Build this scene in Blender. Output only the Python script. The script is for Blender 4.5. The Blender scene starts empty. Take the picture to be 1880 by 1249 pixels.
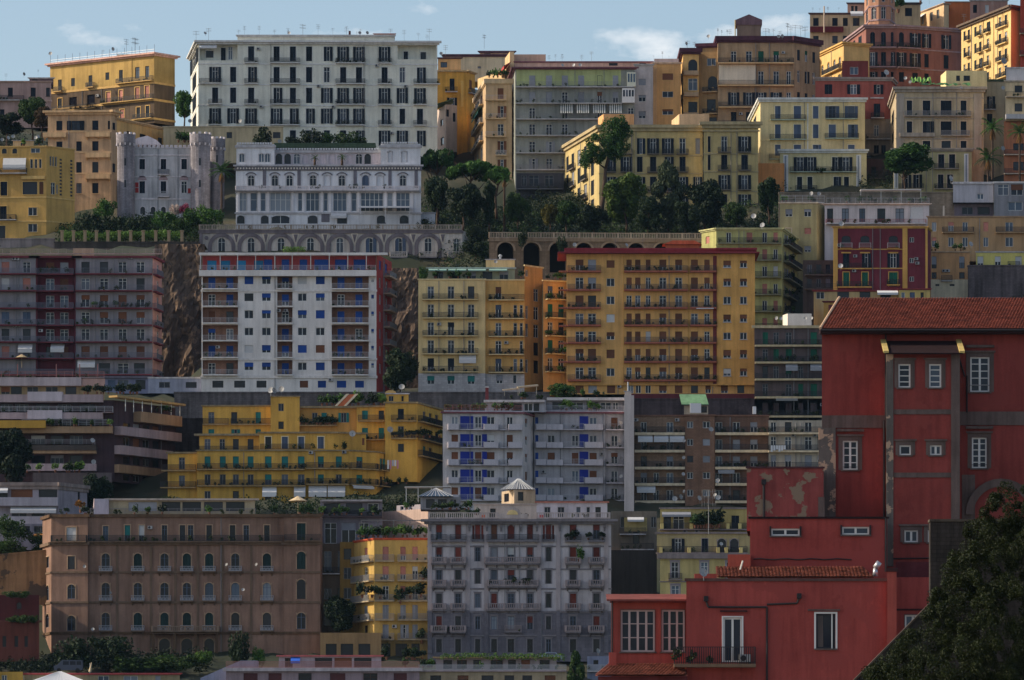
import bpy, math, random
import numpy as np
from math import sin, cos, pi, atan2, radians, hypot, floor
from mathutils import Vector

# ------------------------------------------------------------------ camera, sky, sun, exposure
F, CX, HZ, CZ = 10000.0, 940.0, 1600.0, 5.0          # focal length in photo pixels, principal column, horizon row, eye height
scn = bpy.context.scene
col = scn.collection
cam_d = bpy.data.cameras.new('camera')
cam = bpy.data.objects.new('camera', cam_d)
col.objects.link(cam)
cam.location = (0, 0, CZ)
cam.rotation_euler = (radians(90), 0, 0)
cam_d.sensor_width = 36.0
cam_d.lens = 36.0 * F / 1880.0
cam_d.shift_y = (HZ - 624.5) / 1880.0
cam_d.clip_start = 1.0
cam_d.clip_end = 20000.0
scn.camera = cam

SUN_EL, SUN_AZ = radians(31.0), radians(-90.0)       # azimuth measured from +Y (into the picture) towards +X
sun_v = Vector((cos(SUN_EL) * sin(SUN_AZ), cos(SUN_EL) * cos(SUN_AZ), sin(SUN_EL)))
world = bpy.data.worlds.new('World')
scn.world = world
world.use_nodes = True
wn, wl = world.node_tree.nodes, world.node_tree.links
for n in list(wn):
    wn.remove(n)
w_out = wn.new('ShaderNodeOutputWorld')
w_bg = wn.new('ShaderNodeBackground')
w_bg.inputs['Strength'].default_value = 0.12
sky = wn.new('ShaderNodeTexSky')
sky.sky_type = 'NISHITA'
sky.sun_disc = False
sky.sun_elevation = SUN_EL
sky.sun_rotation = SUN_AZ
sky.altitude = 50
sky.air_density = 1.0
sky.dust_density = 1.9
sky.ozone_density = 1.2
# soft cumulus banks over the whole low sky, from one noise field
tcw = wn.new('ShaderNodeTexCoord')
mpw = wn.new('ShaderNodeMapping')
mpw.inputs['Scale'].default_value = (30, 30, 62)
mpw.inputs['Location'].default_value = (-10.4814, 1.7692, -5.22)
nzw = wn.new('ShaderNodeTexNoise')
nzw.inputs['Scale'].default_value = 1.0
nzw.inputs['Detail'].default_value = 6.0
nzw.inputs['Roughness'].default_value = 0.55
rmw = wn.new('ShaderNodeMapRange')
rmw.inputs['From Min'].default_value = 0.56
rmw.inputs['From Max'].default_value = 0.73
rmw.inputs['To Max'].default_value = 0.8
mxw = wn.new('ShaderNodeMix')
mxw.data_type = 'RGBA'
mxw.inputs[7].default_value = (8.0, 7.7, 7.5, 1)
wl.new(tcw.outputs['Generated'], mpw.inputs['Vector'])
wl.new(mpw.outputs['Vector'], nzw.inputs['Vector'])
wl.new(nzw.outputs['Fac'], rmw.inputs['Value'])
wl.new(rmw.outputs['Result'], mxw.inputs[0])
wl.new(sky.outputs['Color'], mxw.inputs[6])
wl.new(mxw.outputs[2], w_bg.inputs['Color'])
wl.new(w_bg.outputs['Background'], w_out.inputs['Surface'])

sun_d = bpy.data.lights.new('sun', 'SUN')
sun_d.energy = 3.6
sun_d.angle = radians(0.53)
sun_d.color = (1.0, 0.86, 0.66)
sun = bpy.data.objects.new('sun', sun_d)
col.objects.link(sun)
sun.rotation_euler = (-sun_v).to_track_quat('-Z', 'Y').to_euler()

scn.view_settings.view_transform = 'Standard'
scn.view_settings.look = 'None'
scn.view_settings.exposure = 0.42
scn.view_settings.gamma = 1.0
scn.view_settings.use_curve_mapping = False
scn.cycles.use_denoising = True
scn.cycles.max_bounces = 6
scn.cycles.diffuse_bounces = 3
scn.cycles.glossy_bounces = 3
scn.cycles.transparent_max_bounces = 8

RND = random.Random(11)

def PX(px, Y): return (px - CX) / F * Y
def PZ(py, Y): return CZ + (HZ - py) / F * Y

# ------------------------------------------------------------------ materials
ESH = (0.262, 0.291, 0.321)    # light that an open shaded wall receives: turns a colour seen in the shade into a base colour
def srgb(hexs):
    v = [int(hexs[i:i + 2], 16) / 255 for i in (0, 2, 4)]
    return [x / 12.92 if x <= 0.04045 else ((x + 0.055) / 1.055) ** 2.4 for x in v]
def alb(hexs):
    q = [0.58 * c for c in srgb(hexs)]
    lum = 0.3 * q[0] + 0.59 * q[1] + 0.11 * q[2]
    v = [max(0.006, (lum + (c - lum) * 0.92) / e) for c, e in zip(q, ESH)]
    v = [v[0] * .96, v[1], v[2] * 1.03]
    k = min(1.0, 0.74 / max(v))
    return tuple(x * k for x in v)

MATS = {}
def new_mat(name):
    m = bpy.data.materials.new(name)
    m.use_nodes = True
    nt = m.node_tree
    return m, nt, nt.nodes['Principled BSDF']

def plain(name, c, rough=0.7, spec=0.3, metal=0.0):
    k = ('p', name)
    if k in MATS: return MATS[k]
    m, nt, b = new_mat(name)
    b.inputs['Base Color'].default_value = (*c, 1)
    b.inputs['Roughness'].default_value = rough
    b.inputs['Specular IOR Level'].default_value = spec
    b.inputs['Metallic'].default_value = metal
    MATS[k] = m
    return m

def vary(name, c, amt=0.25, rough=0.7, spec=0.2, scale=3.0):
    """paint with a slight change from piece to piece and fine mottling"""
    k = ('v', name)
    if k in MATS: return MATS[k]
    m, nt, b = new_mat(name)
    N, L = nt.nodes, nt.links
    oi = N.new('ShaderNodeObjectInfo')
    tc = N.new('ShaderNodeTexCoord')
    nz = N.new('ShaderNodeTexNoise'); nz.inputs['Scale'].default_value = scale; nz.inputs['Detail'].default_value = 4
    L.new(tc.outputs['Object'], nz.inputs['Vector'])
    ad = N.new('ShaderNodeMath'); ad.operation = 'ADD'
    L.new(oi.outputs['Random'], ad.inputs[0]); L.new(nz.outputs['Fac'], ad.inputs[1])
    mr = N.new('ShaderNodeMapRange'); mr.inputs['From Min'].default_value = 0.3; mr.inputs['From Max'].default_value = 1.6
    mr.inputs['To Min'].default_value = 1 - amt; mr.inputs['To Max'].default_value = 1 + amt
    L.new(ad.outputs[0], mr.inputs['Value'])
    mx = N.new('ShaderNodeVectorMath'); mx.operation = 'SCALE'; mx.inputs[0].default_value = c
    L.new(mr.outputs['Result'], mx.inputs['Scale']); L.new(mx.outputs[0], b.inputs['Base Color'])
    b.inputs['Roughness'].default_value = rough
    b.inputs['Specular IOR Level'].default_value = spec
    MATS[k] = m
    return m

def stucco(hexs, stain=0.35, brick=False, patch=None, sc=1.0):
    """weathered plaster: broad mottling, rain streaks, grain; optional brick courses or bare patches"""
    k = ('s', hexs, stain, brick, patch, sc)
    if k in MATS: return MATS[k]
    c = alb(hexs); sz = sc
    m, nt, b = new_mat('plaster_' + hexs)
    N, L = nt.nodes, nt.links
    tc = N.new('ShaderNodeTexCoord')
    def noise(scale, detail, vec=None, rough=0.6):
        n = N.new('ShaderNodeTexNoise'); n.inputs['Scale'].default_value = scale
        n.inputs['Detail'].default_value = detail; n.inputs['Roughness'].default_value = rough
        L.new(vec if vec is not None else tc.outputs['Object'], n.inputs['Vector'])
        return n.outputs['Fac']
    def rng(v, a, bb, lo, hi):
        r = N.new('ShaderNodeMapRange'); r.inputs['From Min'].default_value = a; r.inputs['From Max'].default_value = bb
        r.inputs['To Min'].default_value = lo; r.inputs['To Max'].default_value = hi
        L.new(v, r.inputs['Value']); return r.outputs['Result']
    def mul(a, bb):
        q = N.new('ShaderNodeMath'); q.operation = 'MULTIPLY'; L.new(a, q.inputs[0]); L.new(bb, q.inputs[1]); return q.outputs[0]
    broad = rng(noise(0.16 * sc, 5), 0.3, 0.75, 1 + stain * 0.4, 1 - stain * 0.9)
    mp = N.new('ShaderNodeMapping'); mp.inputs['Scale'].default_value = (1.3 * sc, 1.3 * sc, 0.11 * sc)
    L.new(tc.outputs['Object'], mp.inputs['Vector'])
    streak = rng(noise(1.0, 5, mp.outputs['Vector']), 0.42, 0.75, 1.0, 1 - stain * 1.05)
    grain = rng(noise(5.0 * sc, 4), 0.3, 0.7, 1.08, 0.92)
    v = mul(mul(broad, streak), grain)
    sc = N.new('ShaderNodeVectorMath'); sc.operation = 'SCALE'; sc.inputs[0].default_value = c
    L.new(v, sc.inputs['Scale'])
    out = sc.outputs[0]
    if brick:
        mp2 = N.new('ShaderNodeMapping'); mp2.inputs['Rotation'].default_value = (radians(90), 0, 0)
        L.new(tc.outputs['Object'], mp2.inputs['Vector'])
        bt = N.new('ShaderNodeTexBrick'); bt.inputs['Scale'].default_value = 1.0
        bt.inputs['Brick Width'].default_value = 0.5 if brick is True else brick; bt.inputs['Row Height'].default_value = 0.17 if brick is True else brick * 0.5
        bt.inputs['Mortar Size'].default_value = 0.02
        bt.inputs['Color1'].default_value = (1, 1, 1, 1); bt.inputs['Color2'].default_value = (0.72, 0.72, 0.72, 1); bt.inputs['Mortar'].default_value = (0.55, 0.55, 0.55, 1)
        L.new(mp2.outputs['Vector'], bt.inputs['Vector'])
        mm = N.new('ShaderNodeMix'); mm.data_type = 'RGBA'; mm.blend_type = 'MULTIPLY'; mm.inputs[0].default_value = 0.8
        L.new(out, mm.inputs[6]); L.new(bt.outputs['Color'], mm.inputs[7]); out = mm.outputs[2]
    if patch:
        c2 = alb(patch)
        pm = N.new('ShaderNodeMix'); pm.data_type = 'RGBA'; pm.inputs[7].default_value = (*c2, 1)
        L.new(rng(noise(0.24 * sz, 6, None, 0.6), 0.54, 0.56, 0, 1), pm.inputs[0]); L.new(out, pm.inputs[6]); out = pm.outputs[2]
    L.new(out, b.inputs['Base Color'])
    b.inputs['Roughness'].default_value = 0.92
    b.inputs['Specular IOR Level'].default_value = 0.15
    bp = N.new('ShaderNodeBump'); bp.inputs['Strength'].default_value = 0.35; bp.inputs['Distance'].default_value = 0.03
    L.new(noise(9.0, 5), bp.inputs['Height']); L.new(bp.outputs['Normal'], b.inputs['Normal'])
    MATS[k] = m
    return m

def glass_mat(name, dark, light, share=0.3):
    """window pane: glossy, mostly dark room behind, some with pale curtains drawn"""
    k = ('g', name)
    if k in MATS: return MATS[k]
    m, nt, b = new_mat(name)
    N, L = nt.nodes, nt.links
    oi = N.new('ShaderNodeObjectInfo')
    rp = N.new('ShaderNodeValToRGB')
    e = rp.color_ramp.elements
    e[0].position = 0.0; e[0].color = (*dark, 1)
    e[1].position = 1.0; e[1].color = (*light, 1)
    q = rp.color_ramp.elements.new(1 - share); q.color = (*[d * 1.6 for d in dark], 1)
    L.new(oi.outputs['Random'], rp.inputs['Fac']); L.new(rp.outputs['Color'], b.inputs['Base Color'])
    b.inputs['Roughness'].default_value = 0.1
    b.inputs['Specular IOR Level'].default_value = 0.28
    nz = N.new('ShaderNodeTexNoise'); nz.inputs['Scale'].default_value = 1.2
    tc = N.new('ShaderNodeTexCoord'); L.new(tc.outputs['Object'], nz.inputs['Vector'])
    bp = N.new('ShaderNodeBump'); bp.inputs['Strength'].default_value = 0.15; bp.inputs['Distance'].default_value = 0.02
    L.new(nz.outputs['Fac'], bp.inputs['Height']); L.new(bp.outputs['Normal'], b.inputs['Normal'])
    MATS[k] = m
    return m

GLASS = glass_mat('window_glass', (0.005, 0.008, 0.018), (0.12, 0.14, 0.18), 0.25)
GLASSD = glass_mat('dark_glass', (0.008, 0.009, 0.014), (0.03, 0.03, 0.04), 0.3)
GLASSB = glass_mat('pale_glass', (0.05, 0.07, 0.10), (0.24, 0.27, 0.31), 0.4)
WHITE = vary('white_joinery', (0.62, 0.62, 0.60), 0.15)
GREYF = vary('grey_joinery', (0.22, 0.22, 0.23), 0.2)
DARKF = vary('dark_joinery', (0.03, 0.03, 0.035), 0.3)
BROWNF = vary('brown_joinery', (0.10, 0.05, 0.03), 0.3)
SH_DARK = vary('dark_green_shutter', (0.006, 0.012, 0.022), 0.4)
SH_GREEN = vary('green_shutter', (0.01, 0.10, 0.06), 0.3)
SH_TEAL = vary('teal_shutter', (0.02, 0.16, 0.15), 0.3)
SH_BLUE = vary('blue_shutter', (0.015, 0.06, 0.26), 0.4)
SH_LBLUE = vary('grey_blue_shutter', (0.08, 0.11, 0.17), 0.3)
SH_RED = vary('red_blind', (0.15, 0.032, 0.022), 0.45)
SH_BROWN = vary('brown_blind', (0.15, 0.06, 0.03), 0.35)
SH_PINK = vary('pink_blind', (0.42, 0.17, 0.13), 0.3)
SH_GREY = vary('grey_blind', (0.25, 0.26, 0.29), 0.3)
SH_WHITE = vary('white_blind', (0.5, 0.5, 0.5), 0.2)
IRON = plain('dark_iron', (0.012, 0.014, 0.018), 0.55, 0.4)
WIRON = plain('pale_iron', (0.42, 0.42, 0.44), 0.6, 0.3)
RIRON = plain('rusty_pink_rail', (0.36, 0.16, 0.14), 0.7)
STEEL = plain('galvanised_metal', (0.42, 0.43, 0.45), 0.4, 0.5, 0.6)
AERIAL = plain('aerial_metal', (0.16, 0.16, 0.17), 0.5, 0.4, 0.4)
DISHW = vary('white_dish', (0.3, 0.3, 0.3), 0.4, 0.5)
ROOFM = stucco('6a6468', 0.5)
SLAB = stucco('8d8f95', 0.4)
CLOTHW = vary('white_awning_cloth', (0.55, 0.55, 0.56), 0.15, 0.9)

# ------------------------------------------------------------------ mesh helpers
class MB:
    def __init__(s):
        s.v, s.f, s.m = [], [], []
    def quad(s, a, b, c, d, mi=0):
        i = len(s.v); s.v += [a, b, c, d]; s.f.append((i, i + 1, i + 2, i + 3)); s.m.append(mi)
    def poly(s, pts, mi=0):
        i = len(s.v); s.v += pts; s.f.append(tuple(range(i, i + len(pts)))); s.m.append(mi)
    def box(s, x0, x1, y0, y1, z0, z1, mi=0, skip=''):
        i = len(s.v)
        s.v += [(x0, y0, z0), (x1, y0, z0), (x1, y1, z0), (x0, y1, z0), (x0, y0, z1), (x1, y0, z1), (x1, y1, z1), (x0, y1, z1)]
        for key, f in (('f', (0, 1, 5, 4)), ('r', (1, 2, 6, 5)), ('k', (2, 3, 7, 6)), ('l', (3, 0, 4, 7)), ('t', (4, 5, 6, 7)), ('b', (3, 2, 1, 0))):
            if key not in skip:
                s.f.append(tuple(i + q for q in f)); s.m.append(mi)
    def tube(s, p, q, r0, r1=None, n=6, mi=0, cap=True):
        r1 = r0 if r1 is None else r1
        p, q = Vector(p), Vector(q)
        d = (q - p).normalized()
        a = d.orthogonal().normalized(); b = d.cross(a)
        i = len(s.v)
        for c, r in ((p, r0), (q, r1)):
            for k in range(n):
                t = 2 * pi * k / n
                s.v.append(tuple(c + a * (cos(t) * r) + b * (sin(t) * r)))
        for k in range(n):
            j = (k + 1) % n
            s.f.append((i + k, i + j, i + n + j, i + n + k)); s.m.append(mi)
        if cap:
            s.f.append(tuple(i + k for k in range(n))[::-1]); s.m.append(mi)
            s.f.append(tuple(i + n + k for k in range(n))); s.m.append(mi)
    def prism(s, pts, y0, y1, mi=0):
        """polygon in x,z pushed along y"""
        n = len(pts); i = len(s.v)
        s.v += [(x, y0, z) for x, z in pts] + [(x, y1, z) for x, z in pts]
        s.f.append(tuple(range(i, i + n))); s.m.append(mi)
        s.f.append(tuple(range(i + 2 * n - 1, i + n - 1, -1))); s.m.append(mi)
        for k in range(n):
            j = (k + 1) % n
            s.f.append((i + k, i + n + k, i + n + j, i + j)); s.m.append(mi)
    def mesh(s, name, mats, smooth=False):
        me = bpy.data.meshes.new(name)
        me.from_pydata(s.v, [], s.f)
        for m in (mats if isinstance(mats, (list, tuple)) else [mats]):
            me.materials.append(m)
        if any(s.m):
            me.polygons.foreach_set('material_index', s.m)
        if smooth:
            me.polygons.foreach_set('use_smooth', [True] * len(me.polygons))
        me.update()
        return me

def put(name, me, parent=None, loc=(0, 0, 0), rz=0.0, sc=None):
    o = bpy.data.objects.new(name, me)
    col.objects.link(o)
    o.parent = parent
    o.location = loc
    if rz: o.rotation_euler = (0, 0, rz)
    if sc is not None: o.scale = sc if isinstance(sc, (tuple, list)) else (sc, sc, sc)
    return o
def tag(o, label=None, cat=None, group=None, kind=None):
    if label: o['label'] = label
    if cat:
        o['category'] = cat; o['kind'] = 'thing'
    if group: o['group'] = group
    if kind: o['kind'] = kind
    return o
CACHE = {}
def cached(key, fn):
    if key not in CACHE: CACHE[key] = fn()
    return CACHE[key]
def rd(x, q=0.05): return max(q, round(x / q) * q)

# ------------------------------------------------------------------ windows, balconies: shared meshes
def arc_pts(w, h, n=8):
    """arched head over an opening w wide and h high: points from left spring to right spring"""
    r = w / 2; rise = min(r, h * 0.35)
    return [(-r * cos(pi * k / n), h - rise + rise * sin(pi * k / n)) for k in range(n + 1)]

def m_frame(w, h, arch, mull, trans, rev, fm, su, sum_, sill, ft=0.075):
    def mk():
        b = MB(); t = ft; y0, y1 = rev - 0.07, rev + 0.01; hw = w / 2
        b.box(-hw, -hw + t, y0, y1, 0, h, 0); b.box(hw - t, hw, y0, y1, 0, h, 0)
        b.box(-hw + t, hw - t, y0, y1, 0, t, 0); b.box(-hw + t, hw - t, y0, y1, h - t, h, 0)
        if mull:
            for k in range(mull):
                x = -hw + w * (k + 1) / (mull + 1); b.box(x - t * .66, x + t * .66, y0 - 0.01, y1 - 0.012, t, h - t, 0)
        for tz in (trans or ()):
            b.box(-hw + t, hw - t, y0 + 0.012, y1 - 0.02, h * tz - 0.03, h * tz + 0.03, 0)
        if su:
            p = -0.05
            b.box(-hw - su, -hw, p, 0.02, 0, h, 1); b.box(hw, hw + su, p, 0.02, 0, h, 1)
            if arch:
                pts = arc_pts(w, h)
                for (xa, za), (xb, zb) in zip(pts, pts[1:]):
                    r = 1 + 2 * su / w; base = h - min(w / 2, h * 0.35)
                    q = [(xa, za), (xb, zb), (xb * r, base + (zb - base) * r), (xa * r, base + (za - base) * r)]
                    b.prism(q, p, 0.02, 1)
            else:
                b.box(-hw - su, hw + su, p - 0.004, 0.02, h, h + su, 1)
                if su > 0.16: b.box(-hw - su - 0.1, hw + su + 0.1, p - 0.12, 0.02, h + su, h + su + 0.12, 1)
        if sill: b.box(-hw - 0.12, hw + 0.12, -0.14, rev - 0.08, -0.1, 0.004, 1)
        return b.mesh('window', [fm, sum_ or fm])
    return cached(('fr', w, h, arch, mull, trans, rev, fm.name, su, sum_ and sum_.name, sill, ft), mk)

def m_pane(w, h, rev, m):
    def mk():
        b = MB(); y = rev - 0.02; hw = w / 2 - 0.06
        b.box(-hw, hw, y, y + 0.02, 0.06, h - 0.06); return b.mesh('pane', m)
    return cached(('pa', w, h, rev, m.name), mk)

def m_leaf(w, h, m):
    """louvred shutter leaf hinged at x=0, lying along +x, face towards -y"""
    def mk():
        b = MB(); t = min(0.07, w * 0.2)
        b.box(0, t, -0.05, 0, 0, h); b.box(w - t, w, -0.05, 0, 0, h)
        b.box(t, w - t, -0.05, 0, 0, t); b.box(t, w - t, -0.05, 0, h - t, h); b.box(t, w - t, -0.05, 0, h * 0.5 - t / 2, h * 0.5 + t / 2)
        b.quad((t, -0.012, t), (w - t, -0.012, t), (w - t, -0.012, h - t), (t, -0.012, h - t))
        n = max(4, int(h / 0.22))
        for k in range(n):
            z = t + (h - 2 * t) * (k + 0.2) / n
            b.quad((t, -0.045, z), (w - t, -0.045, z), (w - t, -0.016, z + 0.12), (t, -0.016, z + 0.12))
        return b.mesh('shutter', m)
    return cached(('le', w, h, m.name), mk)

def m_blind(w, h, m, y):
    def mk():
        b = MB(); n = max(3, int(h / 0.16)); hw = w / 2
        for k in range(n):
            z0, z1 = h * k / n, h * (k + 1) / n
            b.quad((-hw, y - 0.02, z0), (hw, y - 0.02, z0), (hw, y, z1), (-hw, y, z1))
            b.quad((-hw, y, z1), (hw, y, z1), (hw, y - 0.02, z1), (-hw, y - 0.02, z1))
        b.box(-hw, hw, y - 0.03, y + 0.02, -0.03, 0.0)
        return b.mesh('roller_blind', m)
    return cached(('bl', w, h, m.name, y), mk)

def m_rail(w, d, h, style, m, angle=False):
    """railing round three sides of a balcony: x 0..w, y -d..0"""
    def mk():
        b = MB()
        def run(p, q):
            p, q = Vector(p), Vector(q); L = (q - p).length; e = (q - p) / L
            nrm = Vector((-e.y, e.x))
            def bar(a0, a1, z0, z1, t):
                A, B = p + e * a0, p + e * a1; n2 = nrm * t
                pts = [A - n2, B - n2, B + n2, A + n2]; i = len(b.v)
                b.v += [(v.x, v.y, z0) for v in pts] + [(v.x, v.y, z1) for v in pts]
                for f in ((0, 1, 5, 4), (1, 2, 6, 5), (2, 3, 7, 6), (3, 0, 4, 7), (4, 5, 6, 7), (3, 2, 1, 0)):
                    b.f.append(tuple(i + k for k in f)); b.m.append(0)
            if style == 'rail':
                bar(0, L, h - 0.05, h, 0.03); bar(0, L, 0.08, 0.12, 0.02)
                n = max(2, int(L / 0.15))
                for k in range(n + 1):
                    a = L * k / n; bar(a - 0.028, a + 0.028, 0.0, h - 0.05, 0.014)
            elif style == 'bars':
                for z in (0.25, 0.5, 0.75): bar(0, L, h * z, h * z + 0.04, 0.02)
                bar(0, L, h - 0.05, h, 0.03)
                n = max(1, int(L / 1.4))
                for k in range(n + 1):
                    a = L * k / n; bar(max(0, a - 0.025), a + 0.025, 0, h - 0.05, 0.022)
            elif style == 'solid':
                bar(0, L, -0.1, h, 0.06)
            elif style == 'scroll':
                bar(0, L, h - 0.06, h, 0.04); bar(0, L, 0.05, 0.12, 0.03); bar(0, L, h * 0.5, h * 0.5 + 0.05, 0.02)
                n = max(2, int(L / 0.22))
                for k in range(n):
                    a = L * (k + 0.5) / n; bar(a - 0.05, a + 0.05, 0.12, h * 0.5, 0.02); bar(a - 0.02 + 0.1, a + 0.1 + 0.02, h * 0.5, h - 0.06, 0.02)
            elif style == 'balu':
                bar(0, L, h - 0.14, h, 0.12); bar(0, L, -0.05, 0.12, 0.12)
                n = max(2, int(L / 0.32))
                for k in range(n):
                    a = L * (k + 0.5) / n; bar(a - 0.07, a + 0.07, 0.12, h - 0.14, 0.07)
                for a in [0.1] + [L * k / max(1, round(L / 2.6)) for k in range(1, max(1, round(L / 2.6)))] + [L - 0.1]:
                    bar(a - 0.14, a + 0.14, -0.05, h + 0.02, 0.14)
        run((0.04, -d + 0.04), (w - 0.04, -d + 0.04))
        if d > 0.25:
            run((0.04, 0.0), (0.04, -d + 0.08)); run((w - 0.04, -d + 0.08), (w - 0.04, 0.0))
        return b.mesh('railing', m)
    return cached(('ra', w, d, h, style, m.name), mk)

def m_slab(w, d, th, m, brackets=0, m2=None):
    def mk():
        b = MB(); b.box(0, w, -d, 0.03, -th, 0)
        for k in range(brackets):
            x = 0.25 + (w - 0.5) * k / max(1, brackets - 1)
            b.prism([(0, 0)], 0, 0) if False else None
            b.v += [(x - .1, 0.02, -th + .002), (x - .1, -d * .85, -th + .002), (x - .1, 0.02, -th - .6), (x + .1, 0.02, -th + .002), (x + .1, -d * .85, -th + .002), (x + .1, 0.02, -th - .6)]
            i = len(b.v) - 6
            for f in ((0, 1, 2), (5, 4, 3), (1, 4, 5, 2), (0, 3, 4, 1)): b.f.append(tuple(i + q for q in f)); b.m.append(0)
        return b.mesh('balcony', m)
    return cached(('sl', w, d, th, m.name, brackets), mk)

# ------------------------------------------------------------------ buildings
BUILDINGS = []
GREENS = []
class Fac:
    """one upright wall plane from A (left) to B (right) as seen from outside"""
    def __init__(s, b, blk, A, B, zt, zb):
        s.b, s.blk, s.A, s.B, s.zt, s.zb = b, blk, Vector(A), Vector(B), zt, zb
        s.d = (s.B - s.A); s.L = s.d.length; s.d /= s.L
        s.ang = atan2(s.d.y, s.d.x); s.n = Vector((s.d.y, -s.d.x)); s.holes = []
        s.st = blk['st']
    def u(s, px):
        k = (px - CX) / F
        return (k * s.A.y - s.A.x) / (s.d.x - k * s.d.y)
    def z(s, py): return PZ(py, s.blk['Y'])
    def pos(s, u, z, out=0.0):
        p = s.A + s.d * u + s.n * out; r = s.b.root.location
        return (p.x - r.x, p.y - r.y, z - r.z)
    def put(s, name, me, u, z, out=0.0, parent=None):
        return put(name, me, parent or s.b.root, s.pos(u, z, out), s.ang)
    def win(s, px, y0, y1, w, code='g', raised=False, **kw):
        st = dict(s.st); st.update(kw)
        a = s.u(px - w / 2.0); c = s.u(px + w / 2.0)
        return s.win_m((a + c) / 2, s.z(y1), abs(c - a), s.z(y0) - s.z(y1), code, raised, st)
    def win_m(s, u, z, w, h, code='g', raised=False, st=None):
        st = st or s.st
        arch = code.isupper(); code = code.lower()
        w, h = rd(w), rd(h); rev = st.get('rev', 0.22)
        lo = 0.05
        if not raised:
            if u - w / 2 < lo or u + w / 2 > s.L - lo: return None
            for q in s.holes:
                if u - w / 2 < q[1] + .03 and u + w / 2 > q[0] - .03 and z < q[3] + .03 and z + h > q[2] - .03: return None
            s.holes.append((u - w / 2, u + w / 2, z, z + h, arch, rev, code == 'x'))
            out = 0.0
        else:
            out = rev + 0.0
        if code == 'x':
            sm = st.get('sum') or st.get('trim', SLAB)
            return s.put('blind_window', m_frame(w, h, arch, 0, (), rev * .6, sm, st.get('su', 0) or .08, sm, False), u, z)
        mull = st.get('mull', 1 if w > 0.75 else 0)
        trans = st.get('trans', (0.72,) if h > 2.0 else ())
        fm = st.get('frame', WHITE)
        if code == 'd': fm, mull, trans = DARKF, 0, ()
        o = s.put('window', m_frame(w, h, arch, mull, tuple(trans), rev, fm, st.get('su', 0), st.get('sum'), st.get('sill', False), st.get('ft', 0.075)), u, z, out)
        sh = st.get('sh', SH_DARK); ro = st.get('ro', SH_GREY)
        if RND.random() < .1: ro = RND.choice((SH_GREY, SH_WHITE, SH_BROWN))
        need = code in 'ogapdwq'
        if need:
            gm = {'d': GLASSD, 'w': GLASSB}.get(code, st.get('glass', GLASS))
            put('pane', m_pane(w, h, rev, gm), o)
        if code in 'oa':
            lw = rd(w / 2 * 0.96, 0.05)
            lf = m_leaf(lw, rd(h - .04), sh)
            g = st.get('su', 0) * 0.6
            j = RND.uniform(-.12, .05)
            put('shutter', lf, o, (w / 2 + 0.02, -0.06 - (0.0 if not st.get('su') else .02), 0.02), -abs(j))
            if code == 'o':
                q = put('shutter', lf, o, (-w / 2 - 0.02 - lw * cos(j), -0.06 - (0.0 if not st.get('su') else .02) - abs(sin(j)) * lw, 0.02), abs(j))
            else:
                put('shutter', lf, o, (-w / 2 + 0.01, rev * 0.5, 0.01))
        if code in 'cz':
            lw = rd(w / 2, 0.025) - 0.012
            lf = m_leaf(lw, h - 0.02, sh)
            y = rev * 0.45
            put('shutter', lf, o, (-w / 2 + 0.005, y, 0.01))
            put('shutter', lf, o, (0.008, y, 0.01))
            if lw < w / 2 - .03: pass
            put('pane', m_pane(w, h, rev, GLASSD), o)
        if code == 'r':
            put('roller_blind', m_blind(w - .02, h - 0.04, ro, rev * 0.6), o, (0, 0, 0.035))
        if code == 'p':
            f = RND.choice((0.35, 0.5, 0.65))
            hb = rd(h * f); put('roller_blind', m_blind(w - .02, hb, ro, rev * 0.6), o, (0, 0, h - hb))
        return o
    def grid(s, rows, cols, pats, w=10, **kw):
        for (y0, y1), pat in zip(rows, pats):
            for c, ch in zip(cols, pat):
                if ch in '. ': continue
                px, ww = c if isinstance(c, tuple) else (c, w)
                if s.blk['Y'] > 600 and RND.random() < .13: ch = {'c': 'a', 'o': 'a', 'g': 'p', 'r': 'p', 'd': 'g', 'p': 'r', 'a': 'c'}.get(ch, ch)
                s.win(px, y0, y1, ww, ch, **kw)
    def balc(s, p0, p1, py, d=1.0, style='rail', h=1.0, th=0.18, m=None, rm=None, br=0, flip=False):
        a, c = s.u(p0), s.u(p1)
        if a > c: a, c = c, a
        w = rd(c - a, 0.1); d = rd(d)
        m = m or s.st.get('slab', SLAB); rm = rm or s.st.get('rail', IRON)
        style = s.st.get('rstyle', 'rail') if style == 'rail' else style
        o = s.put('balcony', m_slab(w, d, th, m, br), (a + c) / 2 - w / 2, s.z(py))
        put('railing' if style not in ('solid',) else 'parapet', m_rail(w, d, h, style, rm), o)
        if style in ('rail', 'bars') and d > .55 and RND.random() < .7:
            for k in range(int(w / .7)):
                if RND.random() < .3:
                    p = s.A + s.d * ((a + c) / 2 - w / 2 + .35 + k * .7) + s.n * (d - RND.uniform(.05, .35)); GREENS.append((p.x, p.y, s.z(py), RND.uniform(.45, 1.0)))
        return o
    def band(s, py, h=0.3, proud=0.12, m=None, p0=None, p1=None, name='string_course'):
        a = 0 - (proud if p0 is None else 0) if p0 is None else s.u(p0); c = s.L + proud if p1 is None else s.u(p1)
        b = MB(); b.box(a, c, -proud, 0.03, -h, 0)
        return s.put(name, b.mesh(name, m or s.st.get('trim', SLAB)), 0, s.z(py))
    def pil(s, p0, p1, y0, y1, proud=0.12, m=None, name='pilaster'):
        a, c = s.u(p0), s.u(p1); b = MB(); b.box(a, c, -proud, 0.03, 0, s.z(y0) - s.z(y1))
        return s.put(name, b.mesh(name, m or s.st.get('trim', SLAB)), 0, s.z(y1))
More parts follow.
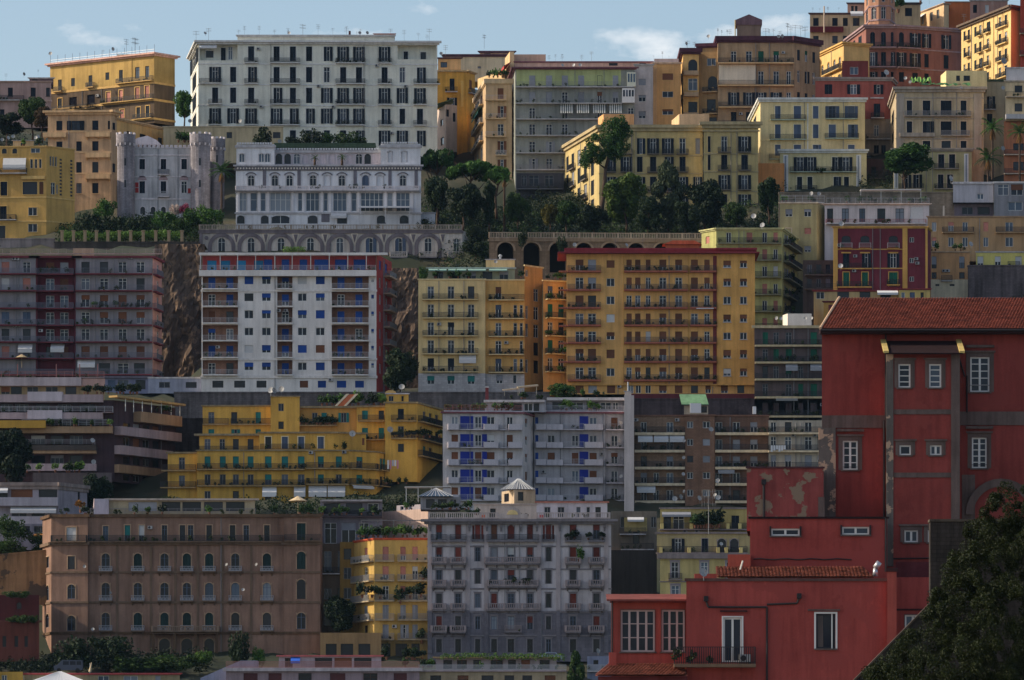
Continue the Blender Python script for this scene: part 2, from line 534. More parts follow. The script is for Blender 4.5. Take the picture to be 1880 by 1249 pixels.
    def recess(s, p0, p1, y0, y1, depth=1.4, m=None, name='loggia'):
        """deep open loggia cut into the wall; windows on its back wall go in with raised=True on the returned plane"""
        a, c, z0, z1 = s.u(p0), s.u(p1), s.z(y1), s.z(y0)
        s.holes.append((a, c, z0, z1, False, 0.01, False))
        b = MB(); e = 0.01
        b.quad((a, depth, z0), (c, depth, z0), (c, depth, z1), (a, depth, z1))
        b.quad((a, e, z0), (a, depth, z0), (a, depth, z1), (a, e, z1)); b.quad((c, depth, z0), (c, e, z0), (c, e, z1), (c, depth, z1))
        b.quad((a, e, z0), (c, e, z0), (c, depth, z0), (a, depth, z0)); b.quad((a, depth, z1), (c, depth, z1), (c, e, z1), (a, e, z1))
        s.put(name, b.mesh(name, m or s.blk['m']), 0, s.b.root.location.z * 0)
        f = Fac(s.b, s.blk, (s.A - s.n * depth), (s.B - s.n * depth), s.zt, s.zb)
        f.inside = True
        return f
    def awning(s, p0, p1, py, drop=1.6, out=1.2, m=None, name='awning', vert=False):
        a, c = s.u(p0), s.u(p1); w = c - a; b = MB(); t = 0.03
        if vert:
            b.box(0, w, -out - t, -out, -drop, 0)
        else:
            pts = [(0, 0), (-out, -drop * 0.6), (-out, -drop)]
            for (ya, za), (yb, zb) in zip(pts, pts[1:]):
                b.quad((0, ya, za), (0, yb, zb), (w, yb, zb), (w, ya, za)); b.quad((0, ya + t, za - t), (w, ya + t, za - t), (w, yb + t, zb - t), (0, yb + t, zb - t))
        return s.put(name, b.mesh(name, m or CLOTHW), a, s.z(py), 0.05)
    def aircon(s, px, py, u=None, z=None):
        def mk():
            b = MB(); b.box(-.38, .38, -.34, -.06, 0, .52); b.tube((-.1, -.345, .26), (-.1, -.36, .26), .2, n=10, mi=1)
            b.box(-.36, -.3, -.3, .02, -.1, 0, 1); b.box(.3, .36, -.3, .02, -.1, 0, 1)
            return b.mesh('air_conditioner', [vary('dull_white_casing', (.33, .33, .33), .3), DARKF])
        return s.put('air_conditioner', cached('ac', mk), s.u(px) if u is None else u, s.z(py) if z is None else z)
    def pipe(s, px, y0, y1, m=None, r=0.06):
        b = MB(); b.tube((0, -0.09, 0), (0, -0.09, s.z(y0) - s.z(y1)), r, n=6)
        return s.put('drainpipe', b.mesh('drainpipe', m or s.st.get('trim', SLAB)), s.u(px), s.z(y1))

class Bld:
    def __init__(s, name, label, Y, cat='building', group=None, px=None, py=None):
        s.Y = Y; s.blocks = []
        s.root = bpy.data.objects.new(name, None); col.objects.link(s.root)
        tag(s.root, label, cat, group); s.root.empty_display_size = 2
        s.has_loc = False
        BUILDINGS.append(s)
    def block(s, corners, top, bot, mat, depth=12.0, Y=None, cornice=None, st=None, roof=None, shrink=0.97, wallname='wall'):
        """corners: (photo column, distance) left to right along the seen faces; top, bot: photo rows at distance Y"""
        Y = Y or s.Y
        blk = dict(Y=Y, m=mat, st=dict(st or {}), name=wallname)
        zt, zb = PZ(top, Y), PZ(bot, Y)
        P = [Vector((PX(px, y), y)) for px, y in corners]
        if not s.has_loc:
            c = sum(P, Vector((0, 0))) / len(P); s.root.location = (c.x, c.y, zb); s.has_loc = True
        blk['P'], blk['zt'], blk['zb'] = P, zt, zb
        k0, k1 = 1 + depth / P[0].y, 1 + depth / P[-1].y
        B0, B1 = P[0] * k0, P[-1] * k1
        mid = (B0 + B1) / 2
        blk['back'] = [mid + (B1 - mid) * shrink, mid + (B0 - mid) * shrink]
        blk['fac'] = [Fac(s, blk, a, b, zt, zb) for a, b in zip(P, P[1:])]
        blk['roof'] = roof or ROOFM
        s.blocks.append(blk)
        if cornice: s.cornice(blk, *cornice)
        return blk['fac'] if len(blk['fac']) > 1 else blk['fac'][0]
    def cornice(s, blk, h=0.5, proud=0.5, m=None, up=0.0):
        for k, f in enumerate(blk['fac']):
            b = MB(); e = 0.004 * k
            b.box(-proud, f.L + proud, -proud, 0.1, -h * 0.5 + e, e + up)
            b.box(-proud * .5, f.L + proud * .5, -proud * .5, 0.05, -h + e, -h * 0.5 - 0.002 + e)
            f.put('cornice', b.mesh('cornice', m or blk['st'].get('trim', SLAB)), 0, f.zt + 0.01)
    def finish(s):
        r = s.root.location
        for blk in s.blocks:
            b = MB()
            for f in blk['fac']:
                for h in (list(f.holes) if 5 < len(f.holes) and s.Y > 600 else ()):
                    if RND.random() > .035 or h[3] - h[2] < 1.2: continue
                    u, z = h[1] + .95, h[2] + (h[3] - h[2]) * .75
                    if u < f.L - .8 and not any(u - .8 < q[1] and u + .8 > q[0] and z - .3 < q[3] and z + .9 > q[2] for q in f.holes): f.aircon(None, None, u, z)
                if len(f.holes) > 8 and s.Y > 600 and f.L > 9:
                    k = 0
                    for t in (RND.uniform(.2, .35), RND.uniform(.6, .8), .5, .42, .68):
                        u = f.L * t
                        if k < 2 and not any(q[0] - .35 < u < q[1] + .35 for q in f.holes):
                            k += 1; pb_ = MB(); pb_.tube((0, -.1, 0), (0, -.1, f.zt - f.zb - .4), .06, n=5, cap=False); f.put('drainpipe', pb_.mesh('drainpipe', GREYF), u, f.zb)
                us = sorted({0.0, f.L} | {h[0] for h in f.holes} | {h[1] for h in f.holes})
                zs = sorted({f.zb, f.zt} | {h[2] for h in f.holes} | {h[3] for h in f.holes})
                ui = {v: k for k, v in enumerate(us)}; zi = {v: k for k, v in enumerate(zs)}
                hole = np.zeros((len(us), len(zs)), bool)
                for h in f.holes: hole[ui[h[0]]:ui[h[1]], zi[h[2]]:zi[h[3]]] = True
                def P3(u, z, o=0.0):
                    p = f.A + f.d * u - f.n * o
                    return (p.x - r.x, p.y - r.y, z - r.z)
                for j in range(len(zs) - 1):
                    if zs[j] < f.zb - 1e-6 or zs[j + 1] > f.zt + 1e-6: continue
                    i = 0
                    while i < len(us) - 1:
                        if hole[i, j] or us[i] < -1e-6 or us[i + 1] > f.L + 1e-6: i += 1; continue
                        k = i
                        while k < len(us) - 1 and not hole[k, j]: k += 1
                        b.quad(P3(us[i], zs[j]), P3(us[k], zs[j]), P3(us[k], zs[j + 1]), P3(us[i], zs[j + 1])); i = k
                for (a, c, z0, z1, arch, rev, closed) in f.holes:
                    if rev < 0.05: continue
                    e = rev + 0.03
                    b.quad(P3(a, z0), P3(a, z1), P3(a, z1, e), P3(a, z0, e)); b.quad(P3(c, z0), P3(c, z0, e), P3(c, z1, e), P3(c, z1))
                    b.quad(P3(a, z0), P3(a, z0, e), P3(c, z0, e), P3(c, z0)); b.quad(P3(a, z1), P3(c, z1), P3(c, z1, e), P3(a, z1, e))
                    if closed: b.quad(P3(a, z0, rev * .6), P3(c, z0, rev * .6), P3(c, z1, rev * .6), P3(a, z1, rev * .6))
                    if arch:
                        pts = arc_pts(c - a, z1 - z0); m = (a + c) / 2; n = len(pts) // 2
                        for side, sl, cx_ in ((0, pts[:n + 1], a), (1, pts[n:], c)):
                            for (xa, za), (xb, zb) in zip(sl, sl[1:]):
                                b.poly([P3(cx_, z1), P3(m + xa, z0 + za), P3(m + xb, z0 + zb)])
                                b.quad(P3(m + xa, z0 + za), P3(m + xa, z0 + za, e), P3(m + xb, z0 + zb, e), P3(m + xb, z0 + zb))
            ring = [(p.x - r.x, p.y - r.y) for p in blk['P'] + blk['back']]
            n = len(blk['P'])
            zt, zb = blk['zt'] - r.z, blk['zb'] - r.z
            for k in range(n - 1, len(ring)):
                (xa, ya), (xb, yb) = ring[k], ring[(k + 1) % len(ring)]
                b.quad((xa, ya, zb), (xb, yb, zb), (xb, yb, zt), (xa, ya, zt))
            put(blk['name'], b.mesh('wall', blk['m']), s.root)
            rb = MB(); cx_ = sum(p[0] for p in ring) / len(ring); cy_ = sum(p[1] for p in ring) / len(ring)
            rb.poly([(x + (cx_ - x) * .004, y + (cy_ - y) * .004, zt - 0.02) for x, y in ring])
            put('roof', rb.mesh('roof', blk['roof']), s.root)

# ------------------------------------------------------------------ small roof things
def m_dish():
    def mk():
        b = MB(); n = 12; ring = []
        for r, y in ((0.0, 0.12), (0.28, 0.08), (0.5, 0.0)):
            ring.append([(r * cos(2 * pi * k / n), y, r * sin(2 * pi * k / n) + 0.9) for k in range(n)])
        for a, c in zip(ring, ring[1:]):
            for k in range(n):
                j = (k + 1) % n; b.quad(a[k], a[j], c[j], c[k])
        b.tube((0, .12, .9), (0, .2, .0), .035, n=5, mi=1); b.tube((0, 0.05, .45), (0, -.42, .82), .02, n=4, mi=1); b.box(-.05, .05, -.48, -.38, .78, .9, 1)
        return b.mesh('satellite_dish', [DISHW, AERIAL])
    return cached('dish', mk)
def dish(px, py, Y, where, r=0.0, size=1.0, dz=None):
    size *= 0.62 if size > .7 else 1
    o = put('satellite_dish', m_dish(), None, (PX(px, Y), Y, PZ(py, Y) - 0.9 * size), radians(RND.uniform(-50, 50)) if r == 0 else r, size)
    o.rotation_euler.x = radians(RND.uniform(-25, -5))
    return tag(o, 'small round satellite dish on ' + where, 'satellite dish', 'satellite dishes on ' + where)
def m_aerial(v):
    def mk():
        b = MB(); rr = random.Random(v); h = 2.2 + 0.5 * v
        b.tube((0, 0, -.3), (0, 0, h), .035, n=5)
        for k in range(2 + v % 2):
            z = h - 0.15 - 0.55 * k; a = rr.uniform(-.4, .4)
            b.tube((-.7 * cos(a), -.7 * sin(a), z), (.7 * cos(a), .7 * sin(a), z), .02, n=4)
            for q in range(6):
                t = -.6 + 1.2 * q / 5; x, y = t * cos(a), t * sin(a)
                b.tube((x + .28 * sin(a), y - .28 * cos(a), z), (x - .28 * sin(a), y + .28 * cos(a), z), .012, n=3, cap=False)
                b.tube((x, y, z - .22), (x, y, z + .22), .012, n=3, cap=False)
        return b.mesh('aerial', AERIAL)
    return cached(('aer', v), mk)
def aerial(px, py_top, py_base, Y, where, v=None):
    v = RND.randrange(4) if v is None else v
    h = PZ(py_top, Y) - PZ(py_base, Y)
    o = put('aerial', m_aerial(v), None, (PX(px, Y), Y, PZ(py_base, Y)), RND.uniform(-1, 1), h / (2.2 + .5 * v))
    return tag(o, 'thin metal television aerial on ' + where, 'aerial', 'television aerials on ' + where)

# ------------------------------------------------------------------ plants
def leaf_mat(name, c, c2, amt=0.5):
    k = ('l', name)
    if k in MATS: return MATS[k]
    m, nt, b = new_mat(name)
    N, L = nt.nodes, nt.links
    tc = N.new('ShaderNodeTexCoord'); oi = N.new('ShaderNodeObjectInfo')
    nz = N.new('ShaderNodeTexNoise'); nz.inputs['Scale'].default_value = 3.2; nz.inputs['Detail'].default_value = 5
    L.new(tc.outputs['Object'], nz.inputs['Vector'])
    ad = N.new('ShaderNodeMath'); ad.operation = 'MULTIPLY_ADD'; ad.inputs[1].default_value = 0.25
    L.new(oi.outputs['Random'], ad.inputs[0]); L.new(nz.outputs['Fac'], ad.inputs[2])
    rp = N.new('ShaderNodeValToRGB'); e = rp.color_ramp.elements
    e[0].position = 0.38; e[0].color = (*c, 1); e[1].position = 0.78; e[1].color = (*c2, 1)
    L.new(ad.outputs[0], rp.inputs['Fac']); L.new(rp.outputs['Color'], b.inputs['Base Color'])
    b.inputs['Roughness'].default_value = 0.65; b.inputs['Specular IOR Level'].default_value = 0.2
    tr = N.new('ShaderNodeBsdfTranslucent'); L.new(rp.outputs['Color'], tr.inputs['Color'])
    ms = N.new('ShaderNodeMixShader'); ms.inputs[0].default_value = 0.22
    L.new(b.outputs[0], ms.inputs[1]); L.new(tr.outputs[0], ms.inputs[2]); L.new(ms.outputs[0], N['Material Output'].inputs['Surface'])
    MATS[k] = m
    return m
LEAF = leaf_mat('broad_leaf', (0.008, 0.022, 0.007), (0.038, 0.078, 0.015))
LEAFP = leaf_mat('pine_needle', (0.010, 0.032, 0.008), (0.05, 0.12, 0.018))
LEAFL = leaf_mat('light_leaf', (0.035, 0.08, 0.014), (0.10, 0.19, 0.03))
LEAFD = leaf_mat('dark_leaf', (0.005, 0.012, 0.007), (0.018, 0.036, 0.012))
LEAFO = leaf_mat('rust_leaf', (0.10, 0.05, 0.012), (0.22, 0.10, 0.02))
PETAL = leaf_mat('pink_bougainvillea', (0.16, 0.015, 0.05), (0.30, 0.04, 0.09))
PETALW = leaf_mat('white_blossom', (0.35, 0.25, 0.22), (0.55, 0.5, 0.45))
BARK = stucco('3a2f28', 0.5)
POT = plain('terracotta', (0.14, 0.06, 0.035), 0.9)

def leaf_mesh(name, centers, radii, per, size, mat, seed=1, flat=1.0):
    """clumps of small leaf faces on and inside a set of balls"""
    g = np.random.default_rng(seed)
    C = np.asarray(centers, float); Rr = np.asarray(radii, float)
    n = len(C) * per
    ci = np.repeat(np.arange(len(C)), per)
    d = g.normal(size=(n, 3)); d /= np.linalg.norm(d, axis=1)[:, None]
    rad = Rr[ci] * (0.55 + 0.5 * g.random(n) ** 0.7)
    p = C[ci] + d * rad[:, None] * np.array([1, 1, flat])
    nn = d + 0.9 * g.normal(size=(n, 3)); nn /= np.linalg.norm(nn, axis=1)[:, None]
    t = np.cross(nn, g.normal(size=(n, 3))); t /= np.linalg.norm(t, axis=1)[:, None] + 1e-9
    bb = np.cross(nn, t)
    s = size * (0.6 + 0.8 * g.random(n))[:, None]
    V = np.stack([p - t * s, p + bb * s * 0.55, p + t * s, p - bb * s * 0.55], 1).reshape(-1, 3)
    me = bpy.data.meshes.new(name)
    me.vertices.add(n * 4); me.vertices.foreach_set('co', V.astype(np.float32).ravel())
    me.loops.add(n * 4); me.loops.foreach_set('vertex_index', np.arange(n * 4, dtype=np.int32))
    me.polygons.add(n); me.polygons.foreach_set('loop_start', np.arange(0, n * 4, 4, dtype=np.int32)); me.polygons.foreach_set('loop_total', np.full(n, 4, np.int32))
    me.materials.append(mat); me.update(calc_edges=True); me.validate()
    return me

def crown(kind, v, mat):
    def mk():
        rr = random.Random(v * 77 + len(kind)); C, Q = [], []
        if kind == 'broad':
            for k in range(34):
                a = rr.uniform(0, 2 * pi); z = rr.uniform(-0.8, 0.85); r = math.sqrt(max(0.05, 1 - z * z)) * rr.uniform(.2, .82)
                C.append((r * cos(a), r * sin(a), z * .82)); Q.append(rr.uniform(.2, .36))
            return leaf_mesh('crown', C, Q, 230, .07, mat, v)
        if kind == 'bush':
            for k in range(16):
                a = rr.uniform(0, 2 * pi); z = rr.uniform(0.05, 0.8); r = rr.uniform(.1, .75)
                C.append((r * cos(a), r * sin(a), z)); Q.append(rr.uniform(.22, .36))
            return leaf_mesh('foliage', C, Q, 90, .075, mat, v)
        if kind == 'pine':
            for k in range(40):
                a = rr.uniform(0, 2 * pi); r = math.sqrt(rr.random()) * .85
                C.append((r * cos(a), r * sin(a), .25 * (1 - r * r) + rr.uniform(-.06, .1))); Q.append(rr.uniform(.15, .27))
            return leaf_mesh('crown', C, Q, 200, .06, mat, v, 0.6)
        if kind == 'tall':
            for k in range(26):
                z = rr.uniform(-1, 1); a = rr.uniform(0, 2 * pi); r = (1 - abs(z) ** 1.7) * rr.uniform(.2, .62)
                C.append((r * cos(a), r * sin(a), z * .9)); Q.append(rr.uniform(.16, .3))
            return leaf_mesh('crown', C, Q, 230, .07, mat, v)
        if kind == 'pot':
            for k in range(5):
                a = rr.uniform(0, 2 * pi); C.append((.22 * cos(a), .22 * sin(a), rr.uniform(.15, .7))); Q.append(rr.uniform(.2, .32))
            return leaf_mesh('foliage', C, Q, 28, .13, mat, v)
    return cached(('cr', kind, v, mat.name), mk)

def trunk_mesh(h, r, seed, limbs=5, lean=0.0, spread=0.3):
    b = MB(); rr = random.Random(seed)
    pts = [Vector((lean * h * t * t + rr.uniform(-.03, .03) * h * (0 < t < 1), rr.uniform(-.02, .02) * h, h * t)) for t in (0, .25, .5, .75, 1)]
    for k, (p, q) in enumerate(zip(pts, pts[1:])):
        b.tube(p, q, r * (1 - .16 * k), r * (1 - .16 * (k + 1)), n=7, cap=(k in (0, 3)))
    for k in range(limbs):
        a = 2 * pi * k / limbs + rr.uniform(-.4, .4); s = pts[2 + k % 2]
        e = s + Vector((cos(a) * h * spread, sin(a) * h * spread, h * rr.uniform(.25, .42)))
        m = (s + e) / 2 + Vector((0, 0, -.03 * h))
        b.tube(s, m, r * .45, r * .32, n=5, cap=False); b.tube(m, e, r * .32, r * .12, n=5)
    return b.mesh('trunk', BARK, True)

def tree(name, label, kind, px, py_base, py_top, wpx, Y, mat=None, v=None, frac=0.62, lean=0.0, group=None):
    """tree with trunk and leafy crown; photo rows of foot and top, width of the crown in photo pixels"""
    v = RND.randrange(4) if v is None else v
    zb, zt = PZ(py_base, Y), PZ(py_top, Y); H = zt - zb; R_ = wpx / 2 * Y / F
    root = bpy.data.objects.new(name, None); col.objects.link(root); root.location = (PX(px, Y), Y, zb)
    tag(root, label, 'tree', group)
    ch = H * frac
    if kind == 'pine':
        put('crown', crown('pine', v, mat or LEAFP), root, (lean * H, 0, H - ch * .75), RND.uniform(0, 6), (R_, R_, ch * 1.5))
        put('trunk', trunk_mesh(H - ch * .5, .028 * H + .02, v + 5, 6, lean, .32), root)
    else:
        put('crown', crown(kind, v, mat or LEAF), root, (lean * H, 0, H - ch / 2), RND.uniform(0, 6), (R_, R_, ch / 2 * 1.05))
        put('trunk', trunk_mesh(H - ch * .45, .016 * H + .07, v + 9, 5, lean, .2), root)
    return root

def bush(label, px, py, wpx, hpx, Y, mat=None, group=None, name='shrub', v=None):
    R_ = wpx / 2 * Y / F; H = hpx * Y / F
    o = put(name, crown('bush', RND.randrange(5) if v is None else v, mat or LEAF), None, (PX(px, Y), Y, PZ(py, Y)), RND.uniform(0, 6), (R_, R_, H))
    return tag(o, label, 'shrub', group)

def palm(label, px, py_base, py_top, wpx, Y, group=None):
    zb, zt = PZ(py_base, Y), PZ(py_top, Y); R_ = wpx / 2 * Y / F; H = zt - zb - R_ * .75
    root = bpy.data.objects.new('palm_tree', None); col.objects.link(root); root.location = (PX(px, Y), Y, zb)
    tag(root, label, 'palm tree', group)
    b = MB()
    for k in range(8):
        b.tube((0, 0, H * k / 8), (0, 0, H * (k + 1) / 8), .28 - .008 * k, .24 - .008 * k, n=7)
    put('trunk', b.mesh('trunk', BARK), root)
    def mk(dead):
        b = MB(); rr = random.Random(5 + dead)
        for k in range(26 if not dead else 18):
            a = rr.uniform(0, 2 * pi); el = rr.uniform(-.2, 1.2) if not dead else rr.uniform(-1.4, -.9)
            p = Vector((0, 0, 0)); dv = Vector((cos(a) * cos(el), sin(a) * cos(el), sin(el))); side = Vector((-sin(a), cos(a), 0))
            for q in range(7):
                st = .17
                nx = p + dv * st; dv = (dv + Vector((0, 0, -.17))).normalized()
                wd = .16 * (1 - abs(q - 2.5) / 6)
                for sg in (-1, 1):
                    for e in (0.1, .55):
                        o_ = p + (nx - p) * e
                        b.quad(tuple(o_), tuple(o_ + (nx - p) * .35), tuple(o_ + (nx - p) * .75 + side * sg * wd + Vector((0, 0, -.07))), tuple(o_ + (nx - p) * .6 + side * sg * wd + Vector((0, 0, -.08))))
                p = nx
        return b.mesh('crown', LEAFO if dead else LEAFP)
    put('crown', cached('palm0', lambda: mk(0)), root, (0, 0, H), RND.uniform(0, 6), R_)
    put('dry_skirt', cached('palm1', lambda: mk(1)), root, (0, 0, H - .1), RND.uniform(0, 6), R_ * .75)
    return root

POTS = []
def potplant(px, py, Y, size, where, mat=None):
    POTS.append((size, px, py, Y, where, mat or RND.choice((LEAF, LEAFP, LEAFL, LEAF, LEAFD)), RND.randrange(4), RND.uniform(0, 6)))
def m_pot():
    b = MB(); b.tube((0, 0, 0), (0, 0, .26), .08, .12, n=8); return b.mesh('pot', POT)
def finish_pots(limit=285):
    """the largest potted plants stand as things; the rest, too small to pick apart, are one mass"""
    P = sorted(POTS, key=lambda q: -q[0])
    for size, px, py, Y, where, mat, v, rz in P[:limit]:
        root = bpy.data.objects.new('potted_plant', None); col.objects.link(root)
        root.location = (PX(px, Y), Y, PZ(py, Y)); tag(root, 'leafy potted plant standing on ' + where, 'potted plant', 'potted plants on ' + where)
        put('pot', cached('pot', m_pot), root, (0, 0, 0), 0, size)
        put('foliage', crown('pot', v, mat), root, (0, 0, .26 * size), rz, (size * (.85 + .1 * v), size, size * (.8 + .12 * ((v * 7) % 4))))
    C, Q = [], []
    for size, px, py, Y, where, mat, v, rz in P[limit:]:
        for k in range(3): C.append((PX(px, Y) + .2 * size * cos(rz + 2 * k), Y + .2 * size * sin(rz + 2 * k), PZ(py, Y) + size * (.3 + .25 * k))); Q.append(.26 * size)
    rr = random.Random(4)
    for x, y, z, size in GREENS:
        for k in range(2): C.append((x + rr.uniform(-.2, .2) * size, y + rr.uniform(-.1, .1), z + size * (.35 + .35 * k * rr.random()))); Q.append(.3 * size)
    if C:
        o = put('balcony_greenery', leaf_mesh('balcony_greenery', C, Q, 26, .12, leaf_mat('balcony_leaf', (.005, .011, .005), (.03, .05, .014)), 3)); tag(o, 'small greenery on many balconies', None, None, 'stuff')

# ------------------------------------------------------------------ hillside
TER = [
    (-600, [(0, -1), (500, 3), (820, 1370), (870, 1262), (900, 1205), (935, 1010), (960, 940), (1000, 760), (1020, 712), (1060, 600), (1100, 452), (1120, 440), (1150, 410), (1195, 240), (1250, 225), (2600, 900)]),
    (0, [(0, -1), (500, 3), (820, 1370), (870, 1262), (900, 1205), (935, 1010), (960, 940), (1000, 760), (1020, 712), (1060, 600), (1100, 452), (1120, 440), (1150, 410), (1195, 240), (1250, 225), (2600, 900)]),
    (300, [(0, -1), (500, 3), (820, 1370), (870, 1262), (900, 1200), (940, 935), (960, 912), (1000, 780), (1020, 724), (1058, 716), (1068, 480), (1098, 452), (1125, 405), (1140, 398), (1185, 275), (1250, 255), (2600, 900)]),
    (380, [(0, -1), (500, 3), (820, 1370), (870, 1262), (900, 1200), (940, 935), (960, 912), (1000, 780), (1020, 726), (1060, 660), (1098, 530), (1108, 440), (1126, 416), (1185, 275), (1250, 260), (2600, 900)]),
    (560, [(0, -1), (500, 3), (820, 1370), (870, 1262), (900, 1200), (940, 935), (960, 912), (1000, 780), (1020, 726), (1060, 660), (1098, 530), (1109, 430), (1126, 416), (1185, 275), (1250, 260), (2600, 900)]),
    (800, [(0, -1), (500, 3), (820, 1370), (870, 1262), (900, 1200), (945, 935), (1000, 780), (1020, 728), (1060, 720), (1072, 610), (1100, 525), (1109, 440), (1118, 425), (1145, 400), (1180, 330), (1250, 260), (2600, 900)]),
    (930, [(0, -1), (500, 3), (820, 1370), (870, 1262), (900, 1200), (950, 935), (1005, 775), (1020, 730), (1060, 640), (1080, 560), (1092, 515), (1098, 448), (1115, 430), (1140, 405), (1165, 388), (1180, 330), (1250, 250), (2600, 900)]),
    (1180, [(0, -1), (500, 3), (820, 1370), (870, 1262), (900, 1200), (950, 935), (1005, 775), (1020, 730), (1060, 620), (1080, 545), (1091, 510), (1096, 448), (1115, 434), (1140, 398), (1180, 290), (1250, 240), (2600, 900)]),
    (1410, [(0, -1), (500, 3), (820, 1370), (870, 1262), (900, 1150), (950, 940), (1005, 790), (1020, 740), (1060, 610), (1085, 500), (1130, 398), (1180, 260), (1250, 180), (2600, 900)]),
    (1880, [(0, -1), (500, 3), (820, 1370), (870, 1240), (900, 1110), (950, 910), (1000, 730), (1040, 560), (1075, 480), (1120, 400), (1180, 230), (1250, 150), (2600, 900)]),
    (2500, [(0, -1), (500, 3), (820, 1370), (870, 1240), (900, 1110), (950, 910), (1000, 730), (1040, 560), (1075, 480), (1120, 400), (1180, 230), (1250, 150), (2600, 900)]),
]
def _prof(lst, Y):
    def zz(q): return q[1] if q[0] <= 500 else PZ(q[1], q[0])
    if Y <= lst[0][0]: return zz(lst[0])
    for a, b in zip(lst, lst[1:]):
        if Y <= b[0]:
            t = (Y - a[0]) / (b[0] - a[0]); return zz(a) + (zz(b) - zz(a)) * t
    return zz(lst[-1])
def ground_z(px, Y):
    for (pa, la), (pb, lb) in zip(TER, TER[1:]):
        if px <= pb or pb == TER[-1][0]:
            t = max(0.0, min(1.0, (px - pa) / (pb - pa)))
            return _prof(la, Y) + (_prof(lb, Y) - _prof(la, Y)) * t
def build_ground():
    ys = [-60, 0, 100, 250, 400, 550, 700, 780, 820] + list(range(840, 1262, 5)) + [1300, 1400, 1600, 2000, 2600]
    pxs = list(range(-3000, -199, 400)) + list(range(-200, 2101, 25)) + list(range(2300, 5200, 400))
    b = MB(); g = np.random.default_rng(3); V = []
    for Y in ys:
        for px in pxs:
            z = ground_z(px, Y) if Y > 0 else -1.0
            if Y > 850: z += float(g.normal()) * 0.35 - 0.3
            Yx = max(Y, 250.0)
            V.append((PX(px, Yx), Y, z))
    n = len(pxs)
    b.v = V
    for j in range(len(ys) - 1):
        for i in range(n - 1):
            b.f.append((j * n + i, j * n + i + 1, (j + 1) * n + i + 1, (j + 1) * n + i)); b.m.append(0)
    m, nt, bs = new_mat('hillside_earth')
    N, L = nt.nodes, nt.links
    tc = N.new('ShaderNodeTexCoord')
    nz = N.new('ShaderNodeTexNoise'); nz.inputs['Scale'].default_value = 0.09; nz.inputs['Detail'].default_value = 8; nz.inputs['Roughness'].default_value = .65
    L.new(tc.outputs['Object'], nz.inputs['Vector'])
    rp = N.new('ShaderNodeValToRGB'); e = rp.color_ramp.elements
    e[0].position = .38; e[0].color = (.012, .022, .008, 1); e[1].position = .72; e[1].color = (.075, .055, .03, 1)
    q = e.new(.5); q.color = (.025, .03, .013, 1)
    L.new(nz.outputs['Fac'], rp.inputs['Fac'])
    sx = N.new('ShaderNodeSeparateXYZ'); L.new(tc.outputs['Object'], sx.inputs[0])                  # unseen built-up flat land before the hill, made pale to bounce light onto walls
    mr = N.new('ShaderNodeMapRange'); mr.inputs['From Min'].default_value = 800; mr.inputs['From Max'].default_value = 850; mr.inputs['To Min'].default_value = 1; mr.inputs['To Max'].default_value = 0
    L.new(sx.outputs['Y'], mr.inputs['Value'])
    mx = N.new('ShaderNodeMix'); mx.data_type = 'RGBA'; mx.inputs[7].default_value = (.17, .165, .15, 1)
    L.new(mr.outputs['Result'], mx.inputs[0]); L.new(rp.outputs['Color'], mx.inputs[6]); L.new(mx.outputs[2], bs.inputs['Base Color']); bs.inputs['Roughness'].default_value = .95
    o = put('hillside_terrain', b.mesh('hillside_terrain', m, True)); tag(o, kind='structure')
build_ground()

TUFF = stucco('5a4230', 0.7)
TUFFD = stucco('443a33', 0.4, patch='54463a', sc=2.2)
STONE = stucco('4c4a4e', 0.6, brick=0.7)
STONEL = stucco('6d6157', 0.6, brick=0.7)
def cliff(name, label, px0, px1, py0, py1, Y, mat, amp=1.6, back=6.0, seed=1):
    """rough rock face: a closed lump with a broken front"""
    g = np.random.default_rng(seed); b = MB(); nx, nz = 22, 34
    co = g.normal(size=(9, 9)); 
    def h(u, v):
        x, y = u * 7.99, v * 7.99; i, j = int(x), int(y); fx, fy = x - i, y - j
        c = co[i, j] * (1 - fx) * (1 - fy) + co[i + 1 if i < 8 else i, j] * fx * (1 - fy) + co[i, j + 1 if j < 8 else j] * (1 - fx) * fy + co[i + 1 if i < 8 else i, j + 1 if j < 8 else j] * fx * fy
        return c
    for j in range(nz + 1):
        v = j / nz
        for i in range(nx + 1):
            u = i / nx
            yy = Y + back * v - amp * h(u, v) - float(g.normal()) * .16
            b.v.append((PX(px0 + (px1 - px0) * u, Y) + float(g.normal()) * .12, yy, PZ(py1, Y) + (PZ(py0, Y) - PZ(py1, Y)) * v))
    for j in range(nz):
        for i in range(nx):
            a = j * (nx + 1) + i; b.f.append((a, a + 1, a + nx + 2, a + nx + 1)); b.m.append(0)
    k = len(b.v); n = nx + 1
    top = [nz * n + i for i in range(n)]
    for i in range(n):
        x, y, z = b.v[top[i]]; b.v.append((x, Y + back + 12, z + .2))
    for i in range(nx): b.f.append((top[i], top[i + 1], k + i + 1, k + i)); b.m.append(0)
    o = put(name, b.mesh(name, mat)); tag(o, kind='structure')
cliff('tuff_cliff', '', 283, 376, 446, 722, 1054, TUFFD, .45, 2.0, seed=2)
cliff('tuff_cliff', '', 692, 780, 490, 726, 1056, TUFFD, .45, 2.0, seed=5)
cliff('tuff_cliff', '', 745, 830, 812, 925, 985, TUFFD, amp=1.0, seed=8)

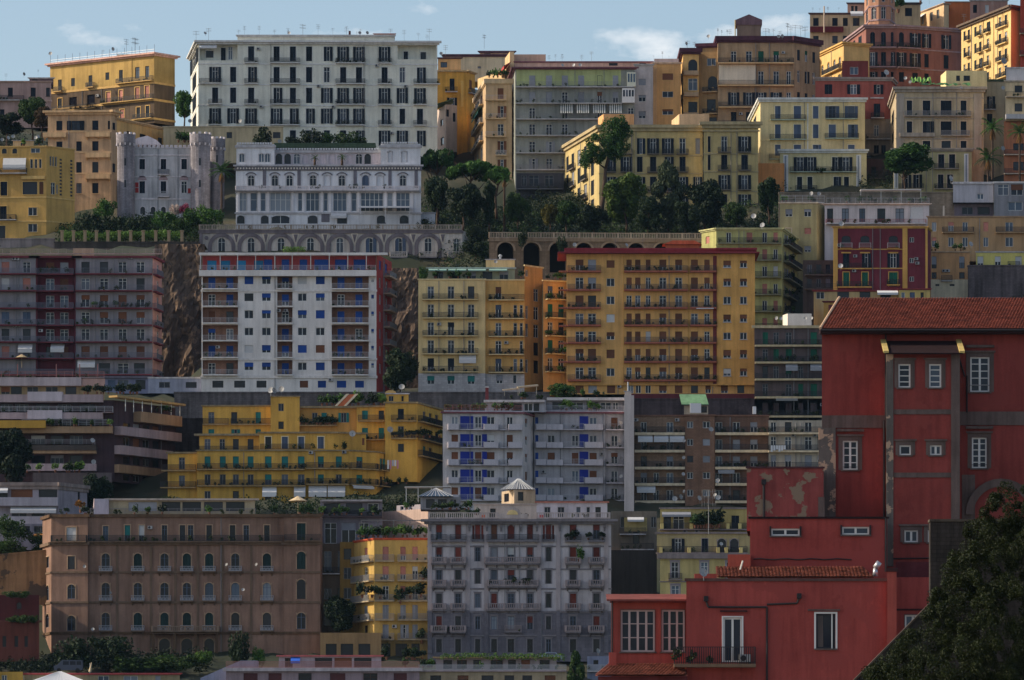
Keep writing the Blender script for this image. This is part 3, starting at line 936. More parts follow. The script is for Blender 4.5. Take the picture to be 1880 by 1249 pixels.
def wall_thing(name, label, px0, px1, py0, py1, Y, mat, th=1.2, cap=True, Y1=None, capm=None, py0b=None, cat='wall'):
    """free-standing stone wall with a coping, ends at px0 and px1"""
    Y1 = Y1 or Y
    A, B = Vector((PX(px0, Y), Y, 0)), Vector((PX(px1, Y1), Y1, 0)); L_ = (B - A).length; ang = atan2(B.y - A.y, B.x - A.x)
    root = bpy.data.objects.new(name, None); col.objects.link(root); zb = PZ(py1, Y); root.location = (A.x, A.y, zb); root.rotation_euler = (0, 0, ang)
    tag(root, label, cat)
    H = PZ(py0, Y) - zb; Hb = H if py0b is None else PZ(py0b, Y1) - zb
    b = MB(); n = max(2, int(L_ / 3)); g = random.Random(int(px0))
    b.prism([(0, 0), (L_, 0), (L_, Hb), (0, H)], 0, th)
    put('wall', b.mesh('wall', mat), root)
    if cap:
        b = MB(); b.prism([(-.1, H), (L_ + .1, Hb), (L_ + .1, Hb + .25), (-.1, H + .25)], -.12, th + .1)
        put('coping', b.mesh('coping', capm or mat), root)
    return root
wall_thing('retaining_wall', 'long grey stone retaining wall behind the yellow stepped building', 320, 1010, 722, 800, 1004, STONE, 1.5)
wall_thing('retaining_wall', 'dark stone retaining wall above the brown brick apartments', 1150, 1520, 734, 800, 1006, stucco('3c3438', .6, brick=.7), 1.5)
wall_thing('retaining_wall', 'grey rubble wall above the tiled red roof', 1778, 1900, 489, 580, 1046, stucco('4a4448', .6, brick=.6), 1.5)
wall_thing('retaining_wall', 'tan plastered sloping wall with bare patches beside the brown palazzo', -20, 86, 1022, 1110, 905, stucco('6e5238', .5, patch='3c3028'), 1.5, py0b=1012)
wall_thing('garden_wall', 'low grey wall under the ochre house and pergola', -20, 100, 440, 470, 1100, stucco('6a6466', .5), 1.0)
wall_thing('garden_wall', 'low dark wall carrying the pergola pillars', 100, 366, 446, 470, 1099, stucco('3e3a38', .5, brick=.5), 1.0)

# undergrowth on the garden slopes
def undergrowth(name, label, px0, px1, f, n, mat, rad=(0.8, 1.8), per=46, size=.22, seed=4):
    """f(px) gives (nearest distance, farthest distance)"""
    rr = random.Random(seed); C, Q = [], []
    for _ in range(n):
        px = rr.uniform(px0, px1); Ya, Yb = f(px); Y = rr.uniform(Ya, Yb); r = rr.uniform(*rad)
        C.append((PX(px, Y), Y, ground_z(px, Y) + r * .35)); Q.append(r)
    o = put(name, leaf_mesh(name, C, Q, per, size, mat, seed)); tag(o, label, None, None, 'stuff')
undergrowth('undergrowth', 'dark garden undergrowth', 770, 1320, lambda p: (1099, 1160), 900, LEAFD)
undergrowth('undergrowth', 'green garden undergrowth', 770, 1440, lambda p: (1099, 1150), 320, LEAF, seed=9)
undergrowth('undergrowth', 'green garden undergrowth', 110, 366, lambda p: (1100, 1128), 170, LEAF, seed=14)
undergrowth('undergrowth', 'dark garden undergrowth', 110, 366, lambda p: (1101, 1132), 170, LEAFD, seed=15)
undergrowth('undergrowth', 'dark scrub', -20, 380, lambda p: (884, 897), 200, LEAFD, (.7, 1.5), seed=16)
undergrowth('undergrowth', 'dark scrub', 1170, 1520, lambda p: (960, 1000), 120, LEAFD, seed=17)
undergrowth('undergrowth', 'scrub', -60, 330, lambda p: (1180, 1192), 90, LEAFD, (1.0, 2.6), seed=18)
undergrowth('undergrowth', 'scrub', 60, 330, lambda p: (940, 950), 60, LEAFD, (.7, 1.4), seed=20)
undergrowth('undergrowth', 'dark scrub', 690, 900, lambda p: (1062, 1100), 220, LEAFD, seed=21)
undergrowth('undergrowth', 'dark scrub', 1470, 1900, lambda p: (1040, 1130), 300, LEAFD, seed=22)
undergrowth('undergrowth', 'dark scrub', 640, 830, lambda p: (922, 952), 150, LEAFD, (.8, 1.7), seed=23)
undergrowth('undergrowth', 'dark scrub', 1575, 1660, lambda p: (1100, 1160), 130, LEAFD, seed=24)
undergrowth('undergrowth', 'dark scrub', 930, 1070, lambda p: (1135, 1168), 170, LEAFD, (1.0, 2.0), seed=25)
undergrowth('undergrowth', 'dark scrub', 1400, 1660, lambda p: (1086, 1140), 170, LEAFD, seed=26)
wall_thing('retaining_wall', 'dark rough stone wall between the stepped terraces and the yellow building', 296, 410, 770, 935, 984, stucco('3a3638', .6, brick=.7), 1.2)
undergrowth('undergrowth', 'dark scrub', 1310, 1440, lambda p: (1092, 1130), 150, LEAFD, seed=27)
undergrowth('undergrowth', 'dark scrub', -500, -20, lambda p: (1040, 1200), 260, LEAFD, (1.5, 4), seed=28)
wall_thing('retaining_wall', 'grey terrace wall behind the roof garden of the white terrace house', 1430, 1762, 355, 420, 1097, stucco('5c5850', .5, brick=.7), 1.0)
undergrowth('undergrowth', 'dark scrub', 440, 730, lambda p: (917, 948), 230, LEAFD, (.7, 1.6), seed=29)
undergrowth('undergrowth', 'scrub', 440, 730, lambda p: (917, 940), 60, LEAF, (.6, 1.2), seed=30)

# ================================================================== top of the hill
def pots(n, p0, p1, py, Y, where, size=(0.7, 1.1), mat=None):
    for _ in range(n): potplant(RND.uniform(p0, p1), py, Y, RND.uniform(*size), where, mat)

# long low pinkish house at the far left
b = Bld('terrace_house', 'low pinkish brown house behind trees beside the yellow and brown block', 1222)
st = dict(sh=SH_DARK, trim=stucco('8a7670', .3), frame=DARKF)
f = b.block([(-60, 1222), (94, 1222)], 149, 235, stucco('7d6a68', .35), 12, st=st, cornice=(.35, .3))
f.grid([(161, 177), (201, 214)], [(19, 9), (61, 9), (88, 7), (4, 8), (40, 8)], ['ccg..', '...cg'], sill=True)
f.balc(-30, 44, 184, .8); f.band(184, .35, .2)
f = b.block([(54, 1226), (98, 1226)], 138, 152, stucco('4a3d44', .3), 6, cornice=(.3, .4)); f.win(64, 141, 149, 10, 'd')
aerial(11, 135, 149, 1222, 'the low pinkish house'); aerial(70, 128, 138, 1224, 'the low pinkish house'); dish(45, 136, 1221, 'the low pinkish house', size=1.3); dish(11, 180, 1221.5, 'the low pinkish house')

# yellow block with brown lower floors
b = Bld('apartment_block', 'yellow apartment block with brown lower storeys and railed flat roof, under open sky', 1222)
YEL = stucco('86703f', .35); BRN = stucco('463c32', .4); TRY = stucco('947a4a', .2)
st = dict(sh=SH_DARK, trim=TRY, frame=DARKF, ro=SH_PINK, slab=TRY)
fs = b.block([(92, 1239), (283, 1222), (321, 1227)], 97, 150, YEL, 14, st=st)
b.cornice(b.blocks[-1], .7, .9, stucco('a08078', .3))
q = fs[0]
for px, y0, y1, w, c in [(110, 128, 150, 7, 'c'), (134, 128, 143, 7, 'c'), (166, 126, 147, 7, 'c'), (197, 124, 138, 7, 'c'), (222, 122, 143, 7, 'c'), (252, 120, 141, 8, 'w'), (270, 120, 141, 7, 'w')]: q.win(px, y0, y1, w, c)
q.balc(100, 116, 150, .8); q.balc(160, 174, 148, .7); q.balc(216, 282, 147, .8); q.pipe(242, 98, 147, TRY)
st = dict(sh=SH_DARK, trim=TRY, frame=BROWNF, ro=SH_PINK, su=.16, sum=TRY, slab=TRY)
fs2 = b.block([(92, 1239), (283, 1222), (321, 1227)], 150, 226, BRN, 14, st=st, wallname='lower_wall')
for k in (0, 1): fs2[k].band(150, .45, .1, TRY); fs2[k].band(181, .5, .14, TRY); fs2[k].band(216, .45, .12, TRY)
q = fs2[0]
for px, y0, y1, w, c in [(110, 163, 187, 8, 'c'), (134, 163, 186, 14, 'd'), (167, 162, 184, 14, 'd'), (199, 160, 181, 8, 'r'), (222, 159, 180, 7, 'r'), (252, 157, 178, 8, 'r'), (270, 156, 178, 8, 'r'), (224, 195, 211, 8, 'r'), (254, 194, 213, 7, 'c'), (271, 193, 214, 7, 'c')]:
    q.win(px, y0, y1, w, c, su=0 if c == 'd' else .16)
q.balc(96, 176, 187, .8); q.balc(188, 283, 181, .9); q.balc(246, 280, 216, .7)
rl = MB()
A_, B_ = fs[0].A + Vector((0, 1)), fs[0].B + Vector((0, 1)); zt = fs[0].zt
for k in range(15):
    p = A_ + (B_ - A_) * (k / 14); rl.tube((p.x, p.y, zt), (p.x, p.y, zt + 2.0), .06, n=4)
    if k < 14:
        p2 = A_ + (B_ - A_) * ((k + 1) / 14)
        for z in (.5, .95): rl.tube((p.x, p.y, zt + z), (p2.x, p2.y, zt + z), .045, n=4, cap=False)
r_ = b.root.location; rl.v = [(x - r_.x, y - r_.y, z - r_.z) for x, y, z in rl.v]
put('roof_railing', rl.mesh('roof_railing', STEEL), b.root)
f = b.block([(215, 1230), (251, 1230)], 90, 102, stucco('3b4240', .3), 5)
for px in (92, 208): dish(px, 90 if px > 100 else 98, 1228, 'the yellow and brown block', size=1.4)
for px, t in ((232, 72), (248, 70), (190, 92)): aerial(px, t, 99, 1230, 'the yellow and brown block')

# tan house in front of it, with a wing
b = Bld('apartment_house', 'tan corner house with dark shutters and bracketed cornice beside the grey castle villa', 1152)
TAN = stucco('90795f', .4); TRT = stucco('9c8464', .3)
st = dict(sh=SH_DARK, trim=TRT, frame=DARKF, slab=TRT, sill=True, sum=TRT)
fs = b.block([(88, 1153), (204, 1152), (214, 1154)], 203, 400, TAN, 14, st=st); b.cornice(b.blocks[-1], .9, 1.0, TRT)
q = fs[0]
q.grid([(221, 239), (259, 277), (297, 318), (336, 355)], [(109, 11), (139, 16), (175, 11), (145, 10)], ['coc.', 'c.cc', '..dc', '..cg'])
q.win(200, 222, 238, 4, 'c'); q.win(146, 297, 318, 11, 'c'); fs[1].win(209, 224, 238, 5, 'c'); fs[1].win(209, 299, 316, 5, 'c')
for y in (250, 288, 327): q.balc(158, 203, y, .9, 'solid', .75, .25, TRT, TRT, 3); q.band(y - 10, .3, .1, TRT)
q.balc(80, 122, 250, .9, 'solid', .75, .25, TRT, TRT, 3)
q2 = b.block([(213, 1154), (314, 1172)], 214, 330, stucco('a5834f', .3), 10, st=st); b.cornice(b.blocks[-1], .5, .5, TRT)
q2.grid([(234, 250)], [(237, 9), (262, 11), (294, 8)], ['gcg']); q2.pipe(279, 222, 262)
q2.win(237, 238, 252, 8, 'w')

# ochre house with perforated stair windows, far left
b = Bld('ochre_house', 'bright ochre house with white terrace awning and slit vents at the left edge', 1122)
OCH = stucco('95783f', .25); TRO = stucco('a08650', .2)
st = dict(sh=SH_DARK, trim=TRO, frame=WHITE, su=.12, sum=TRO, sill=True)
fs = b.block([(-40, 1123), (85, 1122), (137, 1127)], 268, 450, OCH, 12, st=st, cornice=(.3, .25))
q = fs[0]
for px, y0, y1, w, c in [(65, 272, 281, 17, 'w'), (58, 292, 309, 5, 'g'), (66, 292, 309, 5, 'g'), (74, 292, 309, 5, 'g'), (55, 334, 357, 27, 'd'), (76, 334, 357, 8, 'r'), (60, 381, 396, 16, 'g'), (60, 411, 426, 17, 'g'), (7, 333, 359, 13, 'c'), (6, 378, 403, 13, 'c'), (4, 414, 437, 12, 'd')]: q.win(px, y0, y1, w, c, ro=SH_BROWN)
q.win(8, 272, 282, 9, 'D'); q.win(27, 272, 282, 9, 'D'); q.balc(-20, 50, 318, 1.2, 'rail'); q.awning(6, 48, 290, 2.4, .6, vert=False)
q.balc(40, 83, 328, .6, 'solid', .5, .2, TRO, TRO); q.balc(-20, 30, 403, .9)
for y in (361, 405):
    for g in fs: g.band(y, .3, .1, TRO)
q = fs[1]
for x in (93, 98, 103): q.win(x, 286, 304, 3.6, 'g', su=0)
q.win(97, 334, 356, 8, 'g', su=.1); q.win(105, 337, 354, 3, 'g', su=0)
for x in (111.5, 131):
    for k in range(11): q.win(x, 289 + k * 6.4, 292.4 + k * 6.4, 4.2, 'd', su=0, sill=False, rev=.12)
for x, y in ((17, 252), (24, 250), (4, 256), (65, 252), (72, 250)): dish(x, y, 1121, 'the ochre house roof', size=1.25)
bt = Bld('roof_shed', 'pale roof shed with plants on the ochre house', 1124, 'shed')
g = bt.block([(24, 1124), (62, 1124)], 258, 269, stucco('a9916a', .3), 4, cornice=(.15, .3)); g.win(42, 262, 268, 8, 'd')
pots(4, 20, 85, 268, 1122.5, 'the ochre house roof', (1, 1.6))

# grey castle villa
b = Bld('castle_villa', 'grey white mock castle villa with battlemented towers', 1136)
GRV = stucco('8a8c92', .4); TOW = stucco('6e6d76', .5, brick=.6); TRG = stucco('9c9aa2', .3)
st = dict(sh=SH_DARK, trim=TRG, frame=WHITE, slab=TRG, su=.14, sum=TRG)
f = b.block([(247, 1136), (350, 1136)], 270, 402, GRV, 12, st=st)
for x in (261, 300, 338): f.win(x, 292, 311, 10, 'c')
for x, c in ((261, 'c'), (300, 'c'), (338, 'g')): f.win(x, 333, 355, 10, c)
for x in (262, 281, 300): f.win(x, 380, 393, 9, 'D')
f.band(324, .2, .08); f.band(364, .35, .1); f.band(284, .25, .12); f.balc(290, 311, 361, .8, 'rail', rm=WIRON); f.balc(290, 311, 320, .6, 'rail')
for x in (261, 300, 338):                                           # blind lunettes over the windows
    lb = MB(); pts = [(-.95 * cos(pi * k / 8), .95 * sin(pi * k / 8)) for k in range(9)]; lb.prism(pts, -.08, .02); f.put('lunette', lb.mesh('lunette', stucco('7b6b70', .3)), f.u(x), f.z(331))
for x, y in ((251.5, 336), (251.5, 346), (348, 347)):
    sb = MB(); sb.box(-.35, .35, -.1, 0.02, 0, 1.0); f.put('red_shutter', sb.mesh('red_shutter', plain('red_paint', (.33, .03, .03))), f.u(x), f.z(y + 8))
for k in range(13):
    mb_ = MB(); mb_.box(-.3, .3, -.15, .35, -.3, .4); f.put('merlon', cached('merlon', lambda: mb_.mesh('merlon', TRG)), f.u(250 + k * 8.1), f.z(270))
def round_tower(b, px, rpx, top, bot, Y, mat, m2, slits=()):
    R_ = rpx * Y / F; X = PX(px, Y); zt, zb = PZ(top, Y), PZ(bot, Y); r = b.root.location; n = 22
    t = MB()
    def ring(z0, z1, r0, r1):
        for k in range(n):
            a, c = 2 * pi * k / n, 2 * pi * (k + 1) / n
            t.quad((r0 * cos(a), r0 * sin(a), z0), (r0 * cos(c), r0 * sin(c), z0), (r1 * cos(c), r1 * sin(c), z1), (r1 * cos(a), r1 * sin(a), z1))
    H = zt - zb
    ring(0, H - 2.4, R_, R_); ring(H - 2.4, H - 1.7, R_, R_ + .2); ring(H - 1.7, H, R_ + .2, R_ + .2)
    t.poly([((R_ + .2) * cos(2 * pi * k / n), (R_ + .2) * sin(2 * pi * k / n), H - .25) for k in range(n)])
    loc = (X - r.x, Y - r.y, zb - r.z)
    o = put('tower', t.mesh('tower', mat, False), b.root, loc)
    for k in range(10):
        a = 2 * pi * (k + .5) / 10; q = MB(); q.box(-.28, .28, -.16, .16, 0, .42)
        put('merlon', cached(('merl', m2.name), lambda: q.mesh('merlon', m2)), o, ((R_ + .06) * cos(a), (R_ + .06) * sin(a), H - .03), a + pi / 2)
    for k in range(12):
        a = 2 * pi * k / 12; q = MB(); q.box(-.12, .12, -.2, .1, 0, .5); put('corbel', cached(('corb', m2.name), lambda: q.mesh('corbel', m2)), o, ((R_ + .08) * cos(a), (R_ + .08) * sin(a), H - 2.35), a + pi / 2)
    for sy in slits:
        q = MB(); q.box(-.18, .18, -.06, .2, 0, 1.5); put('slit_window', cached('slit', lambda: q.mesh('slit_window', GLASSD)), o, (0, -R_ + .02, PZ(sy, Y) - zb))
    return o
round_tower(b, 231, 16, 248, 402, 1135, TOW, TRG, (306, 346, 270))
round_tower(b, 368, 18, 248, 402, 1135, TOW, TRG, (306, 346))
round_tower(b, 399, 13, 256, 402, 1140, TOW, TRG, (300,))
hb = MB(); hb.prism([(-3.2, 0), (3.2, 0), (2.2, 1.0), (0.3, 1.9), (-1.9, 1.4)], 0, 3.5); put('gable', hb.mesh('gable', TRG), b.root, (PX(268, 1139) - b.root.location.x, 3, PZ(266, 1139) - b.root.location.z))

# big white palazzo on the skyline
b = Bld('white_palazzo', 'large white palazzo with rows of dark shutters and many aerials on the skyline', 1190)
WP = stucco('a6aaa4', .22); WPT = stucco('9a9ea2', .25)
st = dict(sh=SH_DARK, trim=WPT, frame=WHITE, slab=WPT, su=.1, sum=WPT)
fs = b.block([(350, 1214), (364, 1190), (803, 1191)], 75, 292, WP, 16, st=st); b.cornice(b.blocks[-1], .8, .9, WPT)
f = fs[1]
at = b.block([(436, 1190.3), (724, 1190.3)], 64, 76, WP, 14, st=st); b.cornice(b.blocks[-1], .5, .35, WPT)
cols = [(395, 11), (428, 11), (461, 11), (507.7, 11), (537.7, 11), (567.4, 11), (600, 11), (630, 11), (659, 11), (706, 11), (738.6, 10), (771, 11)]
rec1 = f.recess(367, 436, 82, 111, 1.6); rec1.win(385, 92, 104, 14, 'd', raised=True); rec1.win(410, 86, 110, 9, 'c', raised=True); rec1.win(423, 84, 108, 8, 'w', raised=True); f.awning(366, 398, 83, .8, .8, vert=False)
rec2 = f.recess(730, 800, 82, 108, 1.6); rec2.win(777, 93, 106, 10, 'd', raised=True); rec2.win(745, 92, 107, 8, 'c', raised=True)
rows = [(85, 112), (123, 151), (161, 189), (199, 227), (239, 268)]
f.grid(rows, cols, ['..oooo' .replace('oooo', 'cccc') + 'aooo..', 'ocaccc' + 'gccccc'[0:1] + 'ccc' + 'go', 'cccccc' + 'ooooo' + 'o', 'oooooo' + 'ooooc' + 'c'.replace('c', 'c'), '.ccccc' + 'ccoooc'[0:6]])
f.balc(352 + 14, 407, 153, .8); f.balc(383, 407, 191, .8); f.balc(383, 407, 229, .8)
for y in (115, 153, 191, 229):
    f.balc(449, 474, y, .7); f.balc(496, 551, y, .8); f.balc(616, 671, y, .8); f.balc(694, 719, y, .7)
    if y > 115: f.balc(759, 783 if y > 153 else 808, y, .8)
    for g in fs: g.band(y + 1.5, .25, .08, WPT)
fs[0].grid(rows, [(357, 7)], ['o', 'c', 'c', 'c', 'c'])
for px in (692, 745, 480, 585, 612): f.aircon(px, 122 + 38 * RND.randrange(0, 3))
for px, t in [(360, 57), (383, 52), (438, 55), (449, 48), (476, 48), (504, 55), (529, 52), (556, 45), (584, 45), (611, 52), (636, 49), (662, 53), (717, 53), (742, 55), (768, 61), (788, 53), (784, 64), (655, 58)]:
    aerial(px, t, 66 if 436 < px < 724 else 76, 1196, 'the white palazzo roof')
for px in (378, 661, 675, 530): dish(px, 60, 1192, 'the white palazzo roof', size=1.2)
cb = Bld('chimney', 'dark chimney pot on the white palazzo roof', 1194, 'chimney'); cb.block([(640, 1194), (644, 1194)], 57, 66, stucco('4a3030', .3), .6)
hb = Bld('roof_hut', 'small flat hut with tiled edge on the white palazzo roof', 1195, 'roof hut'); g = hb.block([(687, 1195), (725, 1195)], 62, 70, stucco('a09890', .3), 4, cornice=(.2, .3, stucco('8d5a4c', .3)))

# houses between the palazzo and the green block
b = Bld('rooftop_house', 'cream flat-roofed house behind the ochre tenement with dark roof edge', 1250)
st = dict(trim=stucco('4a3440', .3), frame=DARKF, sh=SH_DARK)
f = b.block([(813, 1250), (930, 1250)], 100, 150, stucco('a69c84', .3), 10, st=st, cornice=(.6, .4)); f.win(830, 108, 120, 4, 'd'); f.win(880, 122, 126, 6, 'r')
f = b.block([(881, 1255), (944, 1255)], 88, 104, stucco('8d7a66', .3), 8, st=st, cornice=(.5, .5)); f.win(895, 92, 97, 12, 'w')
f = b.block([(804, 1240), (846, 1240)], 118, 140, stucco('a8875a', .3), 6, st=st, cornice=(.3, .5)); f.win(815, 126, 136, 12, 'w')
aerial(889, 64, 88, 1253, 'the cream rooftop house'); aerial(818, 83, 100, 1249, 'the cream rooftop house'); dish(810, 98, 1248, 'the cream rooftop house', size=1.3)
b = Bld('ochre_tenement', 'narrow ochre tenement squeezed beside the white palazzo', 1225)
OC2 = stucco('a9812f', .35)
st = dict(sh=SH_BROWN, frame=WHITE, trim=stucco('9c8a68', .3))
fs = b.block([(800, 1222), (858, 1222), (872, 1226)], 133, 300, OC2, 12, st=st, cornice=(.4, .5))
fs[0].grid([(148, 170), (183, 200), (225, 245)], [(830, 9), (812, 8)], ['c.', 'o.', 'o.'], sh=SH_DARK); fs[1].win(864, 149, 166, 5, 'c'); fs[0].balc(817, 840, 172, .8); fs[1].balc(860, 871, 173, .8); fs[0].pil(846, 851, 152, 200, .15, stucco('b8974c', .2), 'drain_chase')
b = Bld('pink_cottage', 'small pinkish white cottage beneath the ochre tenement with lean-to roof', 1215)
fs = b.block([(803, 1217), (819, 1208), (839, 1210)], 200, 285, stucco('a3968e', .3), 8, st=dict(frame=DARKF, sh=SH_BROWN)); fs[1].win(822, 209, 222, 5, 'd'); fs[1].win(834, 214, 230, 5, 'd'); fs[0].win(812, 256, 270, 6, 'd'); fs[0].win(811, 222, 234, 5, 'd')
lb = MB(); lb.prism([(0, 0), (3.9, 1.2), (3.9, 1.45), (0, .25)], -1, 5); put('roof', lb.mesh('roof', stucco('46583a', .4)), b.root, (PX(800, 1212) - b.root.location.x, -1, PZ(196, 1212) - b.root.location.z))

b = Bld('tan_tenement', 'tan balconied tenement with sunlit left flank and roof garden', 1182)
TT = stucco('8f7c62', .35); TTT = stucco('9a8a70', .25)
st = dict(sh=SH_BROWN, ro=SH_RED, frame=WHITE, trim=TTT, slab=TTT, rail=WIRON)
fs = b.block([(871, 1212), (892, 1182), (940, 1182)], 152, 330, TT, 12, st=st, cornice=(.4, .4, TTT, .8))
f = fs[1]
f.grid([(162, 182), (195, 216), (228, 249), (259, 282), (293, 312)], [(919, 11)], ['r', 'a', 'g', 'a', 'a'])
f.grid([(162, 182)], [(911, 5)], ['c'])
for y in (184, 218, 251): f.balc(891, 929, y, .9, 'bars')
f.balc(910, 930, 285, .7)
fs[0].grid([(162, 180), (195, 214), (228, 247), (259, 280)], [(876, 3.4), (884, 3.6)], ['gr', 'gg', 'gr', 'gg'])
for y in (184, 218, 251): fs[0].balc(872, 888, y, .9, 'bars')
fs[0].awning(874, 886, 187, 1.2, 1.0, plain('green_cloth', (.1, .28, .2), .9))
g = b.block([(877, 1210), (927, 1196)], 128, 154, stucco('a08a66', .3), 6, Y=1196)
for x in (898, 906, 914, 922, 930): potplant(x, 143, 1181.5, RND.uniform(1.2, 1.7), 'the tan tenement roof terrace')
hb = Bld('stair_tower', 'narrow cream stair tower with a red awning beside the green block', 1190, 'tower')
g = hb.block([(927, 1200), (936, 1190), (944, 1190)], 95, 150, stucco('9c8a68', .3), 4, st=dict(frame=DARKF)); g[0].awning(929, 939, 117, 1.6, 1.6, plain('red_cloth', (.45, .06, .05), .9))

# grey green balconied block
b = Bld('green_block', 'long grey-green apartment block with full-width balconies and striped awnings', 1175)
GG = stucco('686e6c', .35); SLG = stucco('83868a', .3)
st = dict(sh=SH_GREY, ro=SH_GREY, frame=WHITE, trim=stucco('54404a', .3), slab=SLG, rail=GREYF)
fs = b.block([(937, 1197), (946, 1175), (1165, 1175)], 124, 402, GG, 14, st=st); b.cornice(b.blocks[-1], .5, .9, stucco('5a3c46', .3))
f = fs[1]; TOPG = stucco('7d885e', .25)
f.pil(948, 1140, 128, 157, .04, TOPG, 'painted_panel')
ys = [160, 190, 219, 249, 281, 312, 346, 378]
pat = ['rrrrdr.', 'rrgrgr.', 'g.g.g.g', 'ggg.gg.', 'ga.gag.', 'aga.gg.', 'ga.ga.g', 'd.gd.g.']
cg = [(977, 11), (1008, 11), (1037, 11), (1067, 11), (1101, 9), (1130, 10), (1158, 10)]
for y, p in zip(ys, pat): f.grid([(y - 21, y - 1)], cg, [p], rev=.26 if y == 160 else .22, raised=(y == 160)); f.balc(947, 1164 if y != 190 else 1142, y, 1.2, 'bars' if y < 300 else 'rail', 1.0, .22)
STRIPE = vary('striped_cloth_pale', (.5, .5, .47), .1)
def striped(f, p0, p1, py, drop, out):
    a, c = f.u(p0), f.u(p1); w = c - a; bb = MB(); n = 12
    for k in range(n):
        x0, x1 = w * k / n, w * (k + 1) / n
        bb.quad((x0, -out * .3, 0), (x0, -out, -drop), (x1, -out, -drop), (x1, -out * .3, 0), k % 2)
    f.put('striped_awning', bb.mesh('striped_awning', [STRIPE, plain('striped_cloth_dark', (.05, .06, .055), .9)]), a, f.z(py))
for x in (1041, 1071, 1101, 1131): striped(f, x - 12, x + 12, 191, 2.2, 1.5)
lb = MB(); lb.box(0, 2.7, -1.2, .02, 0, 3.1); o = f.put('enclosed_balcony', lb.mesh('enclosed_balcony', stucco('c8ccd0', .15)), f.u(1142), f.z(190))
for k in range(4):
    pm = MB(); pm.box(-.2, .2, -1.23, -1.2, 1.3, 2.7); put('pane', cached('ebp', lambda: pm.mesh('pane', GLASS)), o, (.4 + .63 * k, 0, 0))
lb = MB(); lb.box(0, 1.9, -1.2, .02, 0, 3.0); o = f.put('enclosed_balcony', lb.mesh('enclosed_balcony', stucco('9aa096', .15)), f.u(1151), f.z(160))
for k in range(3):
    pm = MB(); pm.box(-.2, .2, -1.23, -1.2, .9, 2.7); put('pane', cached('ebq', lambda: pm.mesh('pane', GLASSB)), o, (.35 + .6 * k, 0, 0))
fs[0].grid([(y - 20, y - 4) for y in ys], [(941.5, 4)], ['g'] * 8)
q = b.block([(1165, 1178), (1199, 1178)], 114, 330, stucco('8e8a8c', .3), 10, st=dict(ro=SH_GREY, frame=WHITE, trim=SLG), cornice=(.4, .3))
q.grid([(141, 153), (171, 183), (201, 214), (235, 248)], [(1179, 13)], ['r', 'p', 'p', 'p'])
hb = Bld('roof_house', 'pink-roofed long roof storey with aerials above the grey-green block', 1190)
g = hb.block([(945, 1190), (1198, 1190)], 113, 128, stucco('9a7f74', .3), 5, st=dict(frame=DARKF), cornice=(.3, .3, stucco('6a4650', .3))); g.grid([(116, 121)], [(1126, 16), (1180, 12)], ['dd'])
g = hb.block([(937, 1194), (1002, 1194)], 95, 116, stucco('9c8070', .25), 6); 
for px, t in ((1008, 102), (1020, 100), (1032, 100), (1068, 101), (1086, 95), (965, 107)): aerial(px, t, 114, 1188, 'the roof storey above the grey-green block')
for px in (1034, 1052, 1065): dish(px, 119, 1186, 'the roof storey above the grey-green block', size=1.2)

b = Bld('orange_slab_block', 'narrow orange block with wide brown shutters between green and brown blocks', 1182)
f = b.block([(1199, 1182), (1250, 1182)], 115, 330, stucco('a07a4a', .3), 12, st=dict(ro=SH_BROWN, frame=WHITE, trim=stucco('a08a74', .3)), cornice=(.4, .3))
f.grid([(135, 147), (168, 179), (201, 211), (233, 243)], [(1226, 20)], ['r', 'g', 'p', 'r']); f.pil(1199, 1206, 116, 330, .1, stucco('a8845a', .3))
hb = Bld('roof_house', 'pale pink roof house on the orange block against the cloud', 1186); g = hb.block([(1201, 1186), (1246, 1186)], 108, 118, stucco('9a8a86', .3), 5)
for px, t in ((1200, 102), (1216, 95), (1228, 103)): aerial(px, t, 109, 1188, 'the orange block')

# brown balconied block with the roof tank house
b = Bld('brown_block', 'brown stepped block with wrapping balconies and a gabled tank house on top', 1185)
BB = stucco('7d6a52', .4); BBT = stucco('8d7a62', .3)
ROOFRED = stucco('3c2430', .3)
st = dict(sh=SH_DARK, ro=SH_GREEN, frame=WHITE, slab=stucco('a58c66', .3), trim=ROOFRED, rail=IRON)
fs = b.block([(1310, 1205), (1318, 1185), (1457, 1185), (1505, 1191)], 72, 250, BB, 4, st=st); b.cornice(b.blocks[-1], .8, .6, ROOFRED, .6)
f = fs[1]
f.grid([(94, 114), (131, 155), (170, 193), (206, 229)], [(1347, 10), (1375, 11), (1397, 10), (1425, 10), (1448, 8)], ['ggrr.', 'caggg', 'oooog', 'ccccc'])
for y in (116, 157, 197, 231):
    f.balc(1319, 1457, y, 1.2, 'rail', 1.0, .25); fs[0].balc(1308.5, 1317, y, 1.2, 'rail', 1.0, .25)
fs[2].grid([(90, 110), (128, 150), (168, 190)], [(1466, 5), (1480, 5), (1494, 5)], ['cgc', 'gcg', 'ccg'])
wp = f.pil(1320, 1388, 119, 155, .03, stucco('a8a294', .2), 'painted_panel')
q = b.block([(1280, 1188), (1320, 1187)], 80, 250, stucco('836b48', .35), 10, st=st); b.cornice(b.blocks[-1], .6, .4, ROOFRED, .4)
q.grid([(104, 118), (137, 162), (180, 203), (213, 229)], [(1306, 16), (1308, 17), (1306, 16), (1309, 14)], ['w...', '.D..', '..d.', '...d']); q.balc(1291, 1318, 166, .9); q.balc(1291, 1318, 206, .9)
fs = b.block([(1248, 1205), (1254, 1186), (1283, 1186)], 92, 250, stucco('9c7f4c', .35), 10, st=st); b.cornice(b.blocks[-1], .8, .8, ROOFRED, .5)
f = fs[1]; f.grid([(108, 134), (143, 165), (186, 210)], [(1272, 17)], ['D', 'w', 'd'])
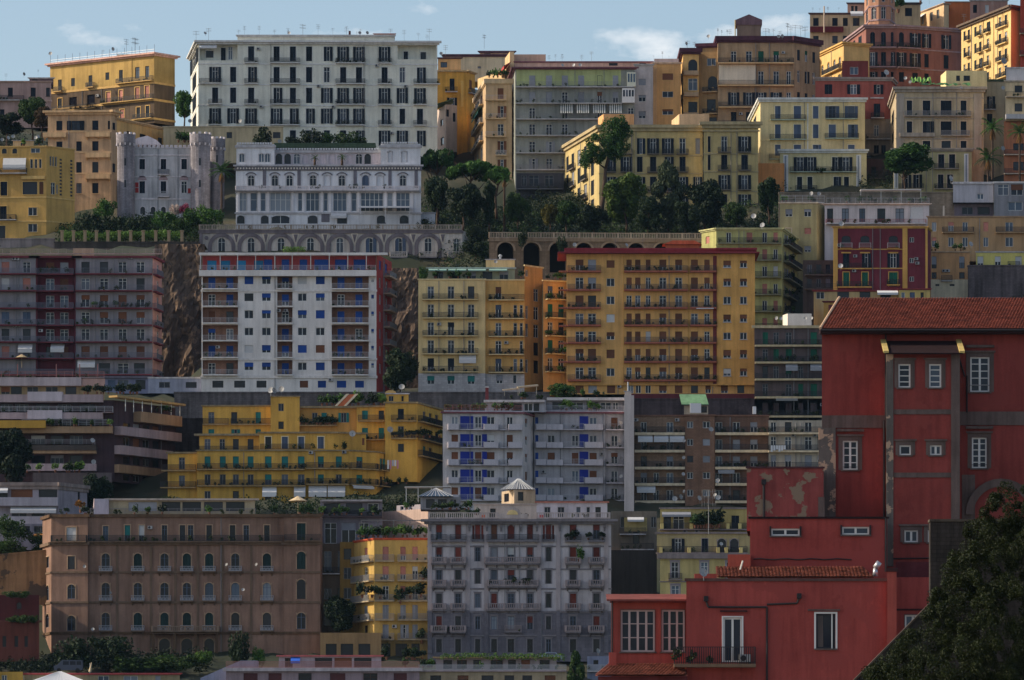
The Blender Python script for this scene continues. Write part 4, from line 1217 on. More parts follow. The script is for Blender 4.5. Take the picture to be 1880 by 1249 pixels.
for y in (136, 175, 213): f.balc(1255, 1282, y, 1.3, 'solid', .7, .25, BBT, BBT); fs[0].balc(1247, 1253, y, 1.0, 'solid', .7, .25, BBT, BBT)
hb = Bld('tank_house', 'gabled brown water tank house standing on the brown block roof', 1190, 'roof hut')
g = hb.block([(1353, 1190), (1397, 1190)], 44, 72, stucco('5f5148', .3), 5)
rb = MB(); W_ = 44 * .119 + .5; rb.prism([(0, 0), (W_, 0), (W_, 1.1), (W_ / 2, 2.3), (0, 1.1)], -.2, 5.5); put('gable_roof', rb.mesh('gable_roof', stucco('54424a', .35)), hb.root, (-W_ / 2, 0, PZ(46, 1190) - hb.root.location.z))
rb = MB(); rb.tube((0, 0, 0), (0, 0, 3.8), .12); put('vent_pipe', rb.mesh('vent_pipe', stucco('8a7f5a', .2)), hb.root, (-W_ / 2 - .15, -.1, .4))
for px, t in ((1262, 75), (1275, 77), (1318, 53), (1325, 56), (1335, 55), (1340, 54), (1406, 52), (1412, 54), (1420, 53), (1432, 57), (1446, 43), (1452, 47), (1460, 46), (1470, 47), (1478, 49)): aerial(px, t, 90 if px < 1290 else 70, 1188, 'the brown block roof')
for px in (1261, 1300, 1437, 1430): dish(px, 80 if px < 1270 else 66, 1184, 'the brown block roof', size=1.3)
hb = Bld('roof_room', 'plain sunlit beige roof room on the yellow garden palazzo', 1150, 'roof hut')
g = hb.block([(1233, 1158), (1247, 1148), (1302, 1148)], 212, 245, stucco('a08868', .3), 6, st=dict(frame=DARKF)); g[0].win(1238, 224, 234, 4, 'D'); dish(1282, 231, 1146, 'the beige roof room', size=1.3)
hb = Bld('roof_room', 'orange roof room behind the tall pine on the yellow garden palazzo', 1150, 'roof hut')
g = hb.block([(1098, 1154), (1108, 1148), (1164, 1148)], 212, 240, stucco('a87f54', .3), 6)

# ================================================================== top right cluster
b = Bld('cream_house', 'cream house with dark red balcony bands and a small awning on the upper skyline', 1245)
CRM = stucco('93866c', .35)
st = dict(sh=SH_DARK, frame=DARKF, trim=stucco('4c4044', .3), slab=stucco('5a2a30', .3), rail=stucco('4a1c22', .2))
f = b.block([(1487, 1245), (1590, 1245)], 24, 100, CRM, 12, st=st, cornice=(.4, .4))
f.grid([(33, 48), (66, 80)], [(1498, 10), (1533, 10), (1552, 9), (1572, 12)], ['cccd', 'ggd.']); f.balc(1487, 1548, 58, 1.0, 'solid', 1.0, .2); f.awning(1561, 1584, 21, 1.3, 1.6)
g = b.block([(1556, 1249), (1592, 1249)], 0, 26, stucco('8a6a5c', .3), 6, st=st, cornice=(.4, .3)); g.grid([(6, 18)], [(1565, 5), (1572, 5)], ['dd'])
rb = MB(); rb.tube((0, 0, 0), (0, 0, 6), .16); put('vent_pipe', rb.mesh('vent_pipe', stucco('8a8074', .2)), b.root, (PX(1513, 1244) - b.root.location.x, -1.1, PZ(60, 1244) - b.root.location.z))
for px, t in ((1492, 14), (1505, 15), (1520, 13), (1540, 14)): aerial(px, t, 24, 1246, 'the cream skyline house')

# pink octagon tower palazzo
b = Bld('pink_palazzo', 'pink palazzo with arched windows and an octagonal corner tower', 1222)
PK = stucco('6a4842', .3); PKT = stucco('74646a', .25)
st = dict(sh=SH_DARK, frame=WHITE, trim=PKT, slab=PKT, rail=IRON)
fs = b.block([(1550, 1246), (1590, 1222), (1646, 1222), (1688, 1224), (1766, 1228)], 46, 190, PK, 10, st=st); b.cornice(b.blocks[-1], .8, .7, PKT)
rws = [(59, 85), (96, 121), (132, 150)]
fs[1].grid(rws, [(1602, 9), (1622, 9), (1638, 5)], ['CCC', 'occ', 'ccc']); fs[2].grid(rws, [(1655, 9), (1680, 10)], ['CO', 'oo', 'cc']); fs[3].grid(rws, [(1701, 8), (1737, 9)], ['OO', 'cc', 'c.'])
fs[0].grid(rws, [(1558, 4), (1568, 4), (1579, 6)], ['ccc', 'ccc', 'ccc'])
for y in (87, 123):
    fs[1].balc(1592, 1645, y, 1.0, 'rail', 1.0, .25); fs[2].balc(1647, 1688, y, 1.0, 'rail', 1.0, .25); fs[0].balc(1556, 1588, y, 1.0, 'rail', 1.0, .25)
    for g in fs: g.band(y + 1, .3, .1)
tw = b.block([(1587, 1232), (1596, 1223), (1613, 1221.6), (1633, 1222), (1643, 1227)], -14, 47, stucco('80604f', .3), 7, st=st)
for g, x in ((tw[1], 1604), (tw[2], 1622), (tw[3], 1638), (tw[0], 1592)): g.win(x, 13, 35, 8 if x not in (1638, 1592) else 4, 'G', su=.1, sum=PKT); g.band(36, .3, .15); g.band(10, .3, .15); g.win(x, -8, 4, 6 if x not in (1638, 1592) else 3, 'g')
b = Bld('cream_annexe', 'cream annexe with dark window beside the octagonal tower', 1250)
f = b.block([(1640, 1250), (1690, 1250)], 5, 60, stucco('8e7c60', .3), 8, st=dict(frame=DARKF, trim=stucco('3e3638', .3), sh=SH_DARK), cornice=(.5, .4)); f.grid([(15, 30)], [(1668, 13), (1650, 8)], ['c.'])
potplant(1649, 24, 1248, 3.4, 'the cream annexe'); potplant(1690, 6, 1249, 2.4, 'the cream annexe')
b = Bld('terrace_wing', 'sunlit cream terrace wing with sloping white awnings', 1250)
fs = b.block([(1680, 1266), (1733, 1250), (1742, 1251)], 6, 60, stucco('a89070', .25), 8, st=dict(frame=WHITE, trim=stucco('8c7a68', .3)), cornice=(.3, .4)); fs[0].awning(1681, 1700, 12, 2.4, 2.0); fs[0].grid([(14, 30)], [(1710, 5), (1722, 5), (1694, 5)], ['ggg'])
b = Bld('rust_house', 'rust orange windowless gable house near the top corner', 1256)
f = b.block([(1735, 1256), (1781, 1256)], 3, 60, stucco('8a4a24', .25), 8, st=dict(frame=WHITE), cornice=(.2, .2, stucco('7a6a62', .3))); f.win(1741, 10, 22, 4, 'd')
b = Bld('dull_pink_house', 'dull pink house partly hidden behind the long sunlit yellow facade', 1275)
f = b.block([(1781, 1275), (1850, 1275)], 0, 60, stucco('7a5f58', .3), 8, st=dict(frame=DARKF, sh=SH_DARK), cornice=(.3, .3)); f.grid([(9, 24)], [(1790, 7), (1812, 7)], ['cr'])
aerial(1706, -8, 6, 1226, 'the terrace wing'); 
b = Bld('yellow_palazzo', 'long sunlit yellow facade with iron balconies and drainpipes at the top right', 1186)
YP = stucco('b39a66', .25); YPT = stucco('b8a26c', .2)
st = dict(sh=SH_DARK, frame=WHITE, su=.16, sum=YPT, slab=YPT, trim=stucco('4e453e', .3))
fs = b.block([(1765, 1214), (1856, 1186), (1890, 1190)], 10, 190, YP, 10, st=st); b.cornice(b.blocks[-1], .9, .9, stucco('4e453e', .3))
f = fs[0]
rw = [(24, 42), (55, 73), (86, 104), (117, 135), (147, 165)]
f.grid(rw, [(1771, 3.6), (1779, 4), (1791, 4), (1800, 4.4), (1814, 4.2), (1836, 4.6), (1847, 4.6)], ['cccgcgc', 'cgccgcg', 'gcccgcc', 'cgcgcgc', 'ccgccgc'])
for y in (44, 75, 106, 137):
    for a, c in ((1776, 1783), (1797, 1804), (1810, 1819), (1832, 1851)): f.balc(a, c, y, .7)
for x in (1784, 1806, 1825, 1842): f.pipe(x, 14, 175, stucco('5e4a34', .2))
fs[1].grid(rw, [(1868, 7)], ['.....'])
b = Bld('red_house', 'sliver of a red house at the top right edge', 1180)
f = b.block([(1873, 1180), (1930, 1180)], -20, 125, stucco('7c2f22', .3), 10, st=dict(frame=WHITE, slab=stucco('77695a', .2))); f.balc(1872, 1900, 62, 1); f.balc(1872, 1900, 102, 1)
for px, t in ((1770, 26), (1822, 4), (1840, -2)): aerial(px, t, t + 14, 1202, 'the long yellow facade')

# lit yellow terrace house
b = Bld('yellow_terrace_house', 'sunlit yellow terrace house with arched loggias stepping down to the left', 1195)
st = dict(sh=SH_LBLUE, frame=WHITE, slab=stucco('a8905a', .2), trim=stucco('a8894e', .25), su=.1, sum=stucco('a8894e', .25))
fs = b.block([(1492, 1218), (1549, 1196), (1596, 1199)], 76, 190, stucco('b0945c', .25), 10, st=st, cornice=(.7, .6))
fs[0].grid([(100, 120)], [(1500, 4), (1510, 4), (1521, 4), (1532, 4), (1542, 4)], ['GGGGG']); fs[0].grid([(132, 150)], [(1506, 4), (1518, 4), (1530, 4), (1541, 4)], ['cgcg']); fs[0].balc(1514, 1546, 122, .8); fs[0].balc(1500, 1546, 152, .8)
fs = b.block([(1463, 1222), (1494, 1212), (1500, 1213)], 106, 200, stucco('b09a78', .3), 8, Y=1212, st=st); b.cornice(b.blocks[-1], .6, .4, stucco('7c3430', .2))
fs[0].grid([(120, 136), (146, 160)], [(1470, 4), (1478, 4), (1487, 4)], ['cgc', 'gcg']); fs[0].balc(1464, 1492, 140, .8); fs[0].balc(1464, 1492, 163, .8)
b = Bld('dark_red_shed', 'dark red wall block with a lit window beside the pink palazzo', 1190)
f = b.block([(1546, 1190), (1594, 1190)], 112, 145, stucco('5e2c2a', .3), 6, st=dict(frame=WHITE)); f.win(1568, 123, 137, 15, 'w')

b = Bld('brick_red_house', 'brick red house with grey cornice behind the two cream palazzi', 1165)
BR = stucco('6e3a34', .3)
st = dict(sh=SH_DARK, frame=WHITE, slab=SLAB, trim=stucco('6a6462', .3))
fs = b.block([(1497, 1165), (1637, 1165.5), (1644, 1172)], 142, 218, BR, 12, st=st, cornice=(.8, .5)); f = fs[0]
f.grid([(155, 173), (190, 214)], [(1521, 14), (1567, 12), (1610, 12)], ['coo', '..c']); f.balc(1599, 1623, 216, .8); f.band(179, .2, .3, SLAB, 1598, 1622)
fs[1].grid([(156, 172), (190, 207)], [(1640.5, 3)], ['c', 'c'])
g = b.block([(1586, 1165.5), (1640, 1165.5)], 218, 330, stucco('6e675e', .4), 10, st=st, wallname='lower_wall'); g.grid([(229, 250), (266, 282)], [(1609, 9), (1622, 8)], ['g.', 'cc']); g.balc(1590, 1636, 255, 1.0, 'bars'); g.balc(1590, 1636, 290, 1.0, 'rail')
dish(1629, 132, 1164, 'the brick red house', size=2.0)

# cream palazzo left of the pine
b = Bld('cream_palazzo', 'cream palazzo with grey blue shutters, sunlit left flank and white-quoined lower wing', 1150)
CP = stucco('a0956f', .25); CPT = stucco('9aa0a2', .25)
st = dict(sh=SH_LBLUE, frame=SH_LBLUE, slab=stucco('7a8a80', .3), trim=CPT, su=.12, sum=stucco('b0ae9c', .2), rail=IRON)
fs = b.block([(1377, 1182), (1396, 1150), (1588, 1150)], 180, 375, CP, 14, st=st); b.cornice(b.blocks[-1], .9, .6, CPT)
f = fs[1]
f.grid([(195, 218), (229, 254), (266, 286)], [(1428, 10), (1464, 13), (1497.6, 10), (1528, 13), (1563, 12)], ['ccooo'.replace('oo', 'co', 1), 'ccccc', 'ccc.c'])
f.balc(1415, 1479, 220, .8); f.balc(1516, 1574, 218, .8, 'rail'); f.balc(1413, 1480, 256, .8); f.balc(1514, 1577, 254, .8); f.band(257, .2, .06, CP); f.pil(1482, 1484, 190, 360, .05, CPT, 'drainpipe')
fs[0].grid([(196, 214), (231, 250), (268, 284)], [(1386, 5)], ['w', 'c', 'c']); f.balc(1412, 1432, 292, .6)
g = b.block([(1432, 1147), (1591, 1147)], 278, 375, stucco('97916f', .3), 5, st=dict(st, sh=SH_DARK), cornice=(.8, .5, CPT), shrink=1.0)
g.grid([(292, 318)], [(1469, 12), (1488, 11), (1533, 11), (1553, 12)], ['oooo'], frame=WHITE); g.grid([(328, 352)], [(1468, 9), (1487, 9), (1535, 9), (1554, 9)], ['cccc'], sh=SH_DARK)
g.balc(1450, 1572, 319, .8); g.balc(1460, 1500, 353, .7); g.balc(1526, 1566, 353, .7)
for a in (1438, 1572): g.pil(a, a + 9, 288, 360, .12, stucco('b4b8bc', .2)); g.pil(a + 2.5, a + 5.5, 290, 358, .16, stucco('66707c', .2), 'pilaster_inlay')
pots(4, 1500, 1530, 318, 1146.3, 'the cream palazzo balcony')

# grey-cream palazzo right of the pine
b = Bld('grey_cream_palazzo', 'grey-cream palazzo with broken cornice and green roof tarpaulin behind the round pine', 1140)
GC = stucco('857b66', .35); GCT = stucco('7a746c', .35)
st = dict(sh=SH_DARK, frame=DARKF, slab=GCT, trim=GCT, su=.14, sum=stucco('94897a', .2))
fs = b.block([(1634, 1168), (1645, 1140), (1806, 1140)], 160, 400, GC, 14, st=st); b.cornice(b.blocks[-1], 1.1, .7, GCT)
f = fs[1]
f.grid([(185, 212), (223, 248), (259, 272)], [(1669.6, 10), (1701, 14), (1737, 20), (1769, 11)], ['cccc', 'oacc'.replace('o', 'c'), '.c.c']); f.win(1737, 259, 272, 17, 'd')
f.balc(1660, 1782, 213, .8, 'rail', rm=GREYF); f.balc(1652, 1716, 250, .8, 'solid', .6, .2, GCT, GCT); f.balc(1728, 1780, 249, .8, rm=GREYF)
for y in (179, 217, 254): f.band(y, .25, .08, GCT)
for a in (1646, 1788): f.pil(a, a + 14, 172, 275, .15, GCT)
fs[0].grid([(190, 210), (226, 246)], [(1639.5, 4)], ['c', 'c'])
g = b.block([(1640, 1137), (1784, 1137)], 276, 400, stucco('85805f', .3), 5, st=dict(st, frame=WHITE), cornice=(.7, .5, GCT), shrink=1.0)
g.grid([(287, 312)], [(1728, 11), (1748, 11), (1660, 11)], ['ccc']); g.grid([(324, 349)], [(1662, 11), (1682, 11), (1727, 10), (1744, 10)], ['aacc']); g.grid([(358, 382)], [(1729, 9), (1745, 8)], ['cc'])
for a in (1637, 1766): g.pil(a + 4, a + 12, 286, 350, .12, stucco('b4b8bc', .2)); g.pil(a + 6.5, a + 9.5, 288, 348, .16, stucco('66707c', .2), 'pilaster_inlay')
g.balc(1715, 1760, 313, .7); g.balc(1650, 1696, 350, .7); g.balc(1715, 1755, 350, .7)
hb = Bld('roof_room', 'pale yellow roof room behind the green tarpaulin', 1145, 'roof hut')
q = hb.block([(1727, 1152), (1737, 1145), (1812, 1145)], 130, 165, stucco('a59a72', .25), 6, st=dict(frame=DARKF)); q[1].grid([(139, 149)], [(1759, 7), (1775, 12)], ['dd'])
tb = MB(); g_ = np.random.default_rng(6)
for j in range(3):
    for i in range(18): tb.v.append((i * .62, j * 1.5, 0.25 + float(g_.random()) * .45 + j * .35))
for j in range(2):
    for i in range(17): a = j * 18 + i; tb.f.append((a, a + 1, a + 19, a + 18)); tb.m.append(0)
o = put('tarpaulin', tb.mesh('tarpaulin', vary('green_tarpaulin', (.06, .16, .05), .3)), None, (PX(1690, 1139), 1139.5, PZ(160, 1139.5)), 0); tag(o, 'rumpled green tarpaulin on the grey-cream palazzo roof', 'tarpaulin')
o = put('tarpaulin', CACHE.setdefault('tarp2', tb.mesh('tarpaulin', vary('light_green_tarpaulin', (.16, .3, .07), .3))), None, (PX(1672, 1140), 1139.6, PZ(158, 1140)), .1, (.42, .6, 1.6)); tag(o, 'light green sheet hanging over the grey-cream palazzo eaves', 'tarpaulin')
for px, y in ((1662, 143), (1670, 150), (1766, 160)): dish(px, y, 1138, 'the grey-cream palazzo roof', size=1.2)

# right edge
b = Bld('cream_gap_house', 'narrow cream house in the gap between the grey-cream palazzo and the edge', 1150)
f = b.block([(1800, 1150), (1850, 1150)], 146, 330, stucco('877c66', .35), 10, st=dict(sh=SH_DARK, frame=WHITE, trim=stucco('3e4a3c', .3)), cornice=(.5, .3)); f.grid([(177, 200), (209, 230)], [(1817, 10), (1838, 8)], ['a.', 'c.']); f.balc(1806, 1828, 201, .8)
b = Bld('beige_edge_block', 'beige block with white roof tank at the right edge above the palms', 1130)
st = dict(sh=SH_DARK, frame=DARKF, trim=stucco('8c8478', .3), rail=IRON, slab=stucco('8a8276', .3))
f = b.block([(1846, 1130), (1930, 1130)], 148, 222, stucco('978a70', .35), 12, st=st, cornice=(.4, .3)); f.grid([(157, 170), (190, 205)], [(1870, 14), (1856, 9)], ['d.', 'd.']); f.balc(1846, 1900, 178, 1.0, 'bars'); f.balc(1846, 1900, 218, 1.2, 'solid', .8, .2, SLAB, SLAB)
g = b.block([(1843, 1131), (1930, 1131)], 222, 345, stucco('85553c', .35), 10, st=st, wallname='lower_wall'); g.grid([(262, 275), (296, 312)], [(1870, 20), (1855, 10)], ['d.', 'd.']); g.balc(1843, 1900, 283, 1.0, 'rail'); g.balc(1843, 1900, 318, 1.0, 'rail')
h = b.block([(1847, 1132), (1930, 1132)], 121, 148, stucco('8f9298', .25), 8, st=st, wallname='roof_room'); h.band(121, .3, .2, SLAB)
dish(1845, 111, 1128, 'the beige edge block', size=2.4); dish(1842, 272, 1128, 'the beige edge block', size=1.6); dish(1842, 161, 1128, 'the beige edge block', size=1.3)
palm('shaggy palm with hanging dry fronds left of the beige edge block', 1822, 330, 218, 46, 1112)
palm('shorter bushy palm under the taller one beside the grey-cream palazzo', 1814, 345, 272, 50, 1106)
palm('palm cut by the right edge in front of the orange-brown lower storeys', 1872, 340, 226, 44, 1108)
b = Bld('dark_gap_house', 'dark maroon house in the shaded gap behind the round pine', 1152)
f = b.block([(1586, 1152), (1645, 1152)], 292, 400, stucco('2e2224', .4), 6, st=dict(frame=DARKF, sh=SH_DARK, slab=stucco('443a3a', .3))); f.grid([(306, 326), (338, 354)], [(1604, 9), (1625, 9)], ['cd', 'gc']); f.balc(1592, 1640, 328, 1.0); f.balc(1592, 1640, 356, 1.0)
b = Bld('shabby_slope_house', 'dark shabby house wedged between the olive block and the dark red house', 1050)
f = b.block([(1474, 1050), (1532, 1050)], 478, 600, stucco('3a3634', .45), 6, st=dict(frame=GREYF, sh=SH_DARK, slab=stucco('4c4844', .3))); f.grid([(486, 502), (512, 528)], [(1486, 9), (1503, 9), (1520, 8)], ['gdc', 'dgg']); f.balc(1478, 1530, 505, 1.0); f.balc(1478, 1530, 531, 1.0)

# ================================================================== garden band
b = Bld('lilac_villa', 'ornate lilac white villa with arched windows and tall glazed gallery above the arcade', 1122)
LV = stucco('a6acb6', .25); LVT = stucco('84878f', .3); LVD = stucco('52525c', .3)
st = dict(sh=SH_LBLUE, frame=WHITE, trim=LVT, slab=LVT, su=.14, sum=LVT)
f0 = b.block([(433, 1122), (773, 1122)], 303, 425, LV, 12, st=st); f0.band(303, .35, .5, LVT, name='cornice'); f0.band(306.2, .8, .22, LVD)
for k in range(62):                                                  # dentils under the terrace
    db = MB(); db.box(-.15, .15, -.42, .02, -.34, 0); f0.put('dentil', cached('dentil', lambda: db.mesh('dentil', stucco('d0ccc4', .2))), .4 + k * .612, f0.z(308.2))
for x, c in ((461, 'G'), (504.6, 'G'), (531.5, 'G'), (574.6, 'G'), (600.7, 'X'), (627.6, 'G'), (671, 'C'), (698, 'X'), (739.6, 'G')): f0.win(x, 322, 342, 12, c, glass=GLASS, rev=.25)
for x in (461, 504.6, 531.5, 574.6, 600.7, 627.6, 671, 698, 739.6):
    lb = MB(); n = 8
    for k in range(n):
        a0, a1 = pi * (.12 + .76 * k / n), pi * (.12 + .76 * (k + 1) / n)
        lb.prism([(1.0 * cos(a1), .75 * sin(a1)), (1.0 * cos(a0), .75 * sin(a0)), (1.25 * cos(a0), .97 * sin(a0)), (1.25 * cos(a1), .97 * sin(a1))], -.18, .02)
    f0.put('hood_mould', cached('hood', lambda: lb.mesh('hood_mould', LVD)), f0.u(x), f0.z(325))
for x in (485.5, 549, 652, 716, 764): f0.pil(x - 3, x + 3, 311, 345, .12, LVD)
for k in range(2): pass
f0.balc(433, 770, 350, 1.0, 'balu', .85, .25, LVT, stucco('a2a1a8', .25))
f0.band(352, .3, .12, LVT)
for x, w, c in ((446, 14, 'w'), (466, 12, 'w'), (483, 9, 'w'), (515, 38, 'w'), (551, 8, 'w'), (574, 24, 'g'), (598, 7, 'w'), (624, 24, 'w'), (650, 9, 'g'), (683, 41, 'w'), (716, 9, 'g'), (740, 24, 'w')):
    f0.win(x, 354, 388, w, c, mull=max(0, round(w / 9) - 1), trans=(.62,), glass=GLASSB, su=.08)
for x in (438, 476, 492, 537, 557, 591, 606, 642, 658, 708, 725, 757): f0.pil(x - 2, x + 2, 351, 390, .16, stucco('c8ccd6', .2), 'column')
f0.band(390, .35, .25, LVT)
for x, w in ((442, 14), (486, 14), (515, 34), (574, 18), (628, 18), (700, 16), (742, 16)): f0.win(x, 396, 411, w, 'D' if w < 30 else 'G', su=.1)
f0.awning(608, 636, 391, 1.2, .9); f0.pil(590, 605, 392, 408, .06, LVD, 'panel')
pg = MB(); W_ = f0.u(753) - f0.u(662)
for x in (0, W_ / 2, W_ - .12):
    pg.box(x, x + .12, -2.2, -2.08, 0, 2.9); pg.box(x, x + .12, -2.2, 0, 2.9, 3.02)
pg.box(0, W_, -2.25, -2.05, 3.02, 3.3); pg.box(0, W_, -2.2, 0, 3.3, 3.36)
f0.put('white_pergola', pg.mesh('white_pergola', plain('white_steel', (.62, .62, .64), .5)), f0.u(662), f0.z(411))
g = b.block([(773, 1124), (799, 1124)], 388, 425, LV, 6, st=st); g.band(388, .3, .15); g.win(780, 400, 411, 12, 'D', su=.08)
# upper storey: two end pavilions and a set-back arcade
l = b.block([(434, 1123), (504, 1123)], 264, 303, LV, 9, st=st); r = b.block([(699, 1123), (772, 1123)], 263, 303, LV, 9, st=st)
m = b.block([(503, 1125), (700, 1125)], 272, 303, stucco('8c8994', .25), 7, st=st)
for q, a, c in ((l, 434, 504), (r, 699, 772), (m, 503, 700)):
    q.band(266 if q is not m else 273, .5, .3, LVT, name='cornice')
    n = int((c - a) / 5)
    for k in range(n):
        mb_ = MB(); mb_.box(-.2, .2, -.28, .1, 0, .35); q.put('merlon', cached('vmerlon', lambda: mb_.mesh('merlon', LV)), .3 + k * (q.L - .5) / n, q.zt)
for x in (444, 480, 491): l.win(x, 281, 297, 10, 'G', glass=GLASSB)
r.win(716, 276, 297, 7, 'X'); r.win(742, 276, 297, 10, 'X')
for k, x in enumerate((512, 528, 545, 561, 577, 593, 609, 626, 642, 659, 675)): m.win(x, 279, 298, 12, 'DDGXXXXXXGD'[k], su=.1)
for x in (578, 628): palm('tiny potted palm on the lilac villa terrace, %s one' % ('wider-set' if x == 578 else 'nearer the right pavilion'), x, 303, 284, 16, 1121.3)
gb = MB(); gb.box(0, f0.u(690) - f0.u(503), 0, 6, 0, 1.0); put('roof_planter', gb.mesh('roof_planter', stucco('2a3a2e', .3)), b.root, (PX(503, 1126) - b.root.location.x, 4, PZ(271.5, 1126) - b.root.location.z))
for x, w, h, mt in ((478, 46, 36, LEAFD), (575, 60, 30, LEAFD), (640, 70, 28, LEAF), (540, 40, 18, LEAFD), (600, 40, 24, LEAFP)):
    bush('dark shrub of the terrace garden behind the lilac villa roof', x, 268, w, h, 1140, mt, 'shrubs of the terrace garden behind the lilac villa')
dish(514, 259, 1128, 'the lilac villa roof', size=1.4); aerial(573, 246, 268, 1130, 'the lilac villa roof', 2)
hb = Bld('garden_house', 'low beige garden house below the white palazzo', 1160)
g = hb.block([(300, 1160), (520, 1160)], 232, 300, stucco('8a8068', .35), 8, st=dict(frame=DARKF, sh=SH_BROWN, trim=stucco('98907c', .3)), cornice=(.25, .2)); g.grid([(243, 254)], [(332, 16), (421, 10), (508, 14)], ['rdd']); pots(5, 320, 350, 262, 1158, 'the beige garden house terrace', (1.5, 2.4))
for px in (349, 440): dish(px, 222, 1157, 'the beige garden house', size=1.4)
pots(12, 470, 745, 347, 1121.2, 'the lilac villa balustrade', (.6, 1.0))

# arcaded terrace below the villa
b = Bld('arcade_terrace', 'long grey terrace with decorated blind arches and balustrade below the lilac villa', 1106)
AR = stucco('6f6a70', .35); ARD = stucco('575258', .35); ARL = stucco('8f8a86', .35)
st = dict(frame=WHITE, sh=SH_LBLUE, trim=ARD, slab=AR, su=.2, sum=ARL)
fs = b.block([(366, 1106), (849, 1106), (862, 1111)], 423, 512, ARL, 14, st=st); f = fs[0]
f.balc(366, 848, 422, .3, 'balu', 1.0, .3, ARD, stucco('77706a', .4))
f.band(424, .5, .25, ARD, name='cornice')
f.pil(366, 372, 428, 512, .2, ARD)
xs = [407, 461, 516, 570, 624, 678, 732, 786]
for x in xs:
    lb = MB(); n = 12; r0, r1 = 2.0, 2.75
    for k in range(n):
        a0, a1 = pi * k / n, pi * (k + 1) / n
        lb.prism([(r0 * cos(a1), r0 * sin(a1)), (r0 * cos(a0), r0 * sin(a0)), (r1 * cos(a0), r1 * sin(a0)), (r1 * cos(a1), r1 * sin(a1))], -.2, .02)
    for sx in (-1, 1): lb.box(sx * 2.38 - .38, sx * 2.38 + .38, -.2, .02, -3.2, 0)
    f.put('arch_ring', cached('aring', lambda: lb.mesh('arch_ring', ARD)), f.u(x), f.z(453))
    f.win(x, 437, 466, 13, 'G' if x not in (678, 732) else 'A', sh=SH_LBLUE)
    sb = MB(); sb.prism([(-.75, .9), (.75, .9), (.12, -1.5), (-.12, -1.5)], -.1, .02); sb.prism([(-.45, .7), (.45, .7), (.05, -.9), (-.05, -.9)], -.16, -.09, 1)
    f.put('spandrel_ornament', cached('spand', lambda: sb.mesh('spandrel_ornament', [stucco('a19a90', .3), ARD])), f.u(x + 27), f.z(437))
rb = MB(); rb.tube((0, -.1, 0), (0, .02, 0), .42, n=12); f.put('roundel', rb.mesh('roundel', ARD), f.u(379), f.z(437))
f.win(838, 438, 466, 10, 'G'); f.band(468, .35, .18, ARD, 372, 720)
for x in (732, 786): f.balc(x - 16, x + 16, 472, 1.0, 'balu', 1.0, .3, AR, ARL); f.win(x, 476, 500, 16, 'D')
f.balc(822, 850, 472, 1.0, 'balu', 1.0, .3, AR, ARL)
for x in (372, 434, 489, 543, 597, 651, 705, 759, 813): f.pil(x - 1.5, x + 1.5, 468, 510, .2, ARL, 'downpipe')
pots(8, 380, 840, 421, 1106.5, 'the arcade terrace', (.7, 1.0))

# pergola pillars on the garden wall
for k, x in enumerate((114, 135, 156, 177, 198, 219, 240, 263, 286, 310, 334)):
    pb = MB(); pb.box(-.3, .3, -.3, .3, 0, 2.4); pb.box(-.4, .4, -.4, .4, 2.4, 2.6)
    o = put('pergola_pillar', cached('pillar', lambda: pb.mesh('pergola_pillar', stucco('7d6d58', .4))), None, (PX(x, 1099.5), 1099.5, PZ(447, 1099.5)))
    tag(o, 'square stone pillar of the vine pergola on the garden wall', 'pillar', 'pillars of the vine pergola')
C_, Q_ = [], []; rr = random.Random(8)
for k in range(150):
    x = rr.uniform(114, 330); C_.append((PX(x, 1100), 1100 + rr.uniform(.6, 3.4), PZ(430, 1100) + rr.uniform(-.5, .6) - max(0, rr.uniform(-1.5, .9)))); Q_.append(rr.uniform(.4, .75))
o = put('pergola_vine', leaf_mesh('pergola_vine', C_, Q_, 40, .16, LEAFL, 3)); tag(o, 'bright green vine trained along the row of stone pillars', 'vine')
bush('white flowering shrub in front of the grey castle villa', 322, 393, 24, 20, 1118, PETALW); bush('crimson bougainvillea in front of the grey castle villa', 342, 392, 28, 17, 1117.5, PETAL)
for x, y, w, h, mt, l_ in ((192, 395, 50, 30, LEAFP, 'bright green shrub against the tan corner house'), (165, 440, 70, 56, LEAFD, 'large dark bush right of the ochre house'), (205, 440, 60, 46, LEAFD, 'dark bush under the left castle tower'), (255, 435, 60, 40, LEAFD, 'dark bush below the arched castle windows'), (300, 418, 60, 30, LEAFP, 'green shrub left of the white flowering one'), (350, 412, 60, 30, LEAFP, 'green shrub under the crimson bougainvillea'), (385, 413, 60, 34, LEAFP, 'domed green shrub at the foot of the fan palm'), (330, 430, 60, 30, LEAF, 'low green shrub behind the last pergola pillars')):
    bush(l_, x, y, w, h, 1112 + RND.uniform(-3, 3), mt, 'shrubs of the castle villa garden')
palm('fan palm with rust coloured dry skirt between castle villa and lilac villa', 407, 410, 298, 44, 1116)
tree('dark_tree', 'dark bushy tree standing between the yellow block and the white palazzo', 'broad', 338, 248, 165, 40, 1186, LEAFP)
tree('dark_tree', 'round green tree beside the low pinkish house', 'broad', 60, 262, 178, 60, 1180, LEAF)
tree('dark_tree', 'russet brown tree at the foot of the pinkish house', 'broad', 78, 262, 196, 40, 1176, leaf_mat('russet', (.03, .02, .012), (.07, .045, .02)))
tree('dark_tree', 'dark tree cut by the left edge above the ochre house', 'broad', 12, 275, 205, 66, 1178, LEAFD)

